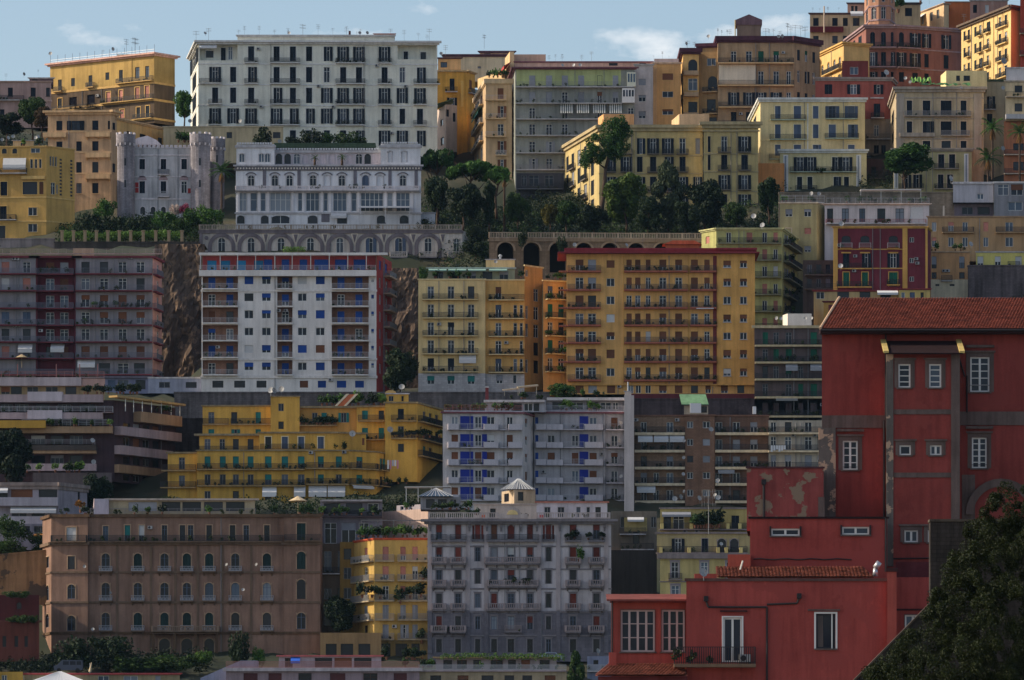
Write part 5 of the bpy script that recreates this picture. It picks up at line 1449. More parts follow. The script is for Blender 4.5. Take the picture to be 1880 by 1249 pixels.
# garden palazzo
b = Bld('garden_palazzo', 'yellow palazzo with a sunlit oblique flank behind the tall pine', 1142)
GP = stucco('8f8258', .3); GPT = stucco('847a5e', .3)
st = dict(sh=SH_DARK, frame=WHITE, trim=GPT, slab=stucco('5a5650', .3), su=.12, sum=GPT)
fs = b.block([(1034, 1176), (1100, 1142), (1290, 1142)], 230, 410, GP, 14, st=st); b.cornice(b.blocks[-1], 1.3, .8, GPT)
f = fs[1]
rw = [(254, 283), (288, 316), (325, 352), (360, 386)]
f.grid(rw, [(1120, 11), (1150, 11), (1174.5, 10), (1199, 11), (1226, 11), (1253, 11), (1281, 8)], ['c.aoogr', 'cocccc.', 'ooocooo', 'ccccccc'])
for y in (283, 316, 352):
    for x in (1120, 1150, 1199, 1226, 1253): f.balc(x - 11, x + 11, y, .8)
    f.band(y + 2, .25, .08, GPT)
f.pipe(1293, 240, 390, stucco('5c5440', .2), .1)
for x in (1160, 1166): f.pil(x, x + 3, 242, 398, .12, GPT)
fs[0].grid(rw, [(1042, 4), (1052, 4.4), (1063, 4.6), (1075, 5), (1088, 5.4)], ['ccrcc', 'crccc', 'cccrc', 'ccccc'])
for y in (283, 316, 352):
    for x in (1052, 1075): fs[0].balc(x - 5, x + 5, y, .7)
g = b.block([(1292, 1139), (1392, 1139)], 228, 410, GP, 8, st=st); b.cornice(b.blocks[-1], 1.3, .9, GPT)
g.grid(rw, [(1329.6, 11), (1367, 12), (1302, 5)], ['goc', 'ccc', 'oo.', 'co.'])
for y in (283, 316, 352):
    for x in (1329.6, 1367): g.balc(x - 12, x + 12, y, .8)
    g.band(y + 2, .25, .08, GPT)
g.band(243, .3, .3, GPT)
b = Bld('orange_strip_house', 'narrow orange wall strip right of the yellow garden palazzo', 1146); b.block([(1392, 1146), (1440, 1146)], 300, 410, stucco('9c6a3c', .3), 8)
b = Bld('stone_annexe', 'grey stone lower storeys of the grey-green block coloured shade-dark behind garden trees', 1168); f = b.block([(948, 1168), (1035, 1168)], 318, 405, stucco('34363e', .4), 6, st=dict(frame=GREYF, sh=SH_DARK, slab=stucco('484c54', .3)))  # wall colour darkened to stand for the shade of the garden trees
f.grid([(322, 342), (358, 374)], [(962, 10), (980, 18), (1008, 16)], ['ggg', '..d']); f.balc(950, 1034, 347, 1.2, 'rail', 1, .25); f.balc(950, 1034, 380, 1.2, 'rail', 1, .25)

# viaduct with arches
b = Bld('viaduct', 'tan stone road viaduct with round arches and balustrade under the garden trees', 1088, 'bridge')
VS = stucco('6b5a4a', .45, brick=.8); VT = stucco('7c6a58', .35)
fs = b.block([(898, 1086), (1300, 1088)], 440, 540, VS, 8, st=dict(trim=VT, frame=DARKF, rev=1.6)); f = fs
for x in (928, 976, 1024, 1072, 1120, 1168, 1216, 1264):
    f.win(x, 446, 502, 30, 'G', mull=0, trans=(), rev=2.6, frame=DARKF, glass=plain('painted_arch_shade', (.018, .015, .012), .95, .05))  # near-black backing paints the deep shade inside the arches
    lb = MB()
    for k in range(12):
        a0, a1 = pi * k / 12, pi * (k + 1) / 12
        lb.prism([(1.66 * cos(a1), 1.66 * sin(a1)), (1.66 * cos(a0), 1.66 * sin(a0)), (2.05 * cos(a0), 2.05 * sin(a0)), (2.05 * cos(a1), 2.05 * sin(a1))], -.1, .02)
    f.put('arch_ring', cached('vring', lambda: lb.mesh('arch_ring', VT)), f.u(x), f.z(462.3))
f.balc(898, 1300, 439, .3, 'balu', 1.1, .35, VT, stucco('86786a', .4)); f.band(442, .35, .25, VT)
for x, y in ((960, 442), (1032, 450)): bush('ivy clump hanging from the viaduct %s' % ('balustrade left of the arches' if x < 1000 else 'between two open arches'), x, y + 8, 22, 26, 1084.5, LEAFD, 'ivy clumps on the viaduct', 'ivy')

# garden trees
T = [
    ('umbrella_pine', 'flat-topped umbrella pine right of the lilac villa', 'pine', 803, 402, 268, 68, 1126, LEAFP, 1, .36, .0),
    ('umbrella_pine', 'lower broad umbrella pine in front of the tan tenement', 'pine', 866, 402, 292, 98, 1122, LEAFP, 2, .36, .0),
    ('umbrella_pine', 'small umbrella pine crown behind the garden palm', 'pine', 912, 402, 302, 56, 1120, LEAFP, 3, .36, .0),
    ('garden_tree', 'dark evergreen standing under the umbrella pines', 'broad', 802, 418, 322, 56, 1112, LEAFD, 1, .7, 0),
    ('garden_tree', 'broad dark evergreen left of the viaduct', 'broad', 850, 425, 335, 70, 1108, LEAFD, 2, .75, 0),
    ('garden_tree', 'slender dark tree beside the garden palm', 'tall', 898, 425, 330, 44, 1110, LEAFD, 3, .8, 0),
    ('garden_tree', 'dark ivy-clad trees at the right end of the arcade', 'broad', 874, 478, 415, 54, 1100, LEAFD, 0, .9, 0),
    ('garden_tree', 'pale green leafy tree below the grey-green block', 'broad', 950, 428, 352, 46, 1112, LEAF, 1, .75, 0),
    ('garden_tree', 'yellowing shrub-like tree under the grey stone storeys', 'broad', 1010, 425, 374, 36, 1108, leaf_mat('yellow_leaf', (.05, .05, .012), (.14, .12, .02)), 2, .8, 0),
    ('garden_tree', 'low round green tree left of the pine trunk', 'broad', 1040, 428, 368, 54, 1106, LEAF, 0, .8, 0),
    ('garden_tree', 'bright green leafy tree in front of the garden palazzo', 'broad', 1150, 430, 322, 92, 1112, leaf_mat('fresh_leaf', (.02, .05, .01), (.10, .15, .02)), 3, .85, 0),
    ('garden_tree', 'tall dark grey-green tree in the middle of the palazzo garden', 'tall', 1226, 432, 296, 84, 1116, leaf_mat('grey_leaf', (.016, .026, .014), (.05, .07, .035)), 1, .86, 0),
    ('garden_tree', 'dark rounded tree right of the tall grey-green one', 'broad', 1292, 432, 326, 74, 1114, LEAFD, 2, .86, 0),
    ('garden_tree', 'small green tree at the foot of the projecting palazzo bay', 'broad', 1352, 425, 370, 46, 1108, LEAF, 1, .8, 0),
    ('garden_tree', 'leafy tree with orange blossom at the right end of the garden', 'broad', 1412, 412, 328, 46, 1118, LEAF, 3, .8, 0),
    ('garden_tree', 'dark low tree filling the garden centre above the viaduct', 'broad', 1090, 432, 376, 60, 1104, LEAFD, 1, .85, 0),
    ('garden_tree', 'dense dark tree above the viaduct beside the bright green one', 'broad', 1190, 436, 360, 60, 1106, LEAFD, 0, .85, 0),
    ('garden_tree', 'dark tree above the right viaduct arches', 'broad', 1258, 438, 372, 60, 1104, LEAFD, 3, .85, 0),
]
for n_, l_, k_, x, yb, yt, w, Y, mt, v, fr, le in T: tree(n_, l_, k_, x, yb, yt, w, Y, mt, v, fr, le)
# the tall leaning pine: several separate tufts on one stem
root = bpy.data.objects.new('tall_pine', None); col.objects.link(root); Yp = 1125; root.location = (PX(1103, Yp), Yp, PZ(405, Yp)); tag(root, 'tall pine with tufted layered crown in front of the garden palazzo', 'tree')
def rel(px, py, dy=0): return (PX(px, Yp) - root.location.x, dy, PZ(py, Yp) - root.location.z)
tb = MB(); path = [rel(1101, 405), rel(1108, 360), rel(1112, 310), rel(1120, 275), rel(1128, 240)]
for k, (p, q) in enumerate(zip(path, path[1:])): tb.tube(p, q, .55 - .11 * k, .55 - .11 * (k + 1), n=8)
for p, q in ((rel(1112, 310), rel(1085, 292, -1)), (rel(1115, 298), rel(1140, 262, 1)), (rel(1118, 282), rel(1096, 258, -1)), (rel(1120, 275), rel(1148, 250, .5))): tb.tube(p, q, .2, .07, n=5)
put('trunk', tb.mesh('trunk', BARK, True), root)
rr = random.Random(31); C_, Q_ = [], []
for (x, y, w, h, n) in ((1128, 238, 24, 18, 14), (1112, 262, 34, 16, 16), (1090, 286, 20, 12, 10), (1138, 262, 20, 22, 12), (1118, 284, 20, 10, 7), (1080, 296, 12, 7, 4), (1146, 248, 12, 12, 5), (1135, 228, 16, 9, 6)):
    for _ in range(n):
        a = rr.uniform(0, 2 * pi); q = math.sqrt(rr.random()); C_.append(rel(x + w * q * cos(a), y + h * q * sin(a), rr.uniform(-2, 2))); Q_.append(rr.uniform(.7, 1.3))
put('crown', leaf_mesh('crown', C_, Q_, 190, .2, LEAFP, 12), root)
tree('round_pine', 'dense round pine in front of the brick red house on the right', 'broad', 1660, 372, 262, 112, 1128, LEAFP, 2, .55)
palm('tall thin palm rising between the umbrella pines and the viaduct', 926, 425, 318, 30, 1113)

# green and olive blocks on the right
b = Bld('lime_block', 'yellow-green apartment block with plant-filled side balconies behind the ochre tower', 1062)
LG = stucco('848555', .35); LGT = stucco('8e8f66', .3)
st = dict(sh=SH_GREY, ro=SH_PINK, frame=WHITE, trim=LGT, slab=stucco('6a6c58', .3), rail=IRON)
fs = b.block([(1288, 1064), (1315, 1060), (1436, 1060), (1464, 1078)], 421, 640, LG, 12, st=st); b.cornice(b.blocks[-1], .5, .4, LGT)
f = fs[1]
for k, y in enumerate((449, 480, 511, 543, 574, 606)):
    f.grid([(y - 20, y - 1)], [(1338, 9), (1376, 11), (1404, 9), (1424, 8)], ['ggrg' if k % 2 else 'grgr']); f.balc(1318 if k == 0 else 1330, 1434, y, 1.0, 'rail', 1, .2)
    fs[2].grid([(y - 20, y - 1)], [(1442, 3.4), (1450, 3.6), (1458, 3.8)], ['gcg' if k % 2 else 'cgg']); fs[2].balc(1438, 1463, y, 1.2, 'rail', 1, .2)
    for x in (1440, 1447, 1454): potplant(x, y + 1, 1064, RND.uniform(.9, 1.4), 'the lime block side balconies')
fs[0].win(1299, 434, 447, 7, 'r'); f.band(451, .3, .1)
for px, y in ((1398, 412), (1383, 396)): dish(px, y, 1056, 'the lime block', size=1.7)
b = Bld('olive_block', 'plain olive block with a few small windows and a railed roof terrace', 1080)
OL = stucco('7b7656', .3)
st = dict(ro=SH_GREY, frame=WHITE, trim=stucco('968e80', .3))
fs = b.block([(1432, 1080), (1500, 1080), (1515, 1084)], 372, 560, OL, 12, st=st, cornice=(.25, .3)); f = fs[0]
f.grid([(384, 398)], [(1448.5, 13), (1483, 13)], ['pp']); f.win(1483, 419, 430, 12, 'r', ro=SH_PINK); f.win(1483, 452, 463, 12, 'p'); f.win(1448, 419, 429, 11, 'x')
f.balc(1433, 1514, 371, .2, 'bars', 1.3, .2, rm=WIRON)
for px in (1490, 1504, 1489): dish(px, 355, 1082, 'the olive block roof', size=1.3)
pots(7, 1436, 1512, 371, 1081, 'the olive block roof', (.7, 1.2))
b = Bld('white_terrace_house', 'long low white house with planted roof terrace above the dark red house', 1078)
st = dict(ro=SH_RED, frame=DARKF, sh=SH_BROWN, trim=stucco('a2948c', .3), glass=GLASSB)
f = b.block([(1514, 1078), (1706, 1078)], 374, 480, stucco('8f8d92', .3), 10, st=st, cornice=(.3, .5)); f.grid([(383, 408)], [(1524, 11), (1552, 13), (1583, 11), (1618, 15), (1652, 16)], ['dwgdw']); f.win(1683, 380, 409, 24, 'r', ro=SH_WHITE)
f.balc(1516, 1700, 411, 1.2, 'bars', .8, .2, rm=stucco('6e3030', .2))
f.balc(1516, 1706, 373, .2, 'bars', 1.0, .2, rm=WIRON); pots(22, 1518, 1702, 373, 1079, 'the white terrace house roof', (.7, 1.3))
pots(10, 1520, 1670, 411, 1077, 'the white terrace house lower terrace', (.7, 1.1), LEAFD)
wb = MB(); wb.box(0, 12, 0, 2.4, 2.6, 2.75)
for x in (0, 4, 8, 11.9): wb.box(x, x + .1, 0, .1, 0, 2.6)
o = put('canopy', wb.mesh('canopy', plain('white_canopy', (.6, .58, .55))), None, (PX(1580, 1080), 1080, PZ(373, 1080))); tag(o, 'flat white canopy on thin posts over the white terrace house', 'canopy')
dish(1748, 327, 1090, 'the grey shed roof', size=2.0)
b = Bld('dark_red_house', 'dark red house with yellow corner pilasters and three window columns', 1040)
DR = stucco('50202a', .3); DY = stucco('957538', .3)
st = dict(sh=SH_DARK, frame=WHITE, trim=DY, slab=DY, rail=IRON)
fs = b.block([(1530, 1040), (1702, 1040), (1709, 1046)], 416, 560, DR, 12, st=st, cornice=(.4, .3)); f = fs[0]
f.grid([(433, 446), (465, 492), (500, 526)], [(1553.5, 17), (1588, 17), (1640, 17)], ['DDD', '...', '...']); f.grid([(465, 492)], [(1553.5, 12), (1588, 11), (1640, 11)], ['coo']); f.grid([(500, 526)], [(1553.5, 11), (1588, 11), (1640, 16)], ['ccc'], sh=SH_GREEN, su=.14, sum=DY)
for x in (1553.5, 1588, 1640): f.balc(x - 11, x + 11, 456, .6, 'bars', 1.0, .12, rm=WIRON); f.band(463, .25, .15, DY, x - 9, x + 9, 'lintel')
f.balc(1536, 1600, 527, .8); f.balc(1628, 1652, 523, .6); f.balc(1545, 1600, 493, .5)
for a, c in ((1530, 1538), (1657, 1666), (1699, 1703)): f.pil(a, c, 416, 545, .12, DY)
f.band(457, .2, .08, DY, 1538, 1657); f.band(492, .2, .08, DY, 1538, 1657)
for y in (436, 474, 508): f.win(1674, y, y + 9, 8, 'g')
for x, y in ((1570, 473), (1568, 500), (1682, 478), (1684, 486), (1541, 453)): f.aircon(x, y)
for px, y in ((1545, 410), (1543, 487)): dish(px, y, 1037, 'the dark red house', size=1.6)
b = Bld('lower_terrace_house', 'low house with blue windows and awnings under the dark red house', 1034)
st = dict(frame=WHITE, sh=SH_LBLUE, trim=stucco('6a2a2e', .3), slab=stucco('6a2a2e', .3))
f = b.block([(1494, 1034), (1652, 1034)], 533, 600, stucco('8a7a56', .3), 6, st=st, cornice=(.3, .3)); f.grid([(536, 549)], [(1506, 15), (1548, 22), (1588, 20), (1626, 20)], ['gddd']); f.balc(1496, 1538, 533, .2, 'bars', 1.2, .2); f.awning(1610, 1648, 533, 1.0, 1.4)
f = b.block([(1650, 1033), (1708, 1033)], 531, 600, stucco('94834e', .3), 6, st=st, cornice=(.3, .3)); f.grid([(538, 550)], [(1658, 7), (1675, 9), (1693, 6)], ['wcd'])
b = Bld('mustard_gable', 'mustard and red gable corner just left of the big tiled roof', 1024)
f = b.block([(1512, 1024), (1580, 1024)], 553, 640, stucco('8d6c33', .3), 8, st=dict(trim=stucco('55242a', .3)), cornice=(.3, .3)); f.pil(1521, 1560, 560, 620, .05, stucco('5a2a2e', .3), 'red_panel')

b = Bld('tan_double_house', 'tan house with lilac windows and two curved balconies above the yellow and peach houses', 1062)
TD = stucco('7f694c', .3)
st = dict(frame=WHITE, ro=SH_PINK, sh=SH_LBLUE, glass=GLASSB, trim=stucco('7a6a58', .3), slab=stucco('76664e', .3))
f = b.block([(1703, 1062), (1930, 1062)], 397, 480, TD, 12, st=st, cornice=(.3, .3)); f.grid([(408, 425), (436, 453)], [(1715, 8), (1746, 10), (1772, 10), (1810, 9), (1853, 14)], ['wpgrg', 'gwwww'])
f.balc(1730, 1787, 427, 1.0); f.balc(1828, 1900, 427, 1.0)
b = Bld('peach_house', 'small peach house over a white basement left of the rubble wall', 1050)
f = b.block([(1704, 1050), (1780, 1050)], 462, 514, stucco('94714c', .3), 8, st=dict(frame=DARKF, ro=SH_GREY, trim=stucco('8a7a68', .3)), cornice=(.25, .25)); f.grid([(471, 493), (500, 512)], [(1715, 9), (1766, 10)], ['pp', 'gd']); f.aircon(1733, 500); f.aircon(1740, 500); pots(5, 1708, 1770, 461, 1051, 'the peach house roof', (.8, 1.5))
f = b.block([(1700, 1049.5), (1779, 1049.5)], 514, 600, stucco('a09a86', .3), 8, st=dict(frame=DARKF), wallname='basement_wall'); f.grid([(522, 526)], [(1721, 7), (1748, 9)], ['dd']); f.balc(1728, 1748, 516, .6)
dish(1785, 447, 1052, 'the peach house', size=1.7)
b = Bld('lemon_house', 'pale lemon house with white-awninged windows above the rubble wall', 1050)
f = b.block([(1792, 1050), (1930, 1050)], 462, 500, stucco('959050', .25), 8, st=dict(frame=WHITE, ro=SH_WHITE), cornice=(.25, .2)); f.grid([(471, 490)], [(1800, 11), (1832, 11), (1870, 12)], ['ppp']); f.balc(1850, 1872, 490, .6)
b = Bld('grey_shed', 'grey plastered box with curved top and glazed attic at the right edge', 1088)
f = b.block([(1750, 1088), (1824, 1088)], 334, 372, stucco('80828c', .3), 8, st=dict(frame=WHITE)); f.band(335, .35, .25); f.win(1800, 356, 366, 12, 'w')
f = b.block([(1752, 1090), (1824, 1090)], 372, 410, stucco('56505a', .3), 8, st=dict(frame=GREYF), wallname='lower_wall'); f.grid([(378, 392)], [(1776, 20), (1806, 22)], ['gd'])
f = b.block([(1825, 1087), (1930, 1087)], 335, 398, stucco('63666e', .3), 8, st=dict(frame=WHITE), cornice=(.3, .2, stucco('a0a4aa', .2))); f.grid([(340, 360)], [(1842, 20), (1867, 22)], ['gg'], frame=WHITE); f.win(1864, 372, 388, 26, 'w')
cbx = Bld('chimney', 'slim pale chimney on the tan house with lilac windows', 1063, 'chimney'); cbx.block([(1731, 1063), (1734, 1063)], 378, 400, stucco('8a8680', .2), .4)

# ================================================================== row of tall modern blocks
b = Bld('grey_red_block', 'grey apartment block with a dark red centre strip and dark red balcony slabs', 1024)
GB = stucco('66666e', .3); RD = stucco('451e28', .3); RSL = stucco('542730', .25)
st = dict(sh=SH_LBLUE, ro=SH_BROWN, frame=WHITE, trim=RSL, slab=RSL, rail=plain('grey_blue_rail', (.13, .14, .18), .6), glass=GLASS)
f = b.block([(137, 1024), (280, 1024)], 470, 712, GB, 14, st=st); fs = [f, b.block([(280.3, 1024.2), (297, 1032)], 470, 712, stucco('8a6c68', .3), 5, st=st, wallname='side_wall')]
l = b.block([(-40, 1024), (69, 1024)], 470, 712, GB, 14, st=st); m = b.block([(69, 1025), (137, 1025)], 470, 712, RD, 13, st=st)
for q in (f, l): q.band(470, .4, .5, RSL, name='roof_slab')
fs[1].band(470, .4, .5, RSL, name='roof_slab'); m.band(470, .4, 1.5, RSL, name='roof_slab')
f.pil(137, 139, 472, 712, .15, RD); l.pil(66, 69, 472, 712, .15, RD)
rows = [(481, 501), (511, 532), (542, 564), (573, 594), (604, 625), (636, 656)]
pats = ['ddgg', 'gggd', 'pprp', 'gprr', 'gggg', 'rrrr']
f.grid(rows, [(157, 15), (191, 15), (225, 15), (258, 15)], pats)
l.grid(rows, [(10, 14), (49, 14), (-20, 14)], ['rgg', 'rrg', '..g', 'ccg', 'ddg', 'rdg'], ro=SH_PINK)
m.grid(rows, [(92, 15), (118, 15)], ['rr', 'wr', 'ww', 'gg', 'gg', 'dr'])
for y in (503, 534, 566, 597, 628, 658, 688):
    f.balc(139, 280, y, 1.2, 'bars' if RND.random() < .5 else 'rail', 1.0, .22); l.balc(-40, 68, y, 1.2, 'rail', 1.0, .22); m.balc(70, 136, y, 1.6, 'rail', 1.0, .22); fs[1].balc(281, 293, y, .8, 'rail', 1.0, .22)
fs[1].grid(rows, [(290, 4)], ['g'] * 6)
f.grid([(667, 687)], [(192, 20), (226, 20), (256, 20)], ['ddd'], ro=SH_BROWN); f.awning(143, 175, 660, 1.6, 1.0); l.awning(34, 60, 631, 1.8, 1.3); m.awning(94, 119, 630, 1.8, 1.9)
f.balc(137, 297, 465, .2, 'bars', .8, .25, stucco('7a6a68', .3), stucco('7f7470', .3)); l.balc(-40, 137, 465, .2, 'bars', .8, .25, stucco('7a6a68', .3), stucco('7f7470', .3))
pots(16, 142, 276, 564, 1023.2, 'the grey and red block balconies', (.6, 1.1)); pots(8, 74, 130, 503, 1023.8, 'the grey and red block top balcony', (.7, 1.2), LEAFD); pots(7, 142, 276, 594, 1023.2, 'the grey and red block balconies', (.6, 1.1))
for x, y in ((26, 478), (32, 478), (75, 610), (240, 476), (28, 601), (34, 601)): (l if x < 69 else f).aircon(x, y)
hb = Bld('roof_hut', 'low tan sheds on the roof of the grey and red block', 1030, 'roof hut'); g = hb.block([(134, 1030), (172, 1030)], 456, 472, stucco('7e6a58', .3), 3)
b = Bld('basement_row', 'blue grey garage basement below the grey and red block', 1020)
f = b.block([(190, 1021), (275, 1021)], 690, 722, stucco('545a72', .3), 6, st=dict(frame=GREYF, sh=SH_LBLUE, trim=stucco('4a4a58', .3))); f.band(690, .4, .4); f.grid([(697, 714)], [(205, 14), (226, 20), (258, 18)], ['cgd'])
f = b.block([(272, 1020.5), (374, 1020.5)], 692, 722, stucco('6c7488', .3), 4, st=dict(frame=GREYF)); f.grid([(701, 712)], [(302, 20), (351, 20)], ['dd']); f.band(692, .3, .1)

# white tower with blue blinds
b = Bld('white_blue_tower', 'white apartment tower with blue blinds, brick loggias and a dark red side', 1018)
WT = stucco('a8a9ab', .22); BK = stucco('6a5146', .3, brick=.5); WSL = stucco('b0b1b3', .2); RS = stucco('782e2e', .25)
st = dict(ro=SH_BLUE, sh=SH_BLUE, frame=WHITE, trim=WSL, slab=WSL, rail=GREYF, glass=GLASS, mull=1)
fs = b.block([(370, 1018), (691, 1018)], 497, 722, WT, 14, st=st); f = fs
sd = b.block([(691.2, 1018.2), (719, 1032)], 466, 730, RS, 5, st=dict(st, ro=SH_GREY), wallname='side_wall', shrink=1.0)
rows = [(508, 522), (539, 553), (570, 585), (602, 616), (634, 648), (666, 680)]
wc = [(457, 16), (489, 16), (555, 16), (588, 16)]
f.grid(rows, wc, ['rprr', 'dpgg', 'gprr', 'gggg', 'rrrr', 'rpgr'])
f.grid([(699, 712)], [(558, 15), (591, 15), (627, 17), (660, 16), (480, 18), (400, 20), (440, 20)], ['rrrrddd'])
lg = [(372, 437, (389, 422)), (509, 537, (524,)), (609, 677, (626, 659))]
fl = [(503, 530), (534, 562), (565, 593), (597, 625), (628, 656), (660, 688)]
codes = 'rrprrgrpgrrdgrrpgrrgrrprrgdrrpgr'
ci = 0
for k, (y0, y1) in enumerate(fl):
    for a, c, ws in lg:
        rc = f.recess(a, c, y0, y1, 1.2, BK)
        for w in ws:
            rc.win(w, y0 + 6, y1 - 2, 13, codes[ci % len(codes)], raised=True); ci += 1
        f.balc(a, c, y1, .7 if c - a < 40 else .9, 'bars', .9, .25, WSL, WIRON)
for k, (y0, y1) in enumerate(fl): f.win(684, y0 + 7, y0 + 16, 5, 'p'); f.pil(678, 690.5, y0 + 3, y0 + 14, .02, BK, 'brick_panel') if False else None
for y in (532, 690, 659): f.band(y, .35, .12, WSL, 437, 509)
f.band(499, .9, 1.0, WSL, 366, 691, 'terrace_slab'); f.band(532, .4, .15, WSL); f.band(658, .35, .15, WSL); f.band(690, .5, .2, WSL)
ph = b.block([(372, 1019.5), (690, 1019.5)], 466, 498, stucco('6a2c30', .25), 10, st=st, wallname='penthouse_wall')
for x in (389, 414, 443, 475): ph.win(x, 477, 495, 17, 'r', ro=vary('turquoise_blind', (.02, .17, .35), .3))
for x, w in ((492, 15), (524, 14), (557, 14), (590, 26), (626, 22), (660, 22)): ph.win(x, 475, 494, w, 'r')
ph.band(464, .45, 1.6, WSL, 366, 712, 'roof_slab')
for x in (369, 405, 437, 470, 505, 537, 571, 605, 639, 673):
    pb = MB(); pb.box(-.06, .06, -1.5, -1.38, 0, 3.0); f.put('post', cached('post3', lambda: pb.mesh('post', WHITE)), f.u(x), f.z(496) + 0, 0)
f.balc(366, 690, 497, 1.0, 'bars', .9, .2, WSL, WIRON)
sd.grid([(475, 492)], [(698, 4), (709, 4)], ['rr'], ro=SH_BLUE)
sd.grid([(r0 - 1, r1 + 3) for r0, r1 in rows], [(698, 3.6), (710, 3.8)], ['gp', 'pg', 'gg', 'pg', 'gg', 'gg'])
for y in (499, 531, 562, 593, 625, 656): sd.balc(704, 717, y, 1.3, 'rail', .9, .25, stucco('8a7a6c', .3), GREYF)
for x, y in ((512, 573), (525, 573), (607, 700), (400, 640), (620, 500)): f.aircon(x, y)
pots(6, 610, 675, 656, 1017.4, 'the white tower loggias', (.6, 1.0)); pots(5, 372, 435, 656, 1017.4, 'the white tower loggias', (.6, 1.0)); pots(3, 610, 675, 688, 1017.4, 'the white tower loggias', (.6, .9))
hg = put('roof_hedge', leaf_mesh('roof_hedge', [(x * .35, 0, .5) for x in range(11)], [.6] * 11, 60, .14, LEAFL, 4), None, (PX(523, 1022), 1022, PZ(463, 1022))); tag(hg, 'clipped green hedge on the white tower roof', 'hedge')
tree('dark_tree', 'dark bushy tree at the foot of the red tower side', 'broad', 735, 728, 640, 66, 1010, LEAFD, 1, .9)

# cream yellow block
b = Bld('cream_yellow_block', 'cream-yellow block with iron balconies, white ground floor and orange side wing', 1020)
CY = stucco('a6956a', .28); CYT = stucco('a39670', .25); WG = stucco('8a8c92', .3, brick=.8)
st = dict(sh=SH_DARK, ro=SH_LBLUE, frame=WHITE, trim=CYT, slab=CYT, rail=IRON, glass=GLASS)
f = b.block([(768, 1020), (891, 1020)], 512, 686, CY, 14, st=st); f2 = b.block([(891, 1021), (963, 1021)], 512, 686, stucco('a5864c', .28), 13, st=st)
w1 = b.block([(768, 1019.6), (891, 1019.6)], 686, 728, WG, 14, st=st, wallname='ground_floor_wall'); w2 = b.block([(891, 1020.6), (963, 1020.6)], 686, 728, WG, 13, st=st, wallname='ground_floor_wall')
rows = [(526, 549), (559, 583), (592, 616), (625, 649), (658, 682)]
f.grid(rows, [(791, 12), (828, 12), (865, 12)], ['ggd', 'ggg', 'gpg', 'ggg', 'pp.'], ro=SH_DARK); f2.grid(rows, [(915, 11), (946, 7), (957, 6)], ['p', 'ggg', 'ggg', 'g.g', 'pgg'])
w1.grid([(691, 706)], [(791, 13), (828, 13), (865, 13)], ['ppp'], ro=SH_TEAL); w2.grid([(688, 704)], [(917, 12), (945, 7)], ['gg'])
for y in (550, 584, 617, 650, 683): f.balc(776, 878, y, 1.0); f2.balc(897, 963, y, 1.0); pots(4, 780, 874, y, 1019.2, 'the cream-yellow block balconies', (.5, .8)); pots(3, 900, 960, y, 1020.2, 'the cream-yellow block balconies', (.6, .9))
f.awning(843, 874, 650, 1.8, .9); f.band(512, .25, .15); f2.band(512, .25, .15)
OS = stucco('957444', .28)
q1 = b.block([(963, 1022), (996, 1026)], 484, 728, OS, 10, st=st); q2 = b.block([(997, 1019), (1043, 1021)], 515, 728, OS, 10, st=st)
q1.grid([(493, 505)] + rows, [(967, 5), (984, 9)], ['g.', '.d', 'gd', 'gg', '.d', 'gd']); q2.grid(rows, [(1010, 9), (1030, 10)], ['gg', 'cc', 'gd', 'cg', 'gg'], sh=SH_GREEN)
q1.band(484, .3, .2); q2.band(515, .25, .2, CYT)
for y in (550, 584, 617, 650, 683): q2.balc(1001, 1041, y, 1.0); pots(4, 1003, 1040, y, 1018.3, 'the orange wing balconies', (.8, 1.2))
pc = b.block([(785, 1023), (945, 1023)], 488, 512, stucco('6c7462', .3), 8, st=dict(frame=GREYF, trim=stucco('7a8684', .3)), wallname='penthouse_wall'); pc.grid([(496, 510)], [(805, 18), (835, 20), (865, 18), (895, 18), (925, 16)], ['gdgdg']); pc.band(488, .3, .3)
for a in (787, 823, 859, 898): pc.awning(a, a + 33, 491, .5, 1.4, plain('pale_green_awning', (.32, .5, .42), .9))
bush('round bush at the roof corner of the cream-yellow block', 777, 512, 22, 24, 1020.6, LEAFP); pots(14, 785, 958, 511, 1020.6, 'the cream-yellow block roof', (.8, 1.3)); pots(6, 1003, 1040, 514, 1019.6, 'the orange wing roof', (1, 1.5))
hb = Bld('roof_hut', 'beige roof hut with chimney vent behind the pale green awnings', 1027, 'roof hut'); g = hb.block([(892, 1027), (945, 1027)], 476, 492, stucco('a09066', .25), 4, cornice=(.2, .2)); 
cb = MB(); cb.tube((0, 0, 0), (0, 0, 1.0), .22, n=8); cb.tube((0, 0, .6), (0, 0, .85), .36, n=8); put('vent_cowl', cb.mesh('vent_cowl', STEEL), hb.root, (0, 1, PZ(476, 1027) - hb.root.location.z)); dish(910, 480, 1021, 'the beige roof hut', size=1.1)

# ochre tower with red roof
b = Bld('ochre_tower', 'large ochre apartment block with dark red overhanging roof and red-edged balconies', 1014)
OT = stucco('ad864c', .28); OTR = stucco('62242c', .25); OTS = stucco('7a4638', .25); OTD = stucco('9c773c', .3)
st = dict(sh=SH_LBLUE, ro=SH_BROWN, frame=WHITE, trim=OTR, slab=OTS, rail=plain('brown_rail', (.07, .05, .045), .6), glass=GLASS)
f = b.block([(1040, 1014), (1317, 1014)], 466, 706, OT, 14, st=st); f3 = b.block([(1317, 1013.5), (1386, 1013.5)], 466, 706, OTD, 14, st=dict(st, sill=True, sum=SLAB))
gf = b.block([(1040, 1014.2), (1386, 1014.2)], 706, 724, OT, 13, st=st, wallname='ground_floor_wall'); bs_ = b.block([(1150, 1013), (1386, 1013)], 724, 745, stucco('4a2228', .3), 10, wallname='basement_wall')
for q in (f, f3): q.band(456, .35, .4, OTR, name='roof_edge')
rb = MB(); W_ = f.L + f3.L
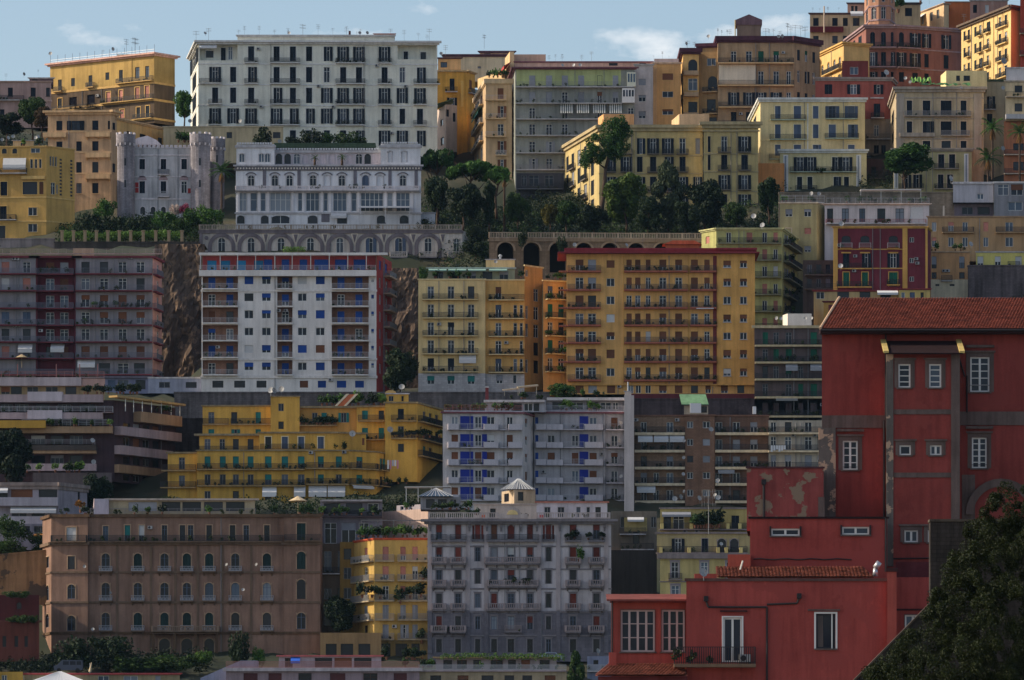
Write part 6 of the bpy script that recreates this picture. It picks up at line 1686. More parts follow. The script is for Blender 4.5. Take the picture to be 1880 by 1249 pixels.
rb.box(-1.6, W_ + .8, -1.6, 12, 0, .25); rb.box(-.3, W_ + .3, -.3, 11, .25, 1.05); put('overhanging_roof', rb.mesh('overhanging_roof', OTR), b.root, (f.A.x - b.root.location.x, f.A.y - b.root.location.y, PZ(466.5, 1014) - b.root.location.z))
rows = [(477, 497), (510, 531), (543, 564), (576, 597), (609, 629), (641, 663), (675, 696)]
c1 = [(1064, 15), (1087, 15)]; c2 = [(1155, 10), (1171, 10), (1190, 9), (1217, 13), (1246, 13)]; c3 = [(1275, 13), (1298, 10)]
f.grid(rows, c1, ['rr', 'gg', 'pd', 'gg', 'gg', 'pr', 'gg']); f.grid(rows, c2, ['prrrp', 'ppggg', 'ggggg', 'rrrrr', 'rrrrr', 'rpppp', 'wpdpp']); f.grid(rows, c3, ['rr', 'rg', 'gg', 'gg', 'rg', 'pg', 'pd'])
f.grid([(a + 1, c - 5) for a, c in rows], [(1121, 15)], ['r', 'g', 'g', 'r', 'r', 'r', 'g']); f3.grid([(a + 2, c - 5) for a, c in rows], [(1335, 14), (1365, 13)], ['pr', 'pp', 'gg', 'pp', 'gg', 'pp', 'pp'])
gf.grid([(707, 722)], [(1064, 15), (1088, 16), (1122, 15), (1158, 10), (1172, 10), (1190, 10), (1217, 14), (1246, 14), (1275, 13), (1300, 10), (1330, 13), (1360, 13)], ['rrrwggprdggd'])
for y in (498, 532, 565, 597, 629, 664, 698):
    f.balc(1042, 1103, y, 1.0, 'rail', .95, .3); f.balc(1146, 1262, y, 1.0, 'rail', .95, .3); f.balc(1267, 1315, y, 1.0, 'rail', .95, .3)
    pots(3, 1044, 1100, y, 1013.2, 'the ochre tower balconies', (.5, .9)); pots(4 if y < 640 else 11, 1148, 1260, y, 1013.2, 'the ochre tower balconies', (.5, .95)); pots(2 if y < 640 else 5, 1269, 1313, y, 1013.2, 'the ochre tower balconies', (.5, .95))
for y in (498, 532, 565, 598, 630, 664): f.band(y, .25, 1.0, OTS, 1026, 1041, 'side_balcony')
f.pil(1144, 1146, 470, 705, .06, OTD); f.pil(1263, 1265, 470, 705, .06, OTD); f.pil(1309, 1315.5, 470, 705, .05, stucco('5a2a2c', .3), 'red_strip')
f.band(706, .2, .15, OTD); f3.band(706, .2, .15, OTD); gf.aircon(1137, 712); f.awning(1278, 1310, 565, .35, 1.3)
for px in (1055, 1153): dish(px, 449, 1013, 'the ochre tower roof', size=1.2)
for px in (1130, 1180): aerial(px, 440, 458, 1020, 'the ochre tower roof')
hb = Bld('orange_roof_house', 'small orange-roofed hut behind the ochre tower roof', 1045); g = hb.block([(1222, 1045), (1284, 1045)], 448, 480, stucco('8c4a30', .3), 4); 
rb = MB(); rb.prism([(-.5, 0), (7, 0), (5.6, .7), (1.4, .7)], -.6, 4); put('tiled_roof', rb.mesh('tiled_roof', stucco('a04a30', .3)), hb.root, (-3.3, 0, PZ(449, 1045) - hb.root.location.z))

# dark balconied block beside it
b = Bld('dark_balcony_block', 'dark block with cream balcony slabs and green shutters left of the red house', 1006)
DB = stucco('443c3e', .4); DS = stucco('91866c', .3)
st = dict(sh=SH_GREEN, frame=GREYF, ro=SH_GREEN, slab=DS, trim=DS, rail=IRON)
f = b.block([(1385, 1006), (1530, 1006)], 598, 800, DB, 12, st=st); f.band(598, .5, .5, DS)
for k, y in enumerate((634, 665, 696, 729, 764)):
    f.grid([(y - 24, y - 1)], [(1405, 10), (1425, 10), (1448, 11), (1470, 9), (1494, 12)], ['cgg.r', 'gcc.r', 'dggg.', 'g.gcc', 'cggdc'][k:k + 1]); f.balc(1386, 1520, y, 1.1, 'rail', 1, .35)
for a, c in ((1442, 1464), (1487, 1508)): f.awning(a, c, 664, 1.8, 1.1, SH_GREY)
f.awning(1424, 1464, 727, 1.0, 1.1, vary('striped_grey', (.2, .2, .2), .2))
pots(12, 1390, 1500, 665, 1005.2, 'the dark balcony block', (.7, 1.2), LEAFD); pots(8, 1390, 1500, 764, 1005.2, 'the dark balcony block', (.7, 1.2), LEAFD)
hb = Bld('roof_hut', 'white roof tank house with dishes left of the tiled red roof', 1010, 'roof hut'); g = hb.block([(1437, 1012), (1446, 1009), (1490, 1009)], 577, 600, stucco('c4c2bc', .15), 4)
for px in (1425, 1434, 1478, 1489): dish(px, 584, 1005, 'the white tank house', size=1.1)

# ================================================================== middle slope
b = Bld('terraced_block', 'modernist block with long stepped concrete terraces and dark glazing at the left', 960)
CT = stucco('6e6058', .35); DKW = stucco('362a30', .4); PAR = stucco('7d7278', .3); PART = stucco('7a6650', .3)
st = dict(frame=GREYF, sh=SH_BROWN, ro=SH_BROWN, trim=PAR, slab=PART, rail=PAR, glass=GLASSD)
fs = b.block([(-40, 962), (210, 962), (322, 978)], 735, 885, DKW, 14, Y=962, st=st); f, g = fs
lev = [(724, 740), (757, 772), (783, 798), (818, 834), (852, 868), (880, 890)]
def slabs(q, p0, p1, top, bot, out, m, win=True):
    h = (bot - top) * .0962
    q.band(top, h, out, m, p0, p1, 'terrace_parapet')
slabs(f, -40, 190, 726, 740, 1.6, PAR); slabs(f, -40, 190, 758, 771, 1.8, PAR); slabs(f, 40, 208, 784, 797, 2.4, PART); slabs(f, 40, 178, 818, 829, 2.2, stucco('3a3634', .3)); slabs(f, 40, 178, 829, 834, 2.0, PART); slabs(f, 40, 178, 853, 866, 2.0, PAR)
f.pil(52, 116, 721, 738, 1.75, stucco('8a8690', .2), 'white_panel'); f.pil(52, 116, 755, 771, 1.95, stucco('8a8690', .2), 'white_panel')
slabs(g, 245, 321, 752, 771, 1.6, PART); slabs(g, 210, 322, 783, 799, 1.4, PAR); slabs(g, 210, 308, 818, 834, 1.2, PAR); slabs(g, 210, 300, 853, 868, 1.0, PART)
g.band(728, .35, 1.8, stucco('857048', .3), 200, 326, 'terrace_canopy')
for x in (218, 233, 249, 266, 284, 302, 318):
    pb = MB(); pb.box(-.06, .06, -1.5, -1.4, 0, 2.6); g.put('post', cached('post26', lambda: pb.mesh('post', WHITE)), g.u(x), g.z(755))
f.grid([(742, 756), (773, 783)], [(12, 22), (40, 24), (78, 26), (118, 24), (160, 28)], ['dgdgd', 'dddgd'], mull=2); f.grid([(800, 816), (836, 851)], [(70, 26), (105, 24), (140, 24)], ['gdg', 'dgd'], mull=2, glass=GLASS); f.grid([(870, 882)], [(80, 26), (150, 24)], ['dd'])
g.grid([(774, 782), (801, 816), (836, 850), (869, 881)], [(232, 12), (250, 12), (268, 12), (286, 12)], ['drdr', 'grgd', 'ddgd', 'dgdd'])
f.balc(-40, 208, 758, 1.8, 'bars', 1.0, .1, PAR, WIRON); f.balc(42, 206, 784, 2.4, 'bars', 1.1, .1, PART, WIRON); f.balc(42, 176, 818, 2.2, 'bars', .9, .1, PART, GREYF)
lo = b.block([(60, 955), (205, 955)], 868, 930, stucco('4a4448', .35), 10, Y=955, st=st, wallname='lower_wall')
up = b.block([(-40, 975), (192, 975)], 706, 740, stucco('6a6048', .35), 10, Y=975, st=st, wallname='upper_wall'); up.band(694, 1.5, 1.2, stucco('7e7a80', .3), -40, 150, 'terrace_parapet'); up.band(696, 1.3, .8, stucco('86706c', .3), 150, 193, 'terrace_parapet')
up.grid([(710, 724)], [(10, 16), (30, 20), (95, 22), (130, 20), (60, 20)], ['gdgdg']); up.balc(-40, 192, 694, 1.0, 'bars', 1.1, .1, PAR, RIRON)
for x in (33, 104, 147, 180):
    pb = MB(); pb.box(-.07, .07, -.07, .07, 0, 2.4); o = up.put('post', cached('postp', lambda: pb.mesh('post', RIRON)), up.u(x), up.z(694), .8)
yw = b.block([(-40, 958), (84, 958)], 772, 786, stucco('8a6c24', .2), 4, Y=958, wallname='yellow_wall')
pots(12, 45, 205, 783, 959, 'the stepped terraces', (.7, 1.3)); pots(14, 140, 270, 724, 970, 'the stepped terraces', (1.2, 2.0), LEAFD); pots(6, 285, 318, 757, 972, 'the stepped terraces', (.8, 1.4)); pots(10, 50, 170, 868, 952, 'the stepped terraces', (1.0, 1.8))
for px, y in ((171, 808), (172, 848), (360, 773), (167, 873)): dish(px, y, 955 if px < 300 else 985, 'the stepped terraces', size=1.4)
tree('dark_tree', 'dark leafy tree cut by the left edge below the stepped terraces', 'broad', 10, 900, 782, 96, 940, LEAFD, 2, .9)
tree('dark_tree', 'dark tree in the shadow under the stepped terraces', 'broad', 178, 945, 870, 60, 945, LEAFD, 1, .9)
ub = MB(); n = 10
for k in range(n):
    a, c = 2 * pi * k / n, 2 * pi * (k + 1) / n; ub.poly([(0, 0, .7), (1.3 * cos(a), 1.3 * sin(a), 0), (1.3 * cos(c), 1.3 * sin(c), 0)])
ub.tube((0, 0, .6), (0, 0, -1.9), .04)
def umbrella(label, px, py, Y, m, s=1.0):
    me = ub.mesh('parasol', m); o = put('parasol', me, None, (PX(px, Y), Y, PZ(py, Y)), 0, s); tag(o, label, 'parasol')
umbrella('tan parasol on a dark balcony of the grey and red block', 40, 657, 1022.6, plain('tan_cloth', (.4, .3, .18), .9)); umbrella('large cream parasol on the roof terrace under the yellow stepped building', 547, 920, 915, plain('cream_cloth', (.55, .42, .26), .9), 1.25)

b = Bld('flat_white_house', 'flat grey-white house with brown glazing and white parapets at the lower left', 930)
FW = stucco('6b6872', .35)
st = dict(frame=GREYF, ro=SH_BROWN, sh=SH_BROWN, trim=stucco('716a66', .35), slab=FW, rail=stucco('7a7a86', .25), glass=GLASSD)
fs = b.block([(-40, 930), (107, 930), (160, 938)], 886, 1000, FW, 12, st=st); b.cornice(b.blocks[-1], 1.2, .4, stucco('6b6260', .4))
f = fs[0]; f.grid([(895, 915)], [(40, 40), (88, 34), (4, 20)], ['rdd'], mull=2); f.balc(-40, 107, 928, 1.0, 'solid', 1.3, .2); f.grid([(942, 952)], [(35, 28), (70, 24)], ['gd']); f.balc(-40, 100, 962, 1.3, 'solid', 1.2, .2); f.awning(-30, 15, 895, 1.0, 1.0); f.awning(20, 104, 929, 1.3, 1.1); fs[1].win(145, 899, 914, 4, 'd')
lo = b.block([(30, 926), (120, 926)], 962, 1010, stucco('5a5a66', .35), 10, Y=926, st=st); lo.grid([(966, 978)], [(75, 26), (45, 20)], ['gd'])
for x, y, w, h in ((20, 985, 70, 36), (70, 1000, 60, 24), (15, 1012, 80, 22), (80, 1015, 50, 20)): bush('dark green hedge bush below the flat white house', x, y, w, h, 915, LEAF, 'hedge bushes below the flat white house')
ob = MB(); ob.tube((-.9, 0, 0), (.9, 0, 0), .22, .22, n=8); o = put('rolled_mattress', ob.mesh('rolled_mattress', plain('orange_vinyl', (.6, .25, .05), .6)), None, (PX(72, 914), 914, PZ(983, 914))); tag(o, 'small orange inflatable on the hedge below the flat white house', 'inflatable')

# yellow stepped building
b = Bld('yellow_stepped_building', 'sprawling yellow-ochre stepped building with teal shutters and long balconies', 962)
YS = stucco('94762f', .32); YST = stucco('8c7446', .3); YSD = stucco('86652f', .3)
st = dict(sh=SH_TEAL, ro=SH_TEAL, frame=GREYF, trim=stucco('6a6048', .35), slab=stucco('7a6a4a', .35), rail=IRON, glass=GLASS)
f = b.block([(308, 958), (362, 958)], 830, 935, YS, 12, Y=958, st=st); f.band(830, .3, .3)
f.grid([(840, 862), (873, 893)], [(334, 11)], ['g', 'g']); f.balc(296, 360, 864, .8); f.balc(294, 360, 895, .8)
w = b.block([(362, 957), (640, 957), (690, 960), (757, 974)], 826, 935, YS, 12, Y=957, st=st)
for q in w: q.band(826, .25, .25)
cols = [(381, 11), (409, 11), (433, 11), (460, 11), (492.5, 12), (523, 12), (553, 12), (589, 11), (622, 11)]
w[0].grid([(838, 859), (871, 890), (902, 918)], cols, ['rrrrrrppp', 'ggggggwgg', 'g.d.d.dgg']); w[1].grid([(838, 859), (871, 890)], [(660, 11)], ['p', 'r']); w[2].grid([(838, 859), (871, 890)], [(700, 5), (718, 6), (733, 6), (748, 6)], ['cccc', 'dgdg'])
w[0].balc(362, 476, 862, .9); w[0].balc(478, 560, 862, .9); w[0].balc(562, 640, 860, .9); w[1].balc(641, 690, 860, .9); w[2].balc(692, 752, 860, 1.0); w[0].balc(362, 560, 892, .9); w[0].balc(562, 640, 889, .9); w[1].balc(641, 690, 889, .9); w[2].balc(692, 752, 889, 1.0)
for a, c in ((482, 508), (540, 561), (567, 600), (602, 634)): w[0].awning(a, c, 892, 2.0, 1.0)
w[1].awning(642, 680, 888, .9, 1.3); w[0].aircon(571, 834); w[1].aircon(655, 834) if False else w[0].aircon(632, 833)
u1 = b.block([(366, 962), (478, 962)], 797, 832, YS, 10, Y=962, st=st); u1.band(797, .35, .9, stucco('6a6450', .35)); u1.grid([(806, 829)], [(381, 11), (408, 10), (433, 11), (460, 11)], ['ggdd']); u1.balc(366, 478, 830, .8)
u2 = b.block([(476, 960), (622, 960), (672, 962)], 794, 832, YS, 10, Y=960, st=st)
for q in u2: q.band(793, .3, .3)
u2[0].grid([(802, 824)], [(492.5, 11), (523, 11), (553, 11), (589, 11)], ['dccc'], su=.14, sum=stucco('a09a80', .2), sh=SH_LBLUE); u2[0].balc(478, 570, 826, .8); u2[0].win(620, 802, 822, 8, 'g'); u2[1].win(667, 803, 816, 5, 'r', ro=SH_BROWN)
t1 = b.block([(372, 968), (510, 968)], 744, 800, YS, 10, Y=968, st=st); t1.band(744, .25, .25); t1.grid([(757, 778), (788, 796)], [(388, 11), (430, 11), (474, 10), (494, 4)], ['gdc.', 'ccc.']); t1.balc(372, 420, 779, .8); t1.balc(424, 508, 779, .8)
t2 = b.block([(497, 966), (550, 966)], 727, 800, YS, 8, Y=966, st=st); t2.grid([(741, 755), (774, 788)], [(516, 10)], ['g', 'd']); t2.band(727, .2, .15)
t3 = b.block([(529, 967), (656, 967)], 747, 800, YSD, 10, Y=967, st=st); t3.band(746, .35, .5); t3.grid([(758, 776)], [(542, 11), (578, 10), (595, 10), (631, 10)], ['cgco']); t3.balc(546, 618, 781, .9)
pots(14, 548, 616, 780, 966, 'the yellow stepped building plant balcony', (1.0, 1.5), LEAFD); pots(12, 366, 640, 861, 956.4, 'the yellow stepped building', (.6, 1.0)); pots(14, 562, 750, 889, 956.4, 'the yellow stepped building', (.7, 1.2), LEAFD); pots(10, 480, 640, 825, 959.2, 'the yellow stepped building', (.6, 1.1), LEAFD)
t4 = b.block([(655, 966), (707, 966)], 746, 835, YS, 10, Y=966, st=st); t5 = b.block([(707, 963), (765, 963), (812, 978)], 738, 885, YS, 11, Y=963, st=st)
t4.band(745, .3, .3); [q.band(738, .3, .3) for q in t5]
t4.grid([(754, 770), (786, 806)], [(670, 11), (700, 10)], ['cd', 'cc']); t4.balc(657, 706, 773, .9); t4.balc(657, 706, 807, .8); t5[0].grid([(751, 770), (783, 803), (815, 830)], [(736, 11)], ['c', 'g', 'd'], sh=SH_DARK); t5[1].grid([(752, 771), (784, 804), (816, 834)], [(779, 5), (790, 5), (802, 6)], ['ggg', 'cgc', 'gg.'], sh=SH_DARK)
for y in (773, 805): t5[0].balc(718, 765, y, 1.0); t5[1].balc(767, 811, y, 1.0)
t5[1].balc(767, 811, 836, 1.0); pots(12, 720, 808, 804, 963, 'the yellow stepped building upper right balconies', (.9, 1.5), LEAFD)
for px, y in ((496, 716), (505, 717), (515, 714), (737, 709), (717, 788), (647, 796)): dish(px, y, 962 if y < 730 else 958, 'the yellow stepped building', size=1.8)
hb = Bld('roof_hut', 'yellow roof hut with arched cap on the stepped building', 972, 'roof hut'); g = hb.block([(709, 972), (750, 972)], 722, 745, YS, 4, st=dict(frame=GREYF)); g.grid([(727, 737)], [(718, 9), (739, 4)], ['gd']); g.band(722, .2, .2)
rb = MB(); rb.prism([(-1 * cos(pi * k / 8), .55 * sin(pi * k / 8)) for k in range(9)], 0, 2); put('arched_cap', rb.mesh('arched_cap', YST), hb.root, (-1.2, 0, PZ(722, 972) - hb.root.location.z))
sb = MB()
for x in (0, 1.6): sb.prism([(x, 0), (x + .45, 0), (x + 2.6, 2.2), (x + 2.1, 2.2)], 0, .35)
sb.prism([(.45, 0), (1.6, 0), (3.7, 2.1), (2.6, 2.1)], .1, .3, 1); o = put('roof_stair', sb.mesh('roof_stair', [stucco('9a9484', .3), stucco('8a4c30', .3)]), None, (PX(614, 967), 967, PZ(746, 967))); tag(o, 'slanted tiled stair cover between white ramps on the stepped building roof', 'stair cover')
pots(18, 586, 705, 745, 970, 'the yellow stepped building roof', (1.2, 2.2))
lb = MB(); g_ = random.Random(2)
for k in range(5):
    x = k * .42; lb.box(x, x + .3, 0, .03, -1.0 - g_.random() * .6, 0, k % 3)
o = put('laundry', lb.mesh('laundry', [plain('white_linen', (.6, .6, .62), .9), plain('pink_linen', (.5, .2, .26), .9), plain('pale_blue_linen', (.35, .4, .5), .9)]), None, (PX(711, 956), 956, PZ(845, 956))); tag(o, 'white and pink laundry hanging from the yellow stepped building', 'laundry')

# white block with blue panels
b = Bld('white_blue_panel_block', 'grey-white apartment block with cobalt blue panels and curved white balconies', 948)
WB = stucco('7a7b82', .32); WBL = stucco('8a8b90', .3); BLU = vary('cobalt_panel', (.016, .03, .24), .15)
st = dict(sh=SH_BROWN, ro=SH_BROWN, frame=WHITE, trim=stucco('5a3840', .3), slab=stucco('8a8a94', .25), rail=stucco('8e8e98', .25), glass=GLASS)
fs = b.block([(813, 948), (960, 949), (981, 956)], 756, 940, WBL, 14, Y=948, st=st); f = fs[0]
rt = b.block([(981, 955), (1150, 956)], 756, 940, WB, 10, Y=955, st=st); tw = b.block([(1146, 950), (1164, 950)], 726, 940, stucco('8f8a8c', .25), 14, Y=950, st=st, wallname='end_wall')
[q.band(756, .3, .4) for q in fs]; rt.band(756, .3, .5)
ys = (788, 821, 853, 886, 918)
for k, y in enumerate(ys):
    f.grid([(y - 23, y - 2)], [(835, 12), (878, 12), (901, 14), (936, 11)], ['wggg', 'rgrr', 'rrrr', 'gggg', 'rrgg'][k:k + 1])
    f.pil(845, 869, y - 24, y - 1, .06, BLU, 'blue_panel'); f.pil(885, 894, y - 24, y - 1, .06, BLU, 'blue_panel')
    f.balc(822, 842, y, 1.1, 'solid', .85, .2); f.balc(843, 888, y, .8, 'bars', .95, .2, rm=WIRON); f.balc(888, 914, y, 1.2, 'solid', .85, .2); f.balc(916, 930, y, .8, 'bars', .95, .2, rm=WIRON); f.balc(933, 958, y, 1.2, 'solid', .85, .2)
    fs[1].grid([(y - 22, y - 6)], [(966, 4)], ['r'])
    rt.grid([(y - 22, y - 2)], [(985.5, 6), (1012, 13), (1056, 12), (1089, 13), (1128, 12)], ['c..wp', 'cgggg', 'crrrp', 'c.wgg', 'cw.gg'][k:k + 1], sh=SH_BLUE)
    rt.pil(1064, 1080, y - 24, y - 1, .06, BLU, 'blue_panel')
    rt.balc(983, 1002, y, 1.2, 'solid', .85, .2); rt.balc(1003, 1033, y, .9, 'solid', .8, .2); rt.balc(1034, 1072, y, .9, 'bars', .95, .2, rm=WIRON); rt.balc(1073, 1106, y, 1.2, 'solid', .85, .2); rt.balc(1112, 1145, y, .9, 'bars', .95, .2, rm=GREYF)
    dish(1139 if k % 2 else 1141, y - 12, 953, 'the white block with blue panels', size=1.1) if k < 4 else None
rt.pil(1108, 1111, 758, 930, .3, WB, 'fin')
ph = b.block([(890, 952), (1002, 952)], 735, 757, stucco('787a84', .3), 9, Y=952, st=dict(st, frame=WHITE, glass=GLASSD), wallname='penthouse_wall'); ph.grid([(741, 755)], [(950, 16), (970, 16), (985, 10)], ['dgd']); ph.band(735, .4, .8, stucco('99969a', .3), 888, 1000, 'roof_slab'); pg2 = b.block([(1004, 958), (1147, 958)], 734, 757, stucco('6a6c76', .3), 8, Y=958, st=dict(st, glass=GLASSD), wallname='penthouse_wall'); pg2.grid([(739, 752)], [(1025, 22), (1058, 26), (1088, 22), (1112, 20), (1130, 10)], ['dgdgg']); pg2.band(731, .5, 1.2, stucco('9a989a', .3), 1004, 1147, 'roof_slab')
for q, a, c, Yq in ((ph, 815, 958, 949), (pg2, 1004, 1146, 955)): pass
f.balc(815, 960, 754, .2, 'bars', 1.0, .2, rm=stucco('84504a', .3)); rt.balc(983, 1146, 754, .4, 'bars', .9, .2, rm=WIRON)
pots(16, 818, 955, 754, 949, 'the white block roof terrace', (.7, 1.3)); pots(9, 1010, 1100, 754, 955.5, 'the white block roof terrace', (1.0, 1.9), LEAFL); pots(14, 1006, 1140, 728, 959, 'the white block penthouse roof', (.6, 1.2)); pots(8, 900, 995, 733, 953, 'the white block penthouse roof', (.6, 1.2))
o = tree('roof_tree', 'leafy green roof tree behind the white block penthouse', 'broad', 1034, 735, 703, 56, 968, LEAFP, 1, .9)
cb = Bld('chimney', 'red brick chimney with white cap on the white block', 953, 'chimney'); g = cb.block([(891, 953), (897, 953)], 710, 737, stucco('55282c', .3), .6); g.band(710, .15, .1, WSL)
cb = Bld('chimney', 'white chimney stack on the end wall of the white block', 951, 'chimney'); g = cb.block([(1147, 951), (1159, 951)], 718, 728, stucco('908a88', .3), 1.0, cornice=(.2, .2)); cbm = MB(); cbm.tube((0, 0, 0), (0, 0, 1.6), .13, n=8); put('flue', cbm.mesh('flue', STEEL), cb.root, (0, .4, PZ(718, 951) - cb.root.location.z))
pb = MB(); pb.prism([(0, 0), (3.6, .35), (3.4, .5), (-.2, .15)], 0, 2.4)
for x in (.2, 3.2): pb.box(x, x + .08, 0, .08, -1.3, .1)
o = put('canopy', pb.mesh('canopy', stucco('9a9484', .3)), None, (PX(951, 955), 955, PZ(711, 955))); tag(o, 'tilted beige roof canopy on the white block', 'canopy'); o = put('canopy', o.data, None, (PX(924, 956), 956, PZ(716, 956)), 0, .8); tag(o, 'smaller tilted beige canopy left of the larger one on the white block', 'canopy')

# brown brick block
b = Bld('brown_brick_block', 'brown brick apartment block with white awnings and cream balcony slabs', 955)
BRK = stucco('6e5a4a', .35, brick=.5); BS = stucco('a0957f', .3)
st = dict(sh=SH_GREY, ro=SH_GREY, frame=WHITE, trim=stucco('5a4238', .3), slab=BS, rail=IRON, glass=GLASS)
f = b.block([(1164, 955), (1258, 955)], 762, 945, BRK, 12, st=st); m = b.block([(1258, 954), (1312, 954)], 762, 945, stucco('664e40', .35, brick=.5), 12, st=st); r = b.block([(1312, 955), (1412, 955)], 762, 945, stucco('5a463c', .35, brick=.5), 12, st=st)
for k, y in enumerate((795, 827, 858, 888, 920)):
    f.grid([(y - 20, y - 1)], [(1182, 11), (1230, 12), (1205, 10)], ['gw', 'dg', 'dp', 'gwg', 'dgg'][k:k + 1]); f.balc(1165, 1257, y, 1.1, 'rail', 1, .45)
    m.grid([(y - 20, y - 8)], [(1267, 11), (1297, 13)], ['gg', 'gr', 'dr', 'gg', 'gg'][k:k + 1]); r.grid([(y - 20, y - 1)], [(1320, 12), (1352, 13), (1384, 13)], ['ggg', 'grp', 'wpp', 'ggd', 'gdg'][k:k + 1]); r.balc(1313, 1411, y, 1.1, 'rail', 1, .45)
    if k: dish(1255, y - 18, 951, 'the brown brick block', size=1.0)
for a, c in ((1171, 1198), (1200, 1227), (1229, 1256)): f.awning(a, c, 795, 1.7, 1.25)
f.awning(1169, 1203, 888, 1.7, 1.25); r.awning(1318, 1348, 858, 1.2, 1.2, SH_GREY); [q.band(762, .25, .2) for q in (f, m, r)]
for x in (1168, 1243): f.aircon(x, 774)
for px, y in ((1307, 787), (1239, 915), (1252, 912), (1286, 914), (1318, 913), (1316, 882)): dish(px, y, 950, 'the brown brick block', size=1.5)
pots(8, 1168, 1255, 827, 954.2, 'the brown brick block', (.6, 1)); pots(10, 1316, 1408, 858, 954.2, 'the brown brick block', (.6, 1.1), LEAFD); pots(8, 1316, 1408, 795, 954.2, 'the brown brick block', (.6, 1))
sh_ = Bld('green_shed', 'small shed with a sloping green roof and white front above the brown brick block', 968, 'shed'); g = sh_.block([(1256, 968), (1300, 968)], 745, 768, stucco('7a7468', .3), 4, st=dict(frame=DARKF)); g.win(1292, 746, 758, 12, 'd')
rb = MB(); rb.quad((0, -.8, 0), (4.8, -.8, 0), (4.4, 3, 2.1), (-.3, 3, 2.1)); rb.quad((0, -.8, -.12), (-.3, 3, 1.98), (4.4, 3, 1.98), (4.8, -.8, -.12)); rb.quad((0, -.8, -.12), (4.8, -.8, -.12), (4.8, -.8, 0), (0, -.8, 0)); put('sloping_roof', rb.mesh('sloping_roof', stucco('4a6a50', .35)), sh_.root, (-2.6, 0, PZ(743, 968) - sh_.root.location.z))
wb = MB(); wb.box(0, 2.0, 0, .1, 0, 1.7); o = put('white_sheet', wb.mesh('white_sheet', plain('white_panel', (.6, .6, .6))), None, (PX(1267, 966), 966, PZ(758, 966)), .2); tag(o, 'bright white sheet leaning on the green-roofed shed', 'panel')
wb = MB(); wb.box(0, .6, 0, .6, 0, 1.3); o = put('roof_cabinet', wb.mesh('roof_cabinet', plain('white_panel', (.6, .6, .6))), None, (PX(1382, 960), 960, PZ(760, 960))); tag(o, 'narrow white cabinet on the brown brick block roof', 'cabinet')
b = Bld('cream_laundry_house', 'cream balcony house with laundry just left of the red building', 950)
st = dict(sh=SH_GREY, ro=SH_GREY, frame=WHITE, trim=BS, slab=BS, rail=IRON)
f = b.block([(1411, 950), (1530, 950)], 772, 945, stucco('7c7870', .35), 10, st=st); f.grid([(775, 793), (802, 826), (836, 858), (868, 886)], [(1420, 10), (1447, 12), (1484, 13), (1505, 8)], ['gdg.', 'gwgd', 'pppp', 'gggg'])
for y in (795, 828, 860, 892): f.balc(1411, 1520, y, 1.0, 'rail', 1, .3)
for x, y in ((1457, 802), (1497, 802)): f.aircon(x, y)
lb = MB()
for k in range(6): lb.box(k * .45, k * .45 + .36, 0, .03, -1.1 + .2 * (k % 3), 0)
o = put('laundry', lb.mesh('laundry', plain('white_linen', (.6, .6, .62), .9)), None, (PX(1415, 948.6), 948.6, PZ(818, 948.6))); tag(o, 'white laundry hung on the cream balcony house', 'laundry')

# ================================================================== lower row of palazzi
b = Bld('brown_palazzo', 'long brown palazzo with white scroll balconies and arched windows at the lower left', 900)
BP = stucco('634f45', .4); BPT = stucco('52453a', .35); BPD = stucco('48392c', .4)
WSC = plain('white_scroll_iron', (.33, .34, .38), .6)
st = dict(sh=vary('deep_green_shutter', (.012, .03, .028), .3), frame=SH_LBLUE, ro=SH_TEAL, trim=BPT, slab=BPT, rail=WSC, glass=GLASSD, su=.16, sum=stucco('786655', .3))
fs = b.block([(78, 908), (94, 901), (161, 900)], 944, 1205, BP, 14, st=st); f1 = fs[1]
f = b.block([(161, 900.5), (521, 900.5)], 944, 1205, BP, 13, st=st); f2 = b.block([(521, 900), (588, 900), (592, 903)], 944, 1205, BP, 13, st=st); f2 = f2[0]
for q in (fs[0], f1, f, f2):
    q.band(944, .5, .35, BPD, name='cornice'); q.band(995, .5, .4, BPT); q.band(1049, .3, .15, BPT); q.band(1104, .35, .15, BPT); q.band(1160, .4, .2, BPD)
f1.win(131, 968, 993, 18, 'r', ro=SH_LBLUE); f1.win(131, 1021, 1045, 13, 'd'); f1.win(131, 1073, 1099, 14, 'G'); f1.win(131, 1130, 1158, 15, 'G')
f.win(194, 966, 993, 10, 'w'); 
for x, c in ((234, 'p'), (260, 'p'), (302, 'g'), (335, 'd'), (350, 'g'), (384, 'd'), (427, 'd'), (452, 'g'), (490, 'd')): f.win(x, 964, 993, 10, c)
cl = [(194, 15), (253, 15), (302, 15), (343, 15), (384, 15), (432, 15), (490, 15)]
f.grid([(1016, 1047), (1070, 1102), (1125, 1157)], cl, ['GCGCCGC', 'GGGGWWW', 'GCCCCDD']); f2.grid([(961, 993), (1013, 1045), (1064, 1100), (1125, 1155)], [(553, 16)], ['c', 'C', 'D', 'G'])
f.balc(162, 520, 994, .9, 'rail', 1.0, .2, rm=IRON); f2.balc(522, 590, 993, .9, 'rail', 1.0, .2, rm=IRON); f1.balc(95, 160, 994, .9, 'rail', 1.0, .2, rm=IRON)
for x, w in cl:
    for y in (1049, 1103, 1158): f.balc(x - 12, x + 12, y, .6, 'scroll', .85, .2, br=2)
for x in (215, 277, 322, 363, 408, 461): f.pil(x - 2, x + 2, 997, 1195, .1, BPT)
fs[0].grid([(1020, 1040), (1072, 1100), (1125, 1150)], [(87, 6)], ['g', 'G', 'G'])
pc = MB(); W_ = 116 * .09
for k in range(4): pc.box(k * W_ / 3 - .2, k * W_ / 3 + .2, -1.6, -1.2, 0, 3.2)
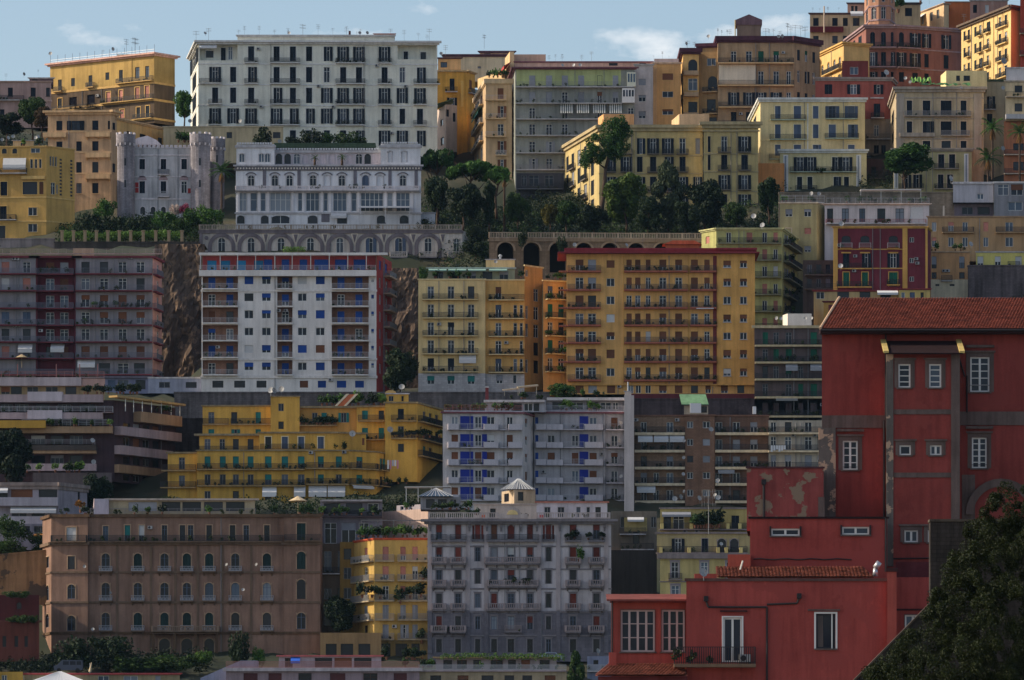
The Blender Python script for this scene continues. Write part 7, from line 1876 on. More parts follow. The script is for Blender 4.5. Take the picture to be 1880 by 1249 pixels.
pc.box(-.3, W_ + .3, -1.8, .02, 3.2, 3.6); o = f.put('entrance_porch', pc.mesh('entrance_porch', BPD), f.u(283), f.z(1200)); f.balc(280, 402, 1160, 1.8, 'balu', .9, .2, BPD, stucco('6a5c50', .3))
f.grid([(1172, 1200)], [(302, 20), (343, 20), (384, 18)], ['DDD'])
pots(10, 165, 515, 993, 899.4, 'the brown palazzo top balcony', (.5, .9)); 
for px, y in ((155, 1040), (170, 1155), (204, 1088), (414, 1036), (469, 1036), (446, 1082)): dish(px, y, 898.5, 'the brown palazzo wall', size=.9)
b = Bld('roof_terrace_houses', 'row of low white roof rooms with planted pergolas on top of the brown palazzo', 908)
st = dict(frame=GREYF, sh=SH_GREY, ro=SH_GREY, trim=stucco('6e6862', .3), glass=GLASSD)
f = b.block([(172, 908), (200, 908)], 916, 950, stucco('7c7c8a', .3), 6, st=st); g = b.block([(200, 909), (468, 909)], 915, 950, stucco('787260', .3), 6, st=st); g.band(915, .3, .7, stucco('857e78', .3)); g.grid([(921, 938)], [(262, 52), (314, 34), (352, 34), (392, 34), (432, 34)], ['rdddd'], mull=2)
pots(12, 200, 470, 945, 905, 'the brown palazzo roof terrace', (.8, 1.5)); pots(4, 104, 160, 945, 903, 'the brown palazzo roof terrace', (.8, 1.4), LEAFD); potplant(148, 942, 904, 2.2, 'the brown palazzo roof terrace', LEAFO)
g.balc(165, 470, 944, .3, 'bars', 1.0, .15, rm=GREYF)
umb = MB(); umb.tube((0, 0, 0), (0, 0, 2.2), .06); umb.tube((0, 0, .7), (0, 0, 2.4), .22, .06, n=8, mi=1); o = put('closed_parasol', umb.mesh('closed_parasol', [STEEL, plain('pink_white_cloth', (.5, .4, .4), .9)]), None, (PX(173, 904), 904, PZ(942, 904))); tag(o, 'closed pale parasol on the brown palazzo roof', 'parasol')
b = Bld('glazed_roof_rooms', 'dark glazed roof rooms with pergola right of the brown palazzo', 912)
f = b.block([(588, 912), (702, 912)], 918, 1000, stucco('5a5862', .35), 8, st=dict(frame=WHITE, glass=GLASSD, trim=stucco('7e7c80', .3))); f.band(918, .3, .8, None, 590, 702); f.grid([(924, 944)], [(610, 30), (650, 30), (685, 20)], ['ddg']); f.grid([(960, 998)], [(607, 22), (640, 26), (668, 18)], ['ggd']); f.balc(480, 702, 948, .8, 'rail', 1, .25, stucco('3c3438', .3))
pots(16, 490, 700, 946, 909, 'the glazed roof rooms terrace', (.9, 1.7))
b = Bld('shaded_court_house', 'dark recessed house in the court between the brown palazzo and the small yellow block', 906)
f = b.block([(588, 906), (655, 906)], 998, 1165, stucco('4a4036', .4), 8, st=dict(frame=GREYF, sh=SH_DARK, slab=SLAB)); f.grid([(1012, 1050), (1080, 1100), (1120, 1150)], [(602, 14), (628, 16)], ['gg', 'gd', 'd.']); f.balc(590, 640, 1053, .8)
f = b.block([(624, 905), (654, 905)], 996, 1165, stucco('6a5426', .3), 6, st=dict(frame=GREYF, ro=SH_BROWN, slab=SLAB)); f.grid([(1008, 1028), (1043, 1064), (1080, 1100)], [(638, 14)], ['d', 'd', 'g'])
tree('dark_tree', 'dark court tree between the brown palazzo and the small yellow block', 'broad', 622, 1170, 1095, 66, 900, LEAFD, 3, .9)

b = Bld('small_yellow_block', 'small yellow block with a sunlit red roof edge and trailing balcony plants', 897)
SY = stucco('8a733c', .28); SYR = stucco('8c3c24', .3)
st = dict(sh=SH_PINK, ro=SH_PINK, frame=WHITE, trim=SYR, slab=stucco('7d7460', .3), rail=GREYF)
fs = b.block([(650, 905), (687, 897), (785, 897)], 988, 1180, SY, 12, st=st); b.cornice(b.blocks[-1], .35, .2, SYR)
q, f = fs
rows = [(1004, 1029), (1040, 1064), (1076, 1101), (1111, 1137), (1147, 1172)]
f.grid(rows, [(708, 11), (740, 10), (762, 10)], ['rrr', 'ppp', 'gpg', 'ccc', 'ccc'], sh=SH_GREY); q.grid(rows, [(672, 6)], ['p', 'g', 'g', 'c', 'd'], sh=SH_GREY)
for y in (1030, 1066, 1103, 1138, 1174): f.balc(688, 724, y, .9); f.balc(730, 785, y, .9); q.balc(652, 686, y, .9)
for x, y in ((698, 1080), (735, 1087), (753, 1078), (773, 1076), (665, 1076), (683, 1076), (777, 1046), (774, 1160)): potplant(x, y + 22, 896.3, 2.2, 'the small yellow block balconies', LEAFD)
gr = b.block([(655, 896.6), (785, 896.6)], 1175, 1212, stucco('6a5a34', .35), 11, st=dict(frame=DARKF, glass=GLASSD), wallname='ground_floor_wall'); gr.grid([(1182, 1206)], [(706, 22), (737, 22), (763, 15)], ['ddd'])
pg = MB(); W_ = 120 * .0897
for k in range(5): pg.box(k * W_ / 4, k * W_ / 4 + .12, 0, .12, 0, 2.6); pg.box(k * W_ / 4, k * W_ / 4 + .12, 0, 3.4, 2.6, 2.75)
pg.box(0, W_, -.05, .1, 2.75, 2.9); o = put('pergola', pg.mesh('pergola', plain('grey_timber', (.16, .15, .15), .8)), None, (PX(662, 899), 899, PZ(987, 899))); tag(o, 'grey timber roof pergola on the small yellow block', 'pergola'); pots(18, 655, 780, 987, 898.5, 'the small yellow block roof', (1, 1.9))
b = Bld('peach_basement', 'low peach building with dark garage openings in front of the small yellow block', 893)
f = b.block([(588, 893), (700, 893)], 1162, 1212, stucco('6f5a3e', .3), 8, st=dict(frame=DARKF, glass=GLASSD)); f.grid([(1182, 1204)], [(608, 20), (637, 23), (669, 22)], ['ddd'])
b = Bld('sunlit_wall_house', 'sunlit pale pink blank wall house left of the ornate palazzo roof', 912)
fs = b.block([(702, 920), (786, 912), (790, 914)], 934, 1000, stucco('8e7d76', .3), 6, st=dict(frame=WHITE, trim=stucco('9a8c84', .3))); fs[0].win(743, 926, 933, 20, 'g') if False else None
fs[0].band(958, .15, .06); fs[0].win(757, 962, 970, 5, 'r', ro=SH_PINK)
t_ = b.block([(728, 918), (786, 914)], 924, 936, stucco('7f7c84', .3), 5, st=dict(frame=WHITE)); t_.grid([(926, 933)], [(738, 6), (746, 6), (753, 6)], ['ggg'])

b = Bld('ornate_palazzo', 'tall ornate grey-white palazzo with red blinds and carved stone balconies', 890)
OP = stucco('84838a', .3); OPL = stucco('50505a', .3, brick=1.2); OPT = stucco('58575e', .3)
st = dict(sh=SH_RED, ro=SH_RED, frame=SH_LBLUE, trim=OPT, slab=OPT, rail=stucco('6c666a', .3), glass=GLASS, su=.2, sum=OPT)
f = b.block([(785, 890), (1122, 890)], 954, 1122, OP, 15, st=st); b.cornice(b.blocks[-1], .8, 1.1, OPT)
lo = b.block([(785, 889.7), (1122, 889.7)], 1122, 1215, OPL, 15, st=st, wallname='rusticated_wall')
cols = [(806, 10), (841, 10), (877, 9), (907, 10), (938, 12), (973, 10), (1007, 9), (1052, 11), (1095, 11)]
f.grid([(964, 990)], cols, ['rrrrRrrrw'.replace('w', 'p')], su=.1)
for x in (870.5, 884, 1000, 1014): f.win(x - (1.5 if x in (870.5, 1000) else -1.5), 965, 990, 4, 'r', su=0)
f.grid([(1005, 1031), (1047, 1072), (1090, 1116)], cols, ['prgpppdrp', 'gddggdddg', 'dggpggdrd'])
lo.grid([(1132, 1156), (1174, 1198)], cols, ['rdgwwpdgg', 'ddddddddd'])
for x in (806, 841, 1052, 1095):
    f.balc(x - 15, x + 15, 993, 1.0, 'rail', 1.0, .22, rm=IRON); f.balc(x - 14, x + 14, 1034, 1.0, 'balu', .95, .3, br=2); f.balc(x - 13, x + 13, 1076, .9, 'balu', .95, .3, br=2); f.balc(x - 13, x + 13, 1119, .9, 'balu', .95, .3, br=2); lo.balc(x - 14, x + 14, 1160, 1.0, 'balu', .95, .3, br=2)
f.balc(893, 990, 993, 1.0, 'rail', 1.0, .22, rm=IRON); f.balc(890, 992, 1034, 1.1, 'balu', .95, .3, br=6); f.balc(895, 988, 1076, .9, 'balu', .95, .3, br=6); f.balc(893, 992, 1119, .9, 'balu', .95, .3, br=6); lo.balc(926, 958, 1160, .7)
for x in (877, 1007): f.balc(x - 11, x + 11, 993, .4, 'rail', 1.0, .2, rm=IRON)
for q, ys in ((f, (1002, 1044, 1080)), (lo, (1122.5, 1166))):
    for y in ys: q.band(y, .25, .12, OPT)
for a in (789, 859, 893, 990, 1025, 1113): f.pil(a - 4, a + 4, 956, 1121, .16, stucco('7a767c', .3)); lo.pil(a - 4, a + 4, 1124, 1200, .18, OPL)
for x in (790, 862, 894, 920, 956, 986, 1028, 1110):
    cb = MB(); cb.prism([(0, 0)], 0, 0) if False else None
    cb.box(-.25, .25, -.85, .02, -.35, 0); cb.box(-.2, .2, -.5, .02, -1.0, -.35); cb.box(-.15, .15, -.25, .02, -1.6, -1.0); f.put('console', cached('console', lambda: cb.mesh('console', OPT)), f.u(x), f.z(958))
f.balc(787, 915, 952, .3, 'balu', .95, .2, OPT, stucco('847e80', .3)); f.balc(985, 1120, 952, .3, 'balu', .95, .2, OPT, stucco('847e80', .3))
pd = MB(); hw = 28 * .089; pts = [(-hw, 0), (hw, 0), (hw, .75)] + [(hw * .55 * cos(pi * k / 10), .75 + 1.05 * sin(pi * k / 10)) for k in range(11)] + [(-hw, .75)]
pd.prism(pts, -.35, .3); o = f.put('pediment', pd.mesh('pediment', stucco('827c7c', .3)), f.u(941), f.z(952)); pm_ = MB(); pm_.prism([(.9 * cos(pi * k / 8), .75 * sin(pi * k / 8)) for k in range(9)], -.42, -.34); put('lunette', pm_.mesh('lunette', stucco('a8986a', .2)), o, (0, 0, .6))
for x in (870, 878, 886):
    pass
pots(6, 1038, 1110, 992, 889.2, 'the ornate palazzo balconies', (1.0, 1.7), LEAFD); potplant(1063, 1032, 889.2, 2.0, 'the ornate palazzo balconies', LEAFP); pots(8, 895, 990, 1074, 889.3, 'the ornate palazzo balconies', (.8, 1.3), LEAFD); pots(5, 795, 850, 1160, 889, 'the ornate palazzo balconies', (.6, 1))
rs = Bld('roof_rooms', 'white roof rooms with small windows behind the ornate palazzo balustrade', 897); st = dict(frame=GREYF, glass=GLASS, trim=stucco('8c8684', .3))
g = rs.block([(870, 897), (985, 897)], 925, 960, stucco('86807c', .3), 6, st=st); g.band(925, .15, .2); g.grid([(934, 950)], [(890, 8), (905, 10)], ['.d']); h = rs.block([(985, 897), (1115, 897)], 921, 960, stucco('8e8e98', .3), 6, st=st); h.band(921, .2, .3, stucco('8c5a50', .3)); h.grid([(931, 950)], [(1005, 11), (1030, 12), (1062, 8), (1098, 10), (1080, 6)], ['gggdg']); 
pots(10, 860, 1110, 951, 893, 'the ornate palazzo roof terrace', (.5, .9))
for px, y, r_ in ((886, 946, 'orange'), (994, 947, 'red')):
    bb = MB(); bb.box(-.4, .4, 0, .5, 0, .5); o = put('storage_box', bb.mesh('storage_box', plain(r_ + '_plastic', (.6, .12, .03) if r_ == 'orange' else (.5, .03, .03))), None, (PX(px, 892), 892, PZ(951, 892))); tag(o, '%s plastic box on the ornate palazzo roof terrace' % r_, 'box')
tw = Bld('lantern_tower', 'square roof lantern with a ribbed pale pyramid roof above the ornate palazzo', 903, 'tower')
fs = tw.block([(921, 907), (944, 902), (983, 903)], 900, 930, stucco('857866', .35), 4, st=dict(frame=DARKF, glass=GLASSD)); fs[0].win(930, 905, 920, 9, 'd'); fs[1].win(956, 904, 920, 10, 'd')
pr = MB(); hw, hd, H = 2.95, 2.4, 2.0; cs = [(-hw, -hd + .3), (-.75, -hd - .4), (hw, -hd + .1), (.7, hd)]
for (xa, ya), (xb, yb) in zip(cs, cs[1:] + cs[:1]):
    pr.poly([(xa, ya, 0), (xb, yb, 0), (0.1, 0, H)])
    for k in range(1, 7):
        t = k / 7; x, y = xa + (xb - xa) * t, ya + (yb - ya) * t; pr.tube((x, y, .02), (.1 + (x - .1) * .08, y * .08, H * .95), .05, n=4, mi=1)
put('pyramid_roof', pr.mesh('pyramid_roof', [stucco('62666e', .3), WHITE]), tw.root, (PX(951, 904) - tw.root.location.x, .6, PZ(900, 904) - tw.root.location.z))
cv = Bld('conservatory', 'small glass conservatory with hipped glazed roof on the terrace left of the lantern tower', 906, 'conservatory')
g = cv.block([(772, 907), (846, 907)], 912, 935, stucco('5c6068', .3), 5, st=dict(frame=GREYF, glass=GLASSD)); g.grid([(916, 932)], [(790, 16), (812, 16), (832, 12)], ['ddg'])
pr = MB(); cs = [(-2.9, -2), (2.9, -2), (2.9, 2), (-2.9, 2)]
for (xa, ya), (xb, yb) in zip(cs, cs[1:] + cs[:1]):
    pr.poly([(xa, ya, 0), (xb, yb, 0), (0, 0, 1.5)], 1)
    for k in range(0, 8):
        t = k / 8; x, y = xa + (xb - xa) * t, ya + (yb - ya) * t; pr.tube((x, y, .02), (x * .03, y * .03, 1.5), .05, n=4)
put('glazed_roof', pr.mesh('glazed_roof', [WIRON, GLASSB]), cv.root, (PX(800, 907) - cv.root.location.x, 1, PZ(912, 907) - cv.root.location.z))
fr = MB()
for x in (0, 2.0, 4.2): fr.box(x, x + .08, 0, .08, 0, 2.4); fr.box(x, x + .08, 2.4, 2.48, 0, 2.4)
fr.box(-.2, 7.6, -.1, 2.6, 2.4, 2.5); o = put('canopy', fr.mesh('canopy', plain('white_canopy', (.6, .58, .55))), None, (PX(745, 909), 909, PZ(921, 909))); tag(o, 'thin white terrace canopy beside the glass conservatory', 'canopy')
pots(12, 745, 870, 936, 904, 'the conservatory terrace', (.8, 1.5)); pots(6, 860, 880, 946, 893, 'the conservatory terrace', (.6, 1.2))

b = Bld('dark_blind_wall', 'tall dark blind wall and shabby upper flat right of the ornate palazzo', 912)
f = b.block([(1120, 912), (1206, 912)], 1010, 1215, stucco('33302e', .4), 8); u = b.block([(1122, 913), (1206, 913)], 938, 1010, stucco('565048', .4), 8, st=dict(frame=GREYF, sh=SH_DARK, glass=GLASSD, slab=SLAB)); u.grid([(948, 968), (976, 998)], [(1143, 8), (1168, 12), (1200, 10)], ['gdg', '.d.']); u.balc(1138, 1186, 980, .9); u.balc(1140, 1200, 1008, .9); u.awning(1152, 1182, 949, .8, 1.0)
u.pil(1146, 1188, 950, 975, .05, stucco('7a7048', .3), 'yellow_panel')
b = Bld('pale_yellow_palazzo', 'pale yellow palazzo with grey window surrounds left of the red buildings', 885)
PYW = stucco('847a50', .28); PYT = stucco('625c5e', .3)
st = dict(sh=SH_DARK, frame=WHITE, trim=PYT, slab=PYT, su=.22, sum=stucco('6a6670', .3), rail=IRON)
f = b.block([(1212, 885), (1384, 885)], 1018, 1110, PYW, 10, st=st); f.band(1017, .8, .5, PYT, name='cornice'); f.win(1239, 1032, 1062, 13, 'g', trans=(.4, .7)); f.win(1293, 1032, 1062, 13, 'w'); f.win(1240, 1075, 1100, 14, 'w'); f.balc(1227, 1252, 1064, .6); f.band(1067, .2, .1, PYT); f.win(1340, 1032, 1062, 13, 'g')
m = b.block([(1206, 888), (1380, 888)], 977, 1020, stucco('7a7152', .3), 10, Y=888, st=dict(st, su=.08), wallname='attic_wall'); m.grid([(989, 1015)], [(1245, 12), (1294, 11), (1325, 16), (1348, 15)], ['ocDD']); m.balc(1204, 1372, 1015, 1.0, 'rail', 1.0, .2); m.band(977, .3, .3, PYT)
for x in (1213, 1265, 1318, 1333, 1360): m.pil(x - 3, x + 3, 1006, 1016, 1.15, stucco('958a58', .25), 'pier')
t = b.block([(1212, 891), (1372, 891)], 932, 980, stucco('7f7448', .3), 9, Y=891, st=dict(st, su=0, glass=GLASSD), wallname='roof_storey_wall'); t.grid([(947, 972)], [(1225, 14), (1246, 20), (1350, 14)], ['dgc']); t.band(932, .25, .2); t.awning(1215, 1268, 940, .9, 1.6, SH_GREY); t.balc(1210, 1372, 972, 1.2, 'rail', 1.0, .2)
for x in (1215, 1269, 1314, 1336, 1358): t.pil(x - 3, x + 3, 962, 972, 1.3, stucco('958a58', .25), 'pier')
for k in range(9): potplant(1276 + k * 5.5, 970, 889.4, RND.uniform(1.6, 2.8), 'the pale yellow palazzo roof terrace', RND.choice((LEAFD, LEAF, LEAFD)))
aerial(1301, 900, 975, 886, 'the pale yellow palazzo', 3); dish(1325, 998, 884, 'the pale yellow palazzo', size=1.0); dish(1311, 908, 925, 'the pale yellow palazzo', size=1.1)
for x in (1258, 1280): t.aircon(x, 978)

# ------------------------------------------------------------------ bottom edge
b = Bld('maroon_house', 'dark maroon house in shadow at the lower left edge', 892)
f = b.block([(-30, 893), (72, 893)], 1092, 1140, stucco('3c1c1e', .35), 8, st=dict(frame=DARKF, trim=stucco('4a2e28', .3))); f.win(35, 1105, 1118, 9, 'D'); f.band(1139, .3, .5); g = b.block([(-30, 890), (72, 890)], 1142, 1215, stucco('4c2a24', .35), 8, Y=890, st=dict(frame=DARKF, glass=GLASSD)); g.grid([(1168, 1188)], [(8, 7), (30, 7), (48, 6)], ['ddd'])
for x, y, w, h in ((34, 1142, 50, 14), (60, 1142, 30, 12), (30, 1096, 60, 12)): bush('%s on the maroon house' % {14: 'long terrace shrub', 30: 'x'}.get(h, 'rooftop shrub' if y < 1100 else 'short terrace shrub'), x, y, w, h, 889.5, LEAF, 'shrubs on the maroon house')
for x, y, w, h, mt, l_ in ((140, 1215, 90, 46, LEAFD, 'broad dark bush behind the parked van'), (210, 1212, 80, 40, LEAFD, 'dark bush right of the parked van under the palazzo'), (290, 1230, 120, 26, LEAF, 'long clipped green hedge under the brown palazzo porch'), (240, 1232, 80, 24, LEAF, 'short green hedge joining the long clipped one'), (350, 1225, 60, 24, LEAF, 'green bush at the right end of the clipped hedge'), (375, 1215, 40, 22, LEAFL, 'light yellow-green bush beside the clipped hedge'), (440, 1215, 50, 60, LEAFD, 'tall dark bush above the sloping stair wall'), (475, 1218, 30, 30, LEAFP, 'small bright bush left of the blue awning'), (195, 1200, 100, 30, LEAFD, 'low dark bush along the brown palazzo foot')):
    bush(l_, x, y, w, h, 882 if y > 1210 else 886, mt, 'hedge bushes under the brown palazzo')
b = Bld('terrace_row', 'pinkish white terrace row with brown openings and a railing at the bottom edge', 872)
st = dict(frame=BROWNF, trim=stucco('7e6a68', .3), slab=stucco('7a7078', .3), rail=RIRON, glass=GLASSD, ro=SH_BROWN)
f = b.block([(415, 872), (770, 872)], 1228, 1290, stucco('6c6068', .3), 10, st=st); f.band(1227, .5, .5, stucco('86828a', .3)); f.grid([(1236, 1262)], [(460, 26), (505, 24), (560, 24), (620, 28), (680, 26), (735, 24)], ['rrdrdr'], ro=vary('dark_red_blind', (.09, .03, .03), .2))
f.balc(415, 770, 1226, .2, 'rail', 1.0, .2)
g = b.block([(512, 876), (700, 876)], 1204, 1232, stucco('76707a', .3), 6, Y=876, st=st, wallname='upper_wall'); g.band(1203, .25, .4, stucco('8c4a4c', .3)); g.grid([(1208, 1228)], [(530, 14), (594, 32), (630, 32), (666, 32)], ['gdrd'], ro=SH_BROWN); aw = g.awning(534, 551, 1207, 1.0, 1.0, plain('bright_blue_cloth', (.03, .12, .55), .8))
g2 = b.block([(800, 876), (1022, 876)], 1208, 1232, stucco('6e6a70', .3), 6, Y=876, st=st, wallname='upper_wall'); g2.band(1206, .25, .5, stucco('7a6a4c', .3)); g2.grid([(1212, 1228)], [(822, 16), (848, 18), (876, 14), (912, 22), (940, 14), (965, 16), (1000, 18)], ['dgdgdrd'])
h = b.block([(768, 872.5), (1040, 872.5)], 1232, 1290, stucco('746a58', .3), 8, Y=872.5, st=st); h.grid([(1240, 1262)], [(800, 20), (850, 20), (895, 22), (935, 18), (968, 18), (1010, 20)], ['drdddr']); h.balc(768, 1040, 1231, .3, 'rail', .9, .2, rm=WIRON)
vine = put('pergola_vine', leaf_mesh('pergola_vine', [(x * .5, RND.uniform(-.4, .6), RND.uniform(-.2, .3)) for x in range(40)], [RND.uniform(.3, .55) for _ in range(40)], 50, .13, LEAFL, 6), None, (PX(812, 874), 874, PZ(1206, 874))); tag(vine, 'green vine over the terrace row roof edge at the bottom', 'vine')
pots(10, 730, 800, 1226, 873, 'the bottom terrace row', (.8, 1.3)); pots(9, 850, 1030, 1230, 873, 'the bottom terrace row', (.7, 1.1)); pots(6, 700, 790, 1212, 880, 'the bottom terrace row', (1.2, 2.2), LEAFD)
tree('conical_tree', 'dark egg-shaped clipped tree at the bottom beside the red house', 'tall', 1058, 1290, 1198, 56, 862, LEAF, 2, .95)
b = Bld('blue_grey_house', 'small blue-grey house behind the egg-shaped tree', 878); f = b.block([(1078, 878), (1140, 878)], 1205, 1290, stucco('5a6278', .3), 6, st=dict(frame=DARKF, glass=GLASSD)); f.win(1094, 1212, 1220, 9, 'd'); f.balc(1078, 1130, 1232, .6, 'rail', rm=WIRON); dish(1100, 1195, 876, 'the blue-grey house', size=1.4)
sb = MB(); sb.prism([(0, 0), (9.2, 0), (9.2, 3.4), (6.4, 3.4), (0.0, .6)], 0, 3); o = put('stair_wall', sb.mesh('stair_wall', stucco('686e84', .3)), None, (PX(368, 874), 874, PZ(1252, 874))); tag(o, 'sloping blue-white stair wall at the bottom left of the terrace row', 'wall')
b = Bld('low_pink_roof_house', 'low cream house with a pink roof edge at the bottom left', 868); f = b.block([(45, 868), (330, 868)], 1236, 1290, stucco('6e6650', .3), 8, st=dict(frame=WHITE, trim=stucco('8a3c40', .3)), cornice=(.3, .4)); f.grid([(1241, 1256)], [(190, 20), (240, 26), (290, 10)], ['wwr']); g = b.block([(-30, 867), (42, 867)], 1234, 1290, stucco('8a6f2c', .3), 8, st=dict(frame=WHITE)); g.win(8, 1240, 1256, 10, 'w')
tn = MB(); hw, H = 4.2, 1.7; cs = [(-hw, -hw), (hw, -hw), (hw, hw), (-hw, hw)]
for (xa, ya), (xb, yb) in zip(cs, cs[1:] + cs[:1]):
    tn.poly([(xa, ya, 0), (xb, yb, 0), (0, 0, H)])
    for k in range(1, 14):
        t = k / 14; x, y = xa + (xb - xa) * t, ya + (yb - ya) * t; tn.tube((x, y, .02), (x * .05, y * .05, H * .96), .04, n=3)
root = bpy.data.objects.new('marquee', None); col.objects.link(root); root.location = (PX(110, 864), 864, PZ(1252, 864)); tag(root, 'white ribbed pyramid marquee roof at the bottom left corner', 'marquee')
put('tent_roof', tn.mesh('tent_roof', plain('white_tent', (.55, .56, .58), .7)), root)
tp = MB(); [tp.box(x - .06, x + .06, y - .06, y + .06, -2.6, .05) for x, y in cs]; put('poles', tp.mesh('poles', STEEL), root)
umb2 = MB(); umb2.tube((0, 0, 0), (0, 0, 1.6), .05); umb2.tube((0, 0, .2), (.25, 0, 1.7), .24, .05, n=8, mi=1); o = put('closed_parasol', umb2.mesh('closed_parasol', [STEEL, plain('cream_cloth', (.55, .42, .26), .9)]), None, (PX(165, 864), 864, PZ(1236, 864))); tag(o, 'closed cream parasol beside the white marquee', 'parasol')
# parked van in the dark garden lane
root = bpy.data.objects.new('parked_van', None); col.objects.link(root); Yv = 878; root.location = (PX(126, Yv), Yv, PZ(1235, Yv)); tag(root, 'dim blue-grey parked van under the brown palazzo hedge', 'van')
vb = MB(); vb.prism([(-2.3, .35), (2.3, .35), (2.35, 1.0), (2.25, 1.95), (-1.0, 2.0), (-1.7, 1.25), (-2.35, 1.05)], -.9, .9); put('body', vb.mesh('body', plain('van_paint', (.04, .05, .08), .35, .5)), root)
for x0, x1 in ((-.85, .1), (.3, 1.2), (1.35, 2.1)):
    wv = MB(); wv.box(x0, x1, -.915, -.9, 1.2, 1.8); put('side_window', wv.mesh('side_window', GLASS), root)
for x in (-1.5, 1.5):
    wv = MB(); wv.tube((x, -.92, .35), (x, -.65, .35), .35, n=14); put('wheel', wv.mesh('wheel', plain('tyre', (.02, .02, .02), .9)), root)
for px, y in ((1262, 1222),): pass
root = bpy.data.objects.new('parked_car', None); col.objects.link(root); Yv = 884; root.location = (PX(1012, Yv), Yv, PZ(1214, Yv)); tag(root, 'small pale blue parked car below the ornate palazzo', 'car')
vb = MB(); vb.prism([(-1.9, .3), (1.9, .3), (1.95, .75), (1.2, .9), (.75, 1.4), (-.9, 1.4), (-1.4, .95), (-1.95, .8)], -.8, .8); put('body', vb.mesh('body', plain('car_paint', (.25, .3, .42), .3, .5)), root)
wv = MB(); wv.prism([(-.85, .95), (.95, .95), (.65, 1.32), (-.75, 1.32)], -.815, -.79); put('side_window', wv.mesh('side_window', GLASS), root)
for x in (-1.2, 1.2):
    wv = MB(); wv.tube((x, -.82, .32), (x, -.6, .32), .32, n=14); put('wheel', wv.mesh('wheel', plain('tyre', (.02, .02, .02), .9)), root)

# ================================================================== red building in the foreground
RED = stucco('642b28', .32, patch='5d2926', sc=1.6); REDC = stucco('72302c', .3, patch='6a2d2a', sc=1.8); REDW = stucco('78362f', .35, sc=2.0); RGR = stucco('4a403e', .4, sc=2.0); RGRL = stucco('4a4644', .4, patch='7e6a5a', sc=2.4)
PEEL = stucco('642f2e', .3, patch='5c5044', sc=3.0)
TILE = stucco('58291f', .8, sc=9.0); TILEB = stucco('62362a', .8, sc=9.0)
DPIPE = plain('dark_pipe', (.018, .014, .016), .6)
def tiles(name, parent, x0, x1, y0, z0, y1, z1, hip=0.0, mat=None, tw=.21, th=.32, hipr=0.0, x1b=None):
    """pantile slope from eave (y0,z0) up to ridge (y1,z1): overlapping courses of rounded tiles; hip shortens upper courses on the left"""
    b = MB(); sl = hypot(y1 - y0, z1 - z0); n = max(2, int(sl / th)); rr = random.Random(int(x0 * 10))
    ey, ez = (y1 - y0) / sl, (z1 - z0) / sl; ny, nz = -ez, ey
    for r in range(n):
        t0, t1 = sl * r / n, sl * (r + 1) / n + .06
        xa = x0 + hip * (r + .5) / n; xb = x1 - hipr * (r + .5) / n
        k = int((xb - xa) / tw)
        for c in range(k):
            cx_ = xa + (c + .5) * tw; jit = rr.uniform(-.012, .012); up = rr.uniform(0, .02)
            prof = [(-.5, 0), (-.36, .035), (0, .05), (.36, .035), (.5, 0)]
            i = len(b.v)
            for t, lift in ((t0, .04 + up), (t1, 0.0)):
                for u, h in prof:
                    hh = h + lift; b.v.append((cx_ + u * tw * (1.0 if t == t0 else .9) + jit, y0 + ey * t + ny * hh, z0 + ez * t + nz * hh))
            for q in range(4): b.f.append((i + q, i + q + 1, i + q + 6, i + q + 5)); b.m.append(0)
            b.f.append((i + 4, i + 3, i + 2, i + 1, i)); b.m.append(0)
    o = put(name, b.mesh(name, mat or TILE, False), parent); o['kind'] = 'stuff'
    return o
b = Bld('red_building', 'big dark red foreground building with pantiled roof, grey bands and white windows', 380)
R0 = None
st = dict(frame=vary('cream_white_joinery', (.68, .65, .62), .08), su=.30, sum=RGR, trim=RGR, slab=RGR, rail=DPIPE, rev=.16, glass=glass_mat('foreground_glass', (.008, .012, .025), (.10, .13, .17), .4), sill=True, ft=.11)
M = b.block([(1509, 380), (1960, 380)], 600, 1130, RED, 12, st=st)
r_ = b.root.location
def loc(px, py, Y): return (PX(px, Y) - r_.x, Y - r_.y, PZ(py, Y) - r_.z)
# upper wall windows and bands
M.pil(1509, 1627, 763, 786, .10, RGR, 'grey_band'); M.pil(1762, 1960, 756, 781, .10, RGR, 'grey_band'); M.pil(1503, 1534, 786, 960, .14, RGRL, 'corner_quoin')
M.win(1561, 809, 863, 27, 'g', trans=(.25, .5, .75)); M.win(1799, 655, 720, 35, 'g', trans=(.2, .4, .6, .8)); M.win(1798, 804, 860, 28, 'g', trans=(.2, .4, .6, .8))
for x, y, w in ((1561, 806, 50), (1799, 652, 52), (1798, 801, 50)): M.band(y - 18, .18, .22, RGR, x - w / 2, x + w / 2, 'window_hood')
for x, y0, w in ((1561, 858, 26), (1799, 708, 36), (1798, 854, 28)):
    rb = MB(); rb.box(-w * .019, w * .019, -.06, -.03, 0, .03); M.put('window_bar', rb.mesh('window_bar', DPIPE), M.u(x), M.z(y0))
M.pipe(1626, 605, 770, DPIPE, .06); M.pipe(1623, 772, 960, DPIPE, .07); M.pipe(1775, 690, 758, DPIPE, .06)
pp = MB(); pp.tube((0, -.1, 0), (.5, -.1, -1.6), .06, n=6); M.put('drainpipe', pp.mesh('drainpipe', DPIPE), M.u(1758), M.z(650))
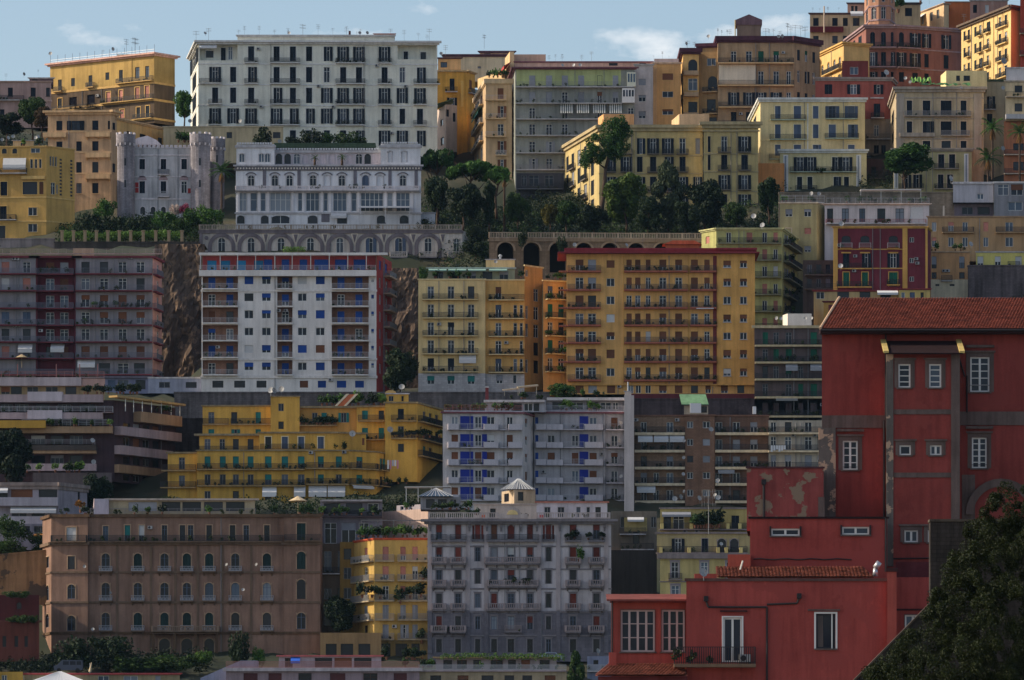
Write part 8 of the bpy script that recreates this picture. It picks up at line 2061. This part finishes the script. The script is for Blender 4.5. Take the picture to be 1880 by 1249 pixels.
# projecting bay with its own shed roof
bay = b.block([(1627, 377.6), (1762, 377.6)], 648, 1130, RED, 2.3, st=dict(st, su=.28), Y=377.6, shrink=1.0, wallname='bay_wall')
for x in (1660.5, 1717): bay.win(x, 668, 712, 22, 'g', mull=0, trans=(.25, .5, .75))
for x in (1662, 1718): bay.win(x, 817, 836, 21, 'g', mull=0 if x < 1700 else 1, trans=())
bay.win(1673, 973, 996, 25, 'g'); bay.win(1716, 973, 996, 25, 'g')
for a, c in ((1627, 1640), (1746, 1762)): bay.pil(a, c, 650, 1040, .08, RGRL if a < 1700 else RGR, 'grey_pilaster')
for y in (752, 868): bay.pil(1641, 1745.5, y, y + 9, .07, RGR, 'grey_band')
sh = MB()                                                            # lean-to bay roof, shade of its hollow put into near-black colour; pale verge tiles
xa, xb = PX(1624, 377.6) - r_.x, PX(1766, 377.6) - r_.x; z0 = PZ(649, 377.3) - r_.z; z1 = PZ(626, 380) - r_.z
sh.quad((xa, -3.1, z0), (xb, -3.1, z0), (xb, 0, z1), (xa, 0, z1)); sh.quad((xa, -3.1, z0 - .1), (xa, 0, z1 - .1), (xb, 0, z1 - .1), (xb, -3.1, z0 - .1)); sh.quad((xa, -3.1, z0 - .1), (xb, -3.1, z0 - .1), (xb, -3.1, z0), (xa, -3.1, z0)); put('bay_roof', sh.mesh('bay_roof', stucco('1c1012', .4, sc=3)), b.root)
for x in (xa - .12, xb - .22):
    for k in range(2):
        v = MB(); t0, t1 = k * .5, k * .5 + .47; yy = lambda t: -3.1 + 3.1 * t; zz = lambda t: z0 + (z1 - z0) * t
        v.prism([(0, 0), (.36, 0), (.36, .1), (0, .1)], 0, .001) if False else None
        v.quad((0, yy(t0), zz(t0) + .14), (.36, yy(t0), zz(t0) + .14), (.36, yy(t1), zz(t1) + .14), (0, yy(t1), zz(t1) + .14)); v.quad((0, yy(t0), zz(t0) - .02), (.36, yy(t0), zz(t0) - .02), (.36, yy(t0), zz(t0) + .14), (0, yy(t0), zz(t0) + .14)); v.quad((0, yy(t1), zz(t1) + .14), (0, yy(t1), zz(t1)), (0, yy(t0), zz(t0)), (0, yy(t0), zz(t0) + .14))
        put('verge_tile', v.mesh('verge_tile', stucco('8a7a48', .2)), b.root, (x, 0, 0))
# main pantiled roof, hipped at the left
ze, zr = PZ(604, 379) - r_.z, PZ(548, 387.5) - r_.z
x0, x1 = PX(1506, 379) - r_.x, PX(1960, 379) - r_.x; ye, yr = 379.0 - r_.y, 387.5 - r_.y
hip = PX(1541, 387.5) - PX(1506, 379)
rf = MB(); rf.quad((x0, ye, ze - .05), (x1, ye, ze - .05), (x1, yr, zr - .05), (x0 + hip, yr, zr - .05)); rf.poly([(x0, ye, ze - .05), (x0 + hip, yr, zr - .05), (x0 - .1, yr + 8.5, ze - .05)]); put('roof_deck', rf.mesh('roof_deck', TILE), b.root)
tiles('roof_tiles', b.root, x0, x1, ye, ze, yr, zr, hip, TILE)
hp = MB(); hp.tube((x0, ye, ze + .02), (x0 + hip, yr, zr + .05), .11, n=8); put('hip_tiles', hp.mesh('hip_tiles', stucco('8a7460', .3)), b.root)
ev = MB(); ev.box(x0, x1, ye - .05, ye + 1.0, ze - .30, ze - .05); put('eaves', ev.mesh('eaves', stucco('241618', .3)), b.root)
gt = MB(); gt.tube((x0, ye - .1, ze - .1), (x1, ye - .1, ze - .1), .09, n=8); put('gutter', gt.mesh('gutter', DPIPE), b.root)
# arched recess at the right
ar = MB(); n = 14; rr0, rr1 = 1.95, 2.5
for k in range(n):
    a0, a1 = pi * k / n, pi * (k + 1) / n
    ar.prism([(rr0 * cos(a1), rr0 * sin(a1)), (rr0 * cos(a0), rr0 * sin(a0)), (rr1 * cos(a0), rr1 * sin(a0)), (rr1 * cos(a1), rr1 * sin(a1))], -.2, .02)
M.put('arch_ring', ar.mesh('arch_ring', RGR), M.u(1838), M.z(945)); M.pil(1766, 1790, 872, 960, .05, RGR, 'grey_panel')
# middle block with flaking plaster
A2 = b.block([(1371, 376), (1512, 376)], 858, 975, PEEL, 6, st=st, Y=376, wallname='flaking_wall'); A2.band(857, .12, .08, stucco('3a2428', .3))
A2.pipe(1402, 885, 960, DPIPE, .09); cp = MB(); cp.box(-.16, .16, -.3, -.02, 0, .35); A2.put('rainwater_head', cp.mesh('rainwater_head', DPIPE), A2.u(1402), A2.z(890))
lk = MB(); lk.box(0, .45, -.06, .02, 0, 1.4); A2.put('grey_patch', lk.mesh('grey_patch', RGR), A2.u(1502), A2.z(950))
B2 = b.block([(1377, 372.5), (1629, 372.5)], 951, 1075, REDC, 5, st=dict(st, su=0), Y=372.5, wallname='annexe_wall'); B2.band(949, .14, .12, stucco('1e1416', .3)); B2.pipe(1626, 952, 1050, DPIPE, .07)
for x0_, x1_, y0_, y1_, in ((1416, 1468, 970, 984), (1546, 1596, 967, 982)):
    B2.win((x0_ + x1_) / 2, y0_, y1_, x1_ - x0_, 'g', mull=1, trans=(), sill=True); fr_ = MB(); W_ = (x1_ - x0_) * .03725; fr_.box(-W_ / 2 - .12, -W_ / 2, -.12, .02, -.1, .65); fr_.box(W_ / 2, W_ / 2 + .12, -.12, .02, -.1, .65); B2.put('window_grille', fr_.mesh('window_grille', DPIPE), B2.u((x0_ + x1_) / 2), B2.z(y1_))
cbl = MB()
for k in range(14): cbl.tube((k * .48, -.08, .04 * sin(k * 1.7)), ((k + 1) * .48, -.08, .04 * sin((k + 1) * 1.7)), .045, n=5, cap=False)
B2.put('wall_cables', cbl.mesh('wall_cables', DPIPE), B2.u(1383), B2.z(1027)); bay_c = MB(); bay_c.tube((0, -.08, 0), (3.0, -.08, 0.05), .05, n=5); bay.put('wall_cables', bay_c.mesh('wall_cables', DPIPE), bay.u(1640), bay.z(1026))
bay.pil(1645, 1712, 1032, 1060, .05, stucco('4e2428', .3), 'rendered_band')
# lower wing with its own tiled roof
C2 = b.block([(1260, 368), (1631, 368)], 1064, 1300, REDC, 6, st=st, Y=368, wallname='lower_wall'); C2.band(1062, .2, .12, stucco('463230', .35))
D2 = b.block([(1629, 367.4), (1646, 367.4)], 1046, 1300, REDW, 4, st=st, Y=367.4, wallname='pier_wall'); D2.band(1043, .25, .1, stucco('301c1e', .3))
E2 = b.block([(1644, 374), (1725, 374)], 1060, 1300, REDC, 4, st=st, Y=374, wallname='side_wall'); E2.win(1676, 1129, 1156, 30, 'w', su=.05); E2.band(1118, .12, .08, stucco('301c1e', .3)); E2.win(1709, 1068, 1085, 6, 'w', su=0)
tz0, tz1 = PZ(1060, 368.2) - r_.z, PZ(1041, 371.8) - r_.z
tx0, tx1 = PX(1316, 368.2) - r_.x, PX(1606, 368.2) - r_.x
tiles('roof_tiles', b.root, tx0, tx1, 368.1 - r_.y, tz0, 371.8 - r_.y, tz1, .05, TILEB, .24, .3, .5)
rf = MB(); rf.quad((tx0, 368.1 - r_.y, tz0 - .04), (tx1, 368.1 - r_.y, tz0 - .04), (tx1 - .5, 371.8 - r_.y, tz1 - .04), (tx0 + .05, 371.8 - r_.y, tz1 - .04)); put('roof_deck', rf.mesh('roof_deck', TILEB), b.root)
cw = MB(); cw.tube((0, 0, 0), (0, 0, .55), .2, .14, n=10); cw.tube((0, 0, .55), (.28, 0, .95), .2, .2, n=10); put('flue_cowl', cw.mesh('flue_cowl', STEEL, True), b.root, loc(1607, 1058, 369.5))
C2.win(1345, 1134, 1216, 34, 'g', su=0, sill=False, trans=()); C2.win(1516, 1127, 1191, 36, 'd', su=0.0, sill=True)
fw = MB(); W_, H_ = 36 * .0368, 64 * .0368
for x in (-W_ / 2 - .12, W_ / 2): fw.box(x, x + .12, -.05, .03, -.06, H_ + .12)
fw.box(-W_ / 2, W_ / 2, -.05, .03, H_, H_ + .12); fw.box(-W_ / 2, W_ / 2, -.05, .03, -.06, 0); fw.box(W_ / 2 - .28, W_ / 2 - .2, .05, .1, 0, H_); C2.put('white_casing', fw.mesh('white_casing', st['frame']), C2.u(1516), C2.z(1191))
fw = MB(); W_, H_ = 34 * .0368, 82 * .0368
for x in (-W_ / 2 - .1, W_ / 2): fw.box(x, x + .1, -.05, .03, 0, H_ + .1)
fw.box(-W_ / 2, W_ / 2, -.05, .03, H_, H_ + .1); C2.put('white_casing', fw.mesh('white_casing', st['frame']), C2.u(1345), C2.z(1216))
cu = MB()
for k in range(6): cu.quad((k * .06, .12 + .02 * (k % 2), .05), ((k + 1) * .06, .12 + .02 * ((k + 1) % 2), .05), ((k + 1) * .06 - .05, .12, 2.2), (k * .06 - .02, .12, 2.2))
C2.put('curtain', cu.mesh('curtain', plain('brown_curtain', (.12, .09, .08), .9)), C2.u(1502), C2.z(1190))
C2.band(1119, .1, .2, RGR, 1483, 1542, 'window_hood'); C2.band(1121, .1, .2, stucco('2e1c1e', .3), 1322, 1372, 'window_hood')
bal = C2.balc(1237, 1386, 1220, 1.2, 'rail', 1.15, .22, stucco('5a4a3c', .35), DPIPE); C2.aircon(1367, 1216)
for pts in (((1296, 1103), (1300, 1115), (1408, 1115), (1408, 1300)), ((1467, 1098), (1463, 1108), (1408, 1110))):
    pm = MB()
    for (xa_, ya_), (xb_, yb_) in zip(pts, pts[1:]): pm.tube(((xa_ - 1296) * .0368, -.1, (1300 - ya_) * .0368), ((xb_ - 1296) * .0368, -.1, (1300 - yb_) * .0368), .07, n=7)
    hx, hy = pts[0]; pm.box((hx - 1296) * .0368 - .15, (hx - 1296) * .0368 + .15, -.3, .02, (1300 - hy) * .0368 - .05, (1300 - hy) * .0368 + .3); C2.put('drainpipe', pm.mesh('drainpipe', DPIPE), C2.u(1296), C2.z(1300))
G2 = b.block([(1122, 370), (1261, 370)], 1100, 1300, REDW, 8, st=st, Y=370, wallname='veranda_wall')
for x, w in ((1171, 62), (1236, 42)):
    G2.win(x, 1120, 1197, w, 'g', su=.04, mull=3 if w > 50 else 2, trans=(.34, .67), sill=True, frame=vary('pink_white_joinery', (.46, .36, .34), .08), glass=GLASS)
vr = MB(); xa, xb = PX(1114, 369.4) - r_.x, PX(1262, 369.4) - r_.x; z_ = PZ(1101, 369.5) - r_.z; vr.quad((xa, -10.9, z_), (xb, -10.9, z_), (xb, -7, z_ + .55), (xa, -7, z_ + .55)); vr.quad((xa, -10.9, z_ - .12), (xa, -7, z_ + .43), (xb, -7, z_ + .43), (xb, -10.9, z_ - .12)); vr.quad((xa, -10.9, z_ - .12), (xb, -10.9, z_ - .12), (xb, -10.9, z_), (xa, -10.9, z_)); put('veranda_roof', vr.mesh('veranda_roof', stucco('5a302c', .35)), b.root)
G2.band(1104, .12, .1, stucco('6a3434', .3)); G2.pipe(1124, 1104, 1225, DPIPE, .05)
lz0, lz1 = PZ(1240, 366) - r_.z, PZ(1219, 369.6) - r_.z; tiles('roof_tiles', b.root, PX(1092, 366) - r_.x, PX(1262, 366) - r_.x, 366 - r_.y, lz0, 369.7 - r_.y, lz1, 1.0, TILEB, .24, .3)
rf = MB(); rf.quad((PX(1092, 366) - r_.x, 366 - r_.y, lz0 - .05), (PX(1262, 366) - r_.x, 366 - r_.y, lz0 - .05), (PX(1262, 366) - r_.x, 369.7 - r_.y, lz1 - .05), (PX(1092, 366) - r_.x + 1.0, 369.7 - r_.y, lz1 - .05)); put('roof_deck', rf.mesh('roof_deck', TILEB), b.root)
H2 = b.block([(1098, 366.6), (1262, 366.6)], 1242, 1330, stucco('4e2428', .3), 4, st=st, Y=366.6, wallname='porch_wall')
ch = MB(); ch.box(-.25, .25, 0, .5, 0, 1.0); put('chimney', ch.mesh('chimney', REDW), b.root, loc(1125, 1225, 369)); 
fl_ = MB(); fl_.box(0, 1.5, 0, .3, 0, .35); put('parapet_step', fl_.mesh('parapet_step', REDW), b.root, loc(1275, 1063, 368.5))
P2 = b.block([(1336, 371.5), (1378, 371.5)], 1018, 1075, stucco('7c3a2e', .25), 3, Y=371.5, wallname='parapet_wall')
dish(1294, 1050, 367.5, 'the lower red wing roof', size=.62)
wl_ = MB(); wl_.tube((0, 0, 0), (.18, 0, .6), .06, n=6); o = put('white_pipe', wl_.mesh('white_pipe', plain('white_plastic', (.6, .58, .52))), b.root, loc(1359, 1046, 369))
pt = potplant(1242, 1214, 367.0, .9, 'the iron balcony of the red building')
pt = potplant(1272, 1214, 367.0, .7, 'the iron balcony of the red building')
# dark garden wall and foreground tree
gw = MB(); Yg = 300.0
pts = [(PX(px, Yg), PZ(py, Yg)) for px, py in ((1560, 1262), (1708, 1109), (1708, 958), (1990, 958), (1990, 1420), (1400, 1420))]
gw.prism(pts, 0, 1.0); o = bpy.data.objects.new('garden_wall', None); col.objects.link(o); put('stonework', gw.mesh('stonework', stucco('2a2624', .6, brick=.45, sc=3)), o, (0, Yg, 0))
cg_ = MB()
for (xa_, za_), (xb_, zb_) in zip(pts[:4], pts[1:4]):
    if abs(xa_ - xb_) > .01: cg_.prism([(xa_ - .05, za_), (xb_ + .05, zb_), (xb_ + .05, zb_ + .14), (xa_ - .05, za_ + .14)], -.12, 1.1)
put('coping', cg_.mesh('coping', stucco('38322c', .5, sc=3)), o, (0, Yg, 0)); tag(o, 'dark stone garden wall with a sloping ramp edge behind the foreground tree', 'wall')
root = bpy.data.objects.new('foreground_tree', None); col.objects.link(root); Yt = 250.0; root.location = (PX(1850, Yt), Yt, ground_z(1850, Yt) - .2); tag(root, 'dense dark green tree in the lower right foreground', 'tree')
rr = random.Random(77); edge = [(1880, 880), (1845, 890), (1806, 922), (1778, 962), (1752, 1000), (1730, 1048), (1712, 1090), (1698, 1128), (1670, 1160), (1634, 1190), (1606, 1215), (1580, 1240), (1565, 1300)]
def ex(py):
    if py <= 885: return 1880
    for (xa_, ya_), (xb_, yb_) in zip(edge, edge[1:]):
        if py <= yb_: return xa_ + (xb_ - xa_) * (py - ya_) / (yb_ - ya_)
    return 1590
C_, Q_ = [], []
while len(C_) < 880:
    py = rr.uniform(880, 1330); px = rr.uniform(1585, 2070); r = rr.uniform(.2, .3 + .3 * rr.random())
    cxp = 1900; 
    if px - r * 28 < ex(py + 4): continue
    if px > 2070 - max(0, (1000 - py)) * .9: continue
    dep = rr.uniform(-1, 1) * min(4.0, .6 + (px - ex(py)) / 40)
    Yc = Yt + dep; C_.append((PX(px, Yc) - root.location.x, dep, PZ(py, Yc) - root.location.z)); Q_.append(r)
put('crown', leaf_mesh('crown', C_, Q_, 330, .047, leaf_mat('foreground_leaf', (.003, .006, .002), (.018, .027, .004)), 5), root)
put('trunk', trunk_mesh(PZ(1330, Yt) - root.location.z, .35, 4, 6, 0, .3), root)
for B_ in BUILDINGS: B_.finish()
finish_pots()

# ------------------------------------------------------------------ thin sea air between the camera and the hill
hb_ = MB(); hb_.box(-1250, 1250, -80, 2700, -4, 232)
hm = bpy.data.materials.new('sea_haze'); hm.use_nodes = True; hn = hm.node_tree.nodes
hn.remove(hn['Principled BSDF']); hv = hn.new('ShaderNodeVolumePrincipled')
hv.inputs['Color'].default_value = (0.40, 0.66, 1.0, 1); hv.inputs['Density'].default_value = 0.000012; hv.inputs['Anisotropy'].default_value = 0.0
hm.node_tree.links.new(hv.outputs['Volume'], hn['Material Output'].inputs['Volume'])
tag(put('haze', hb_.mesh('haze', hm)), None, None, None, 'stuff')
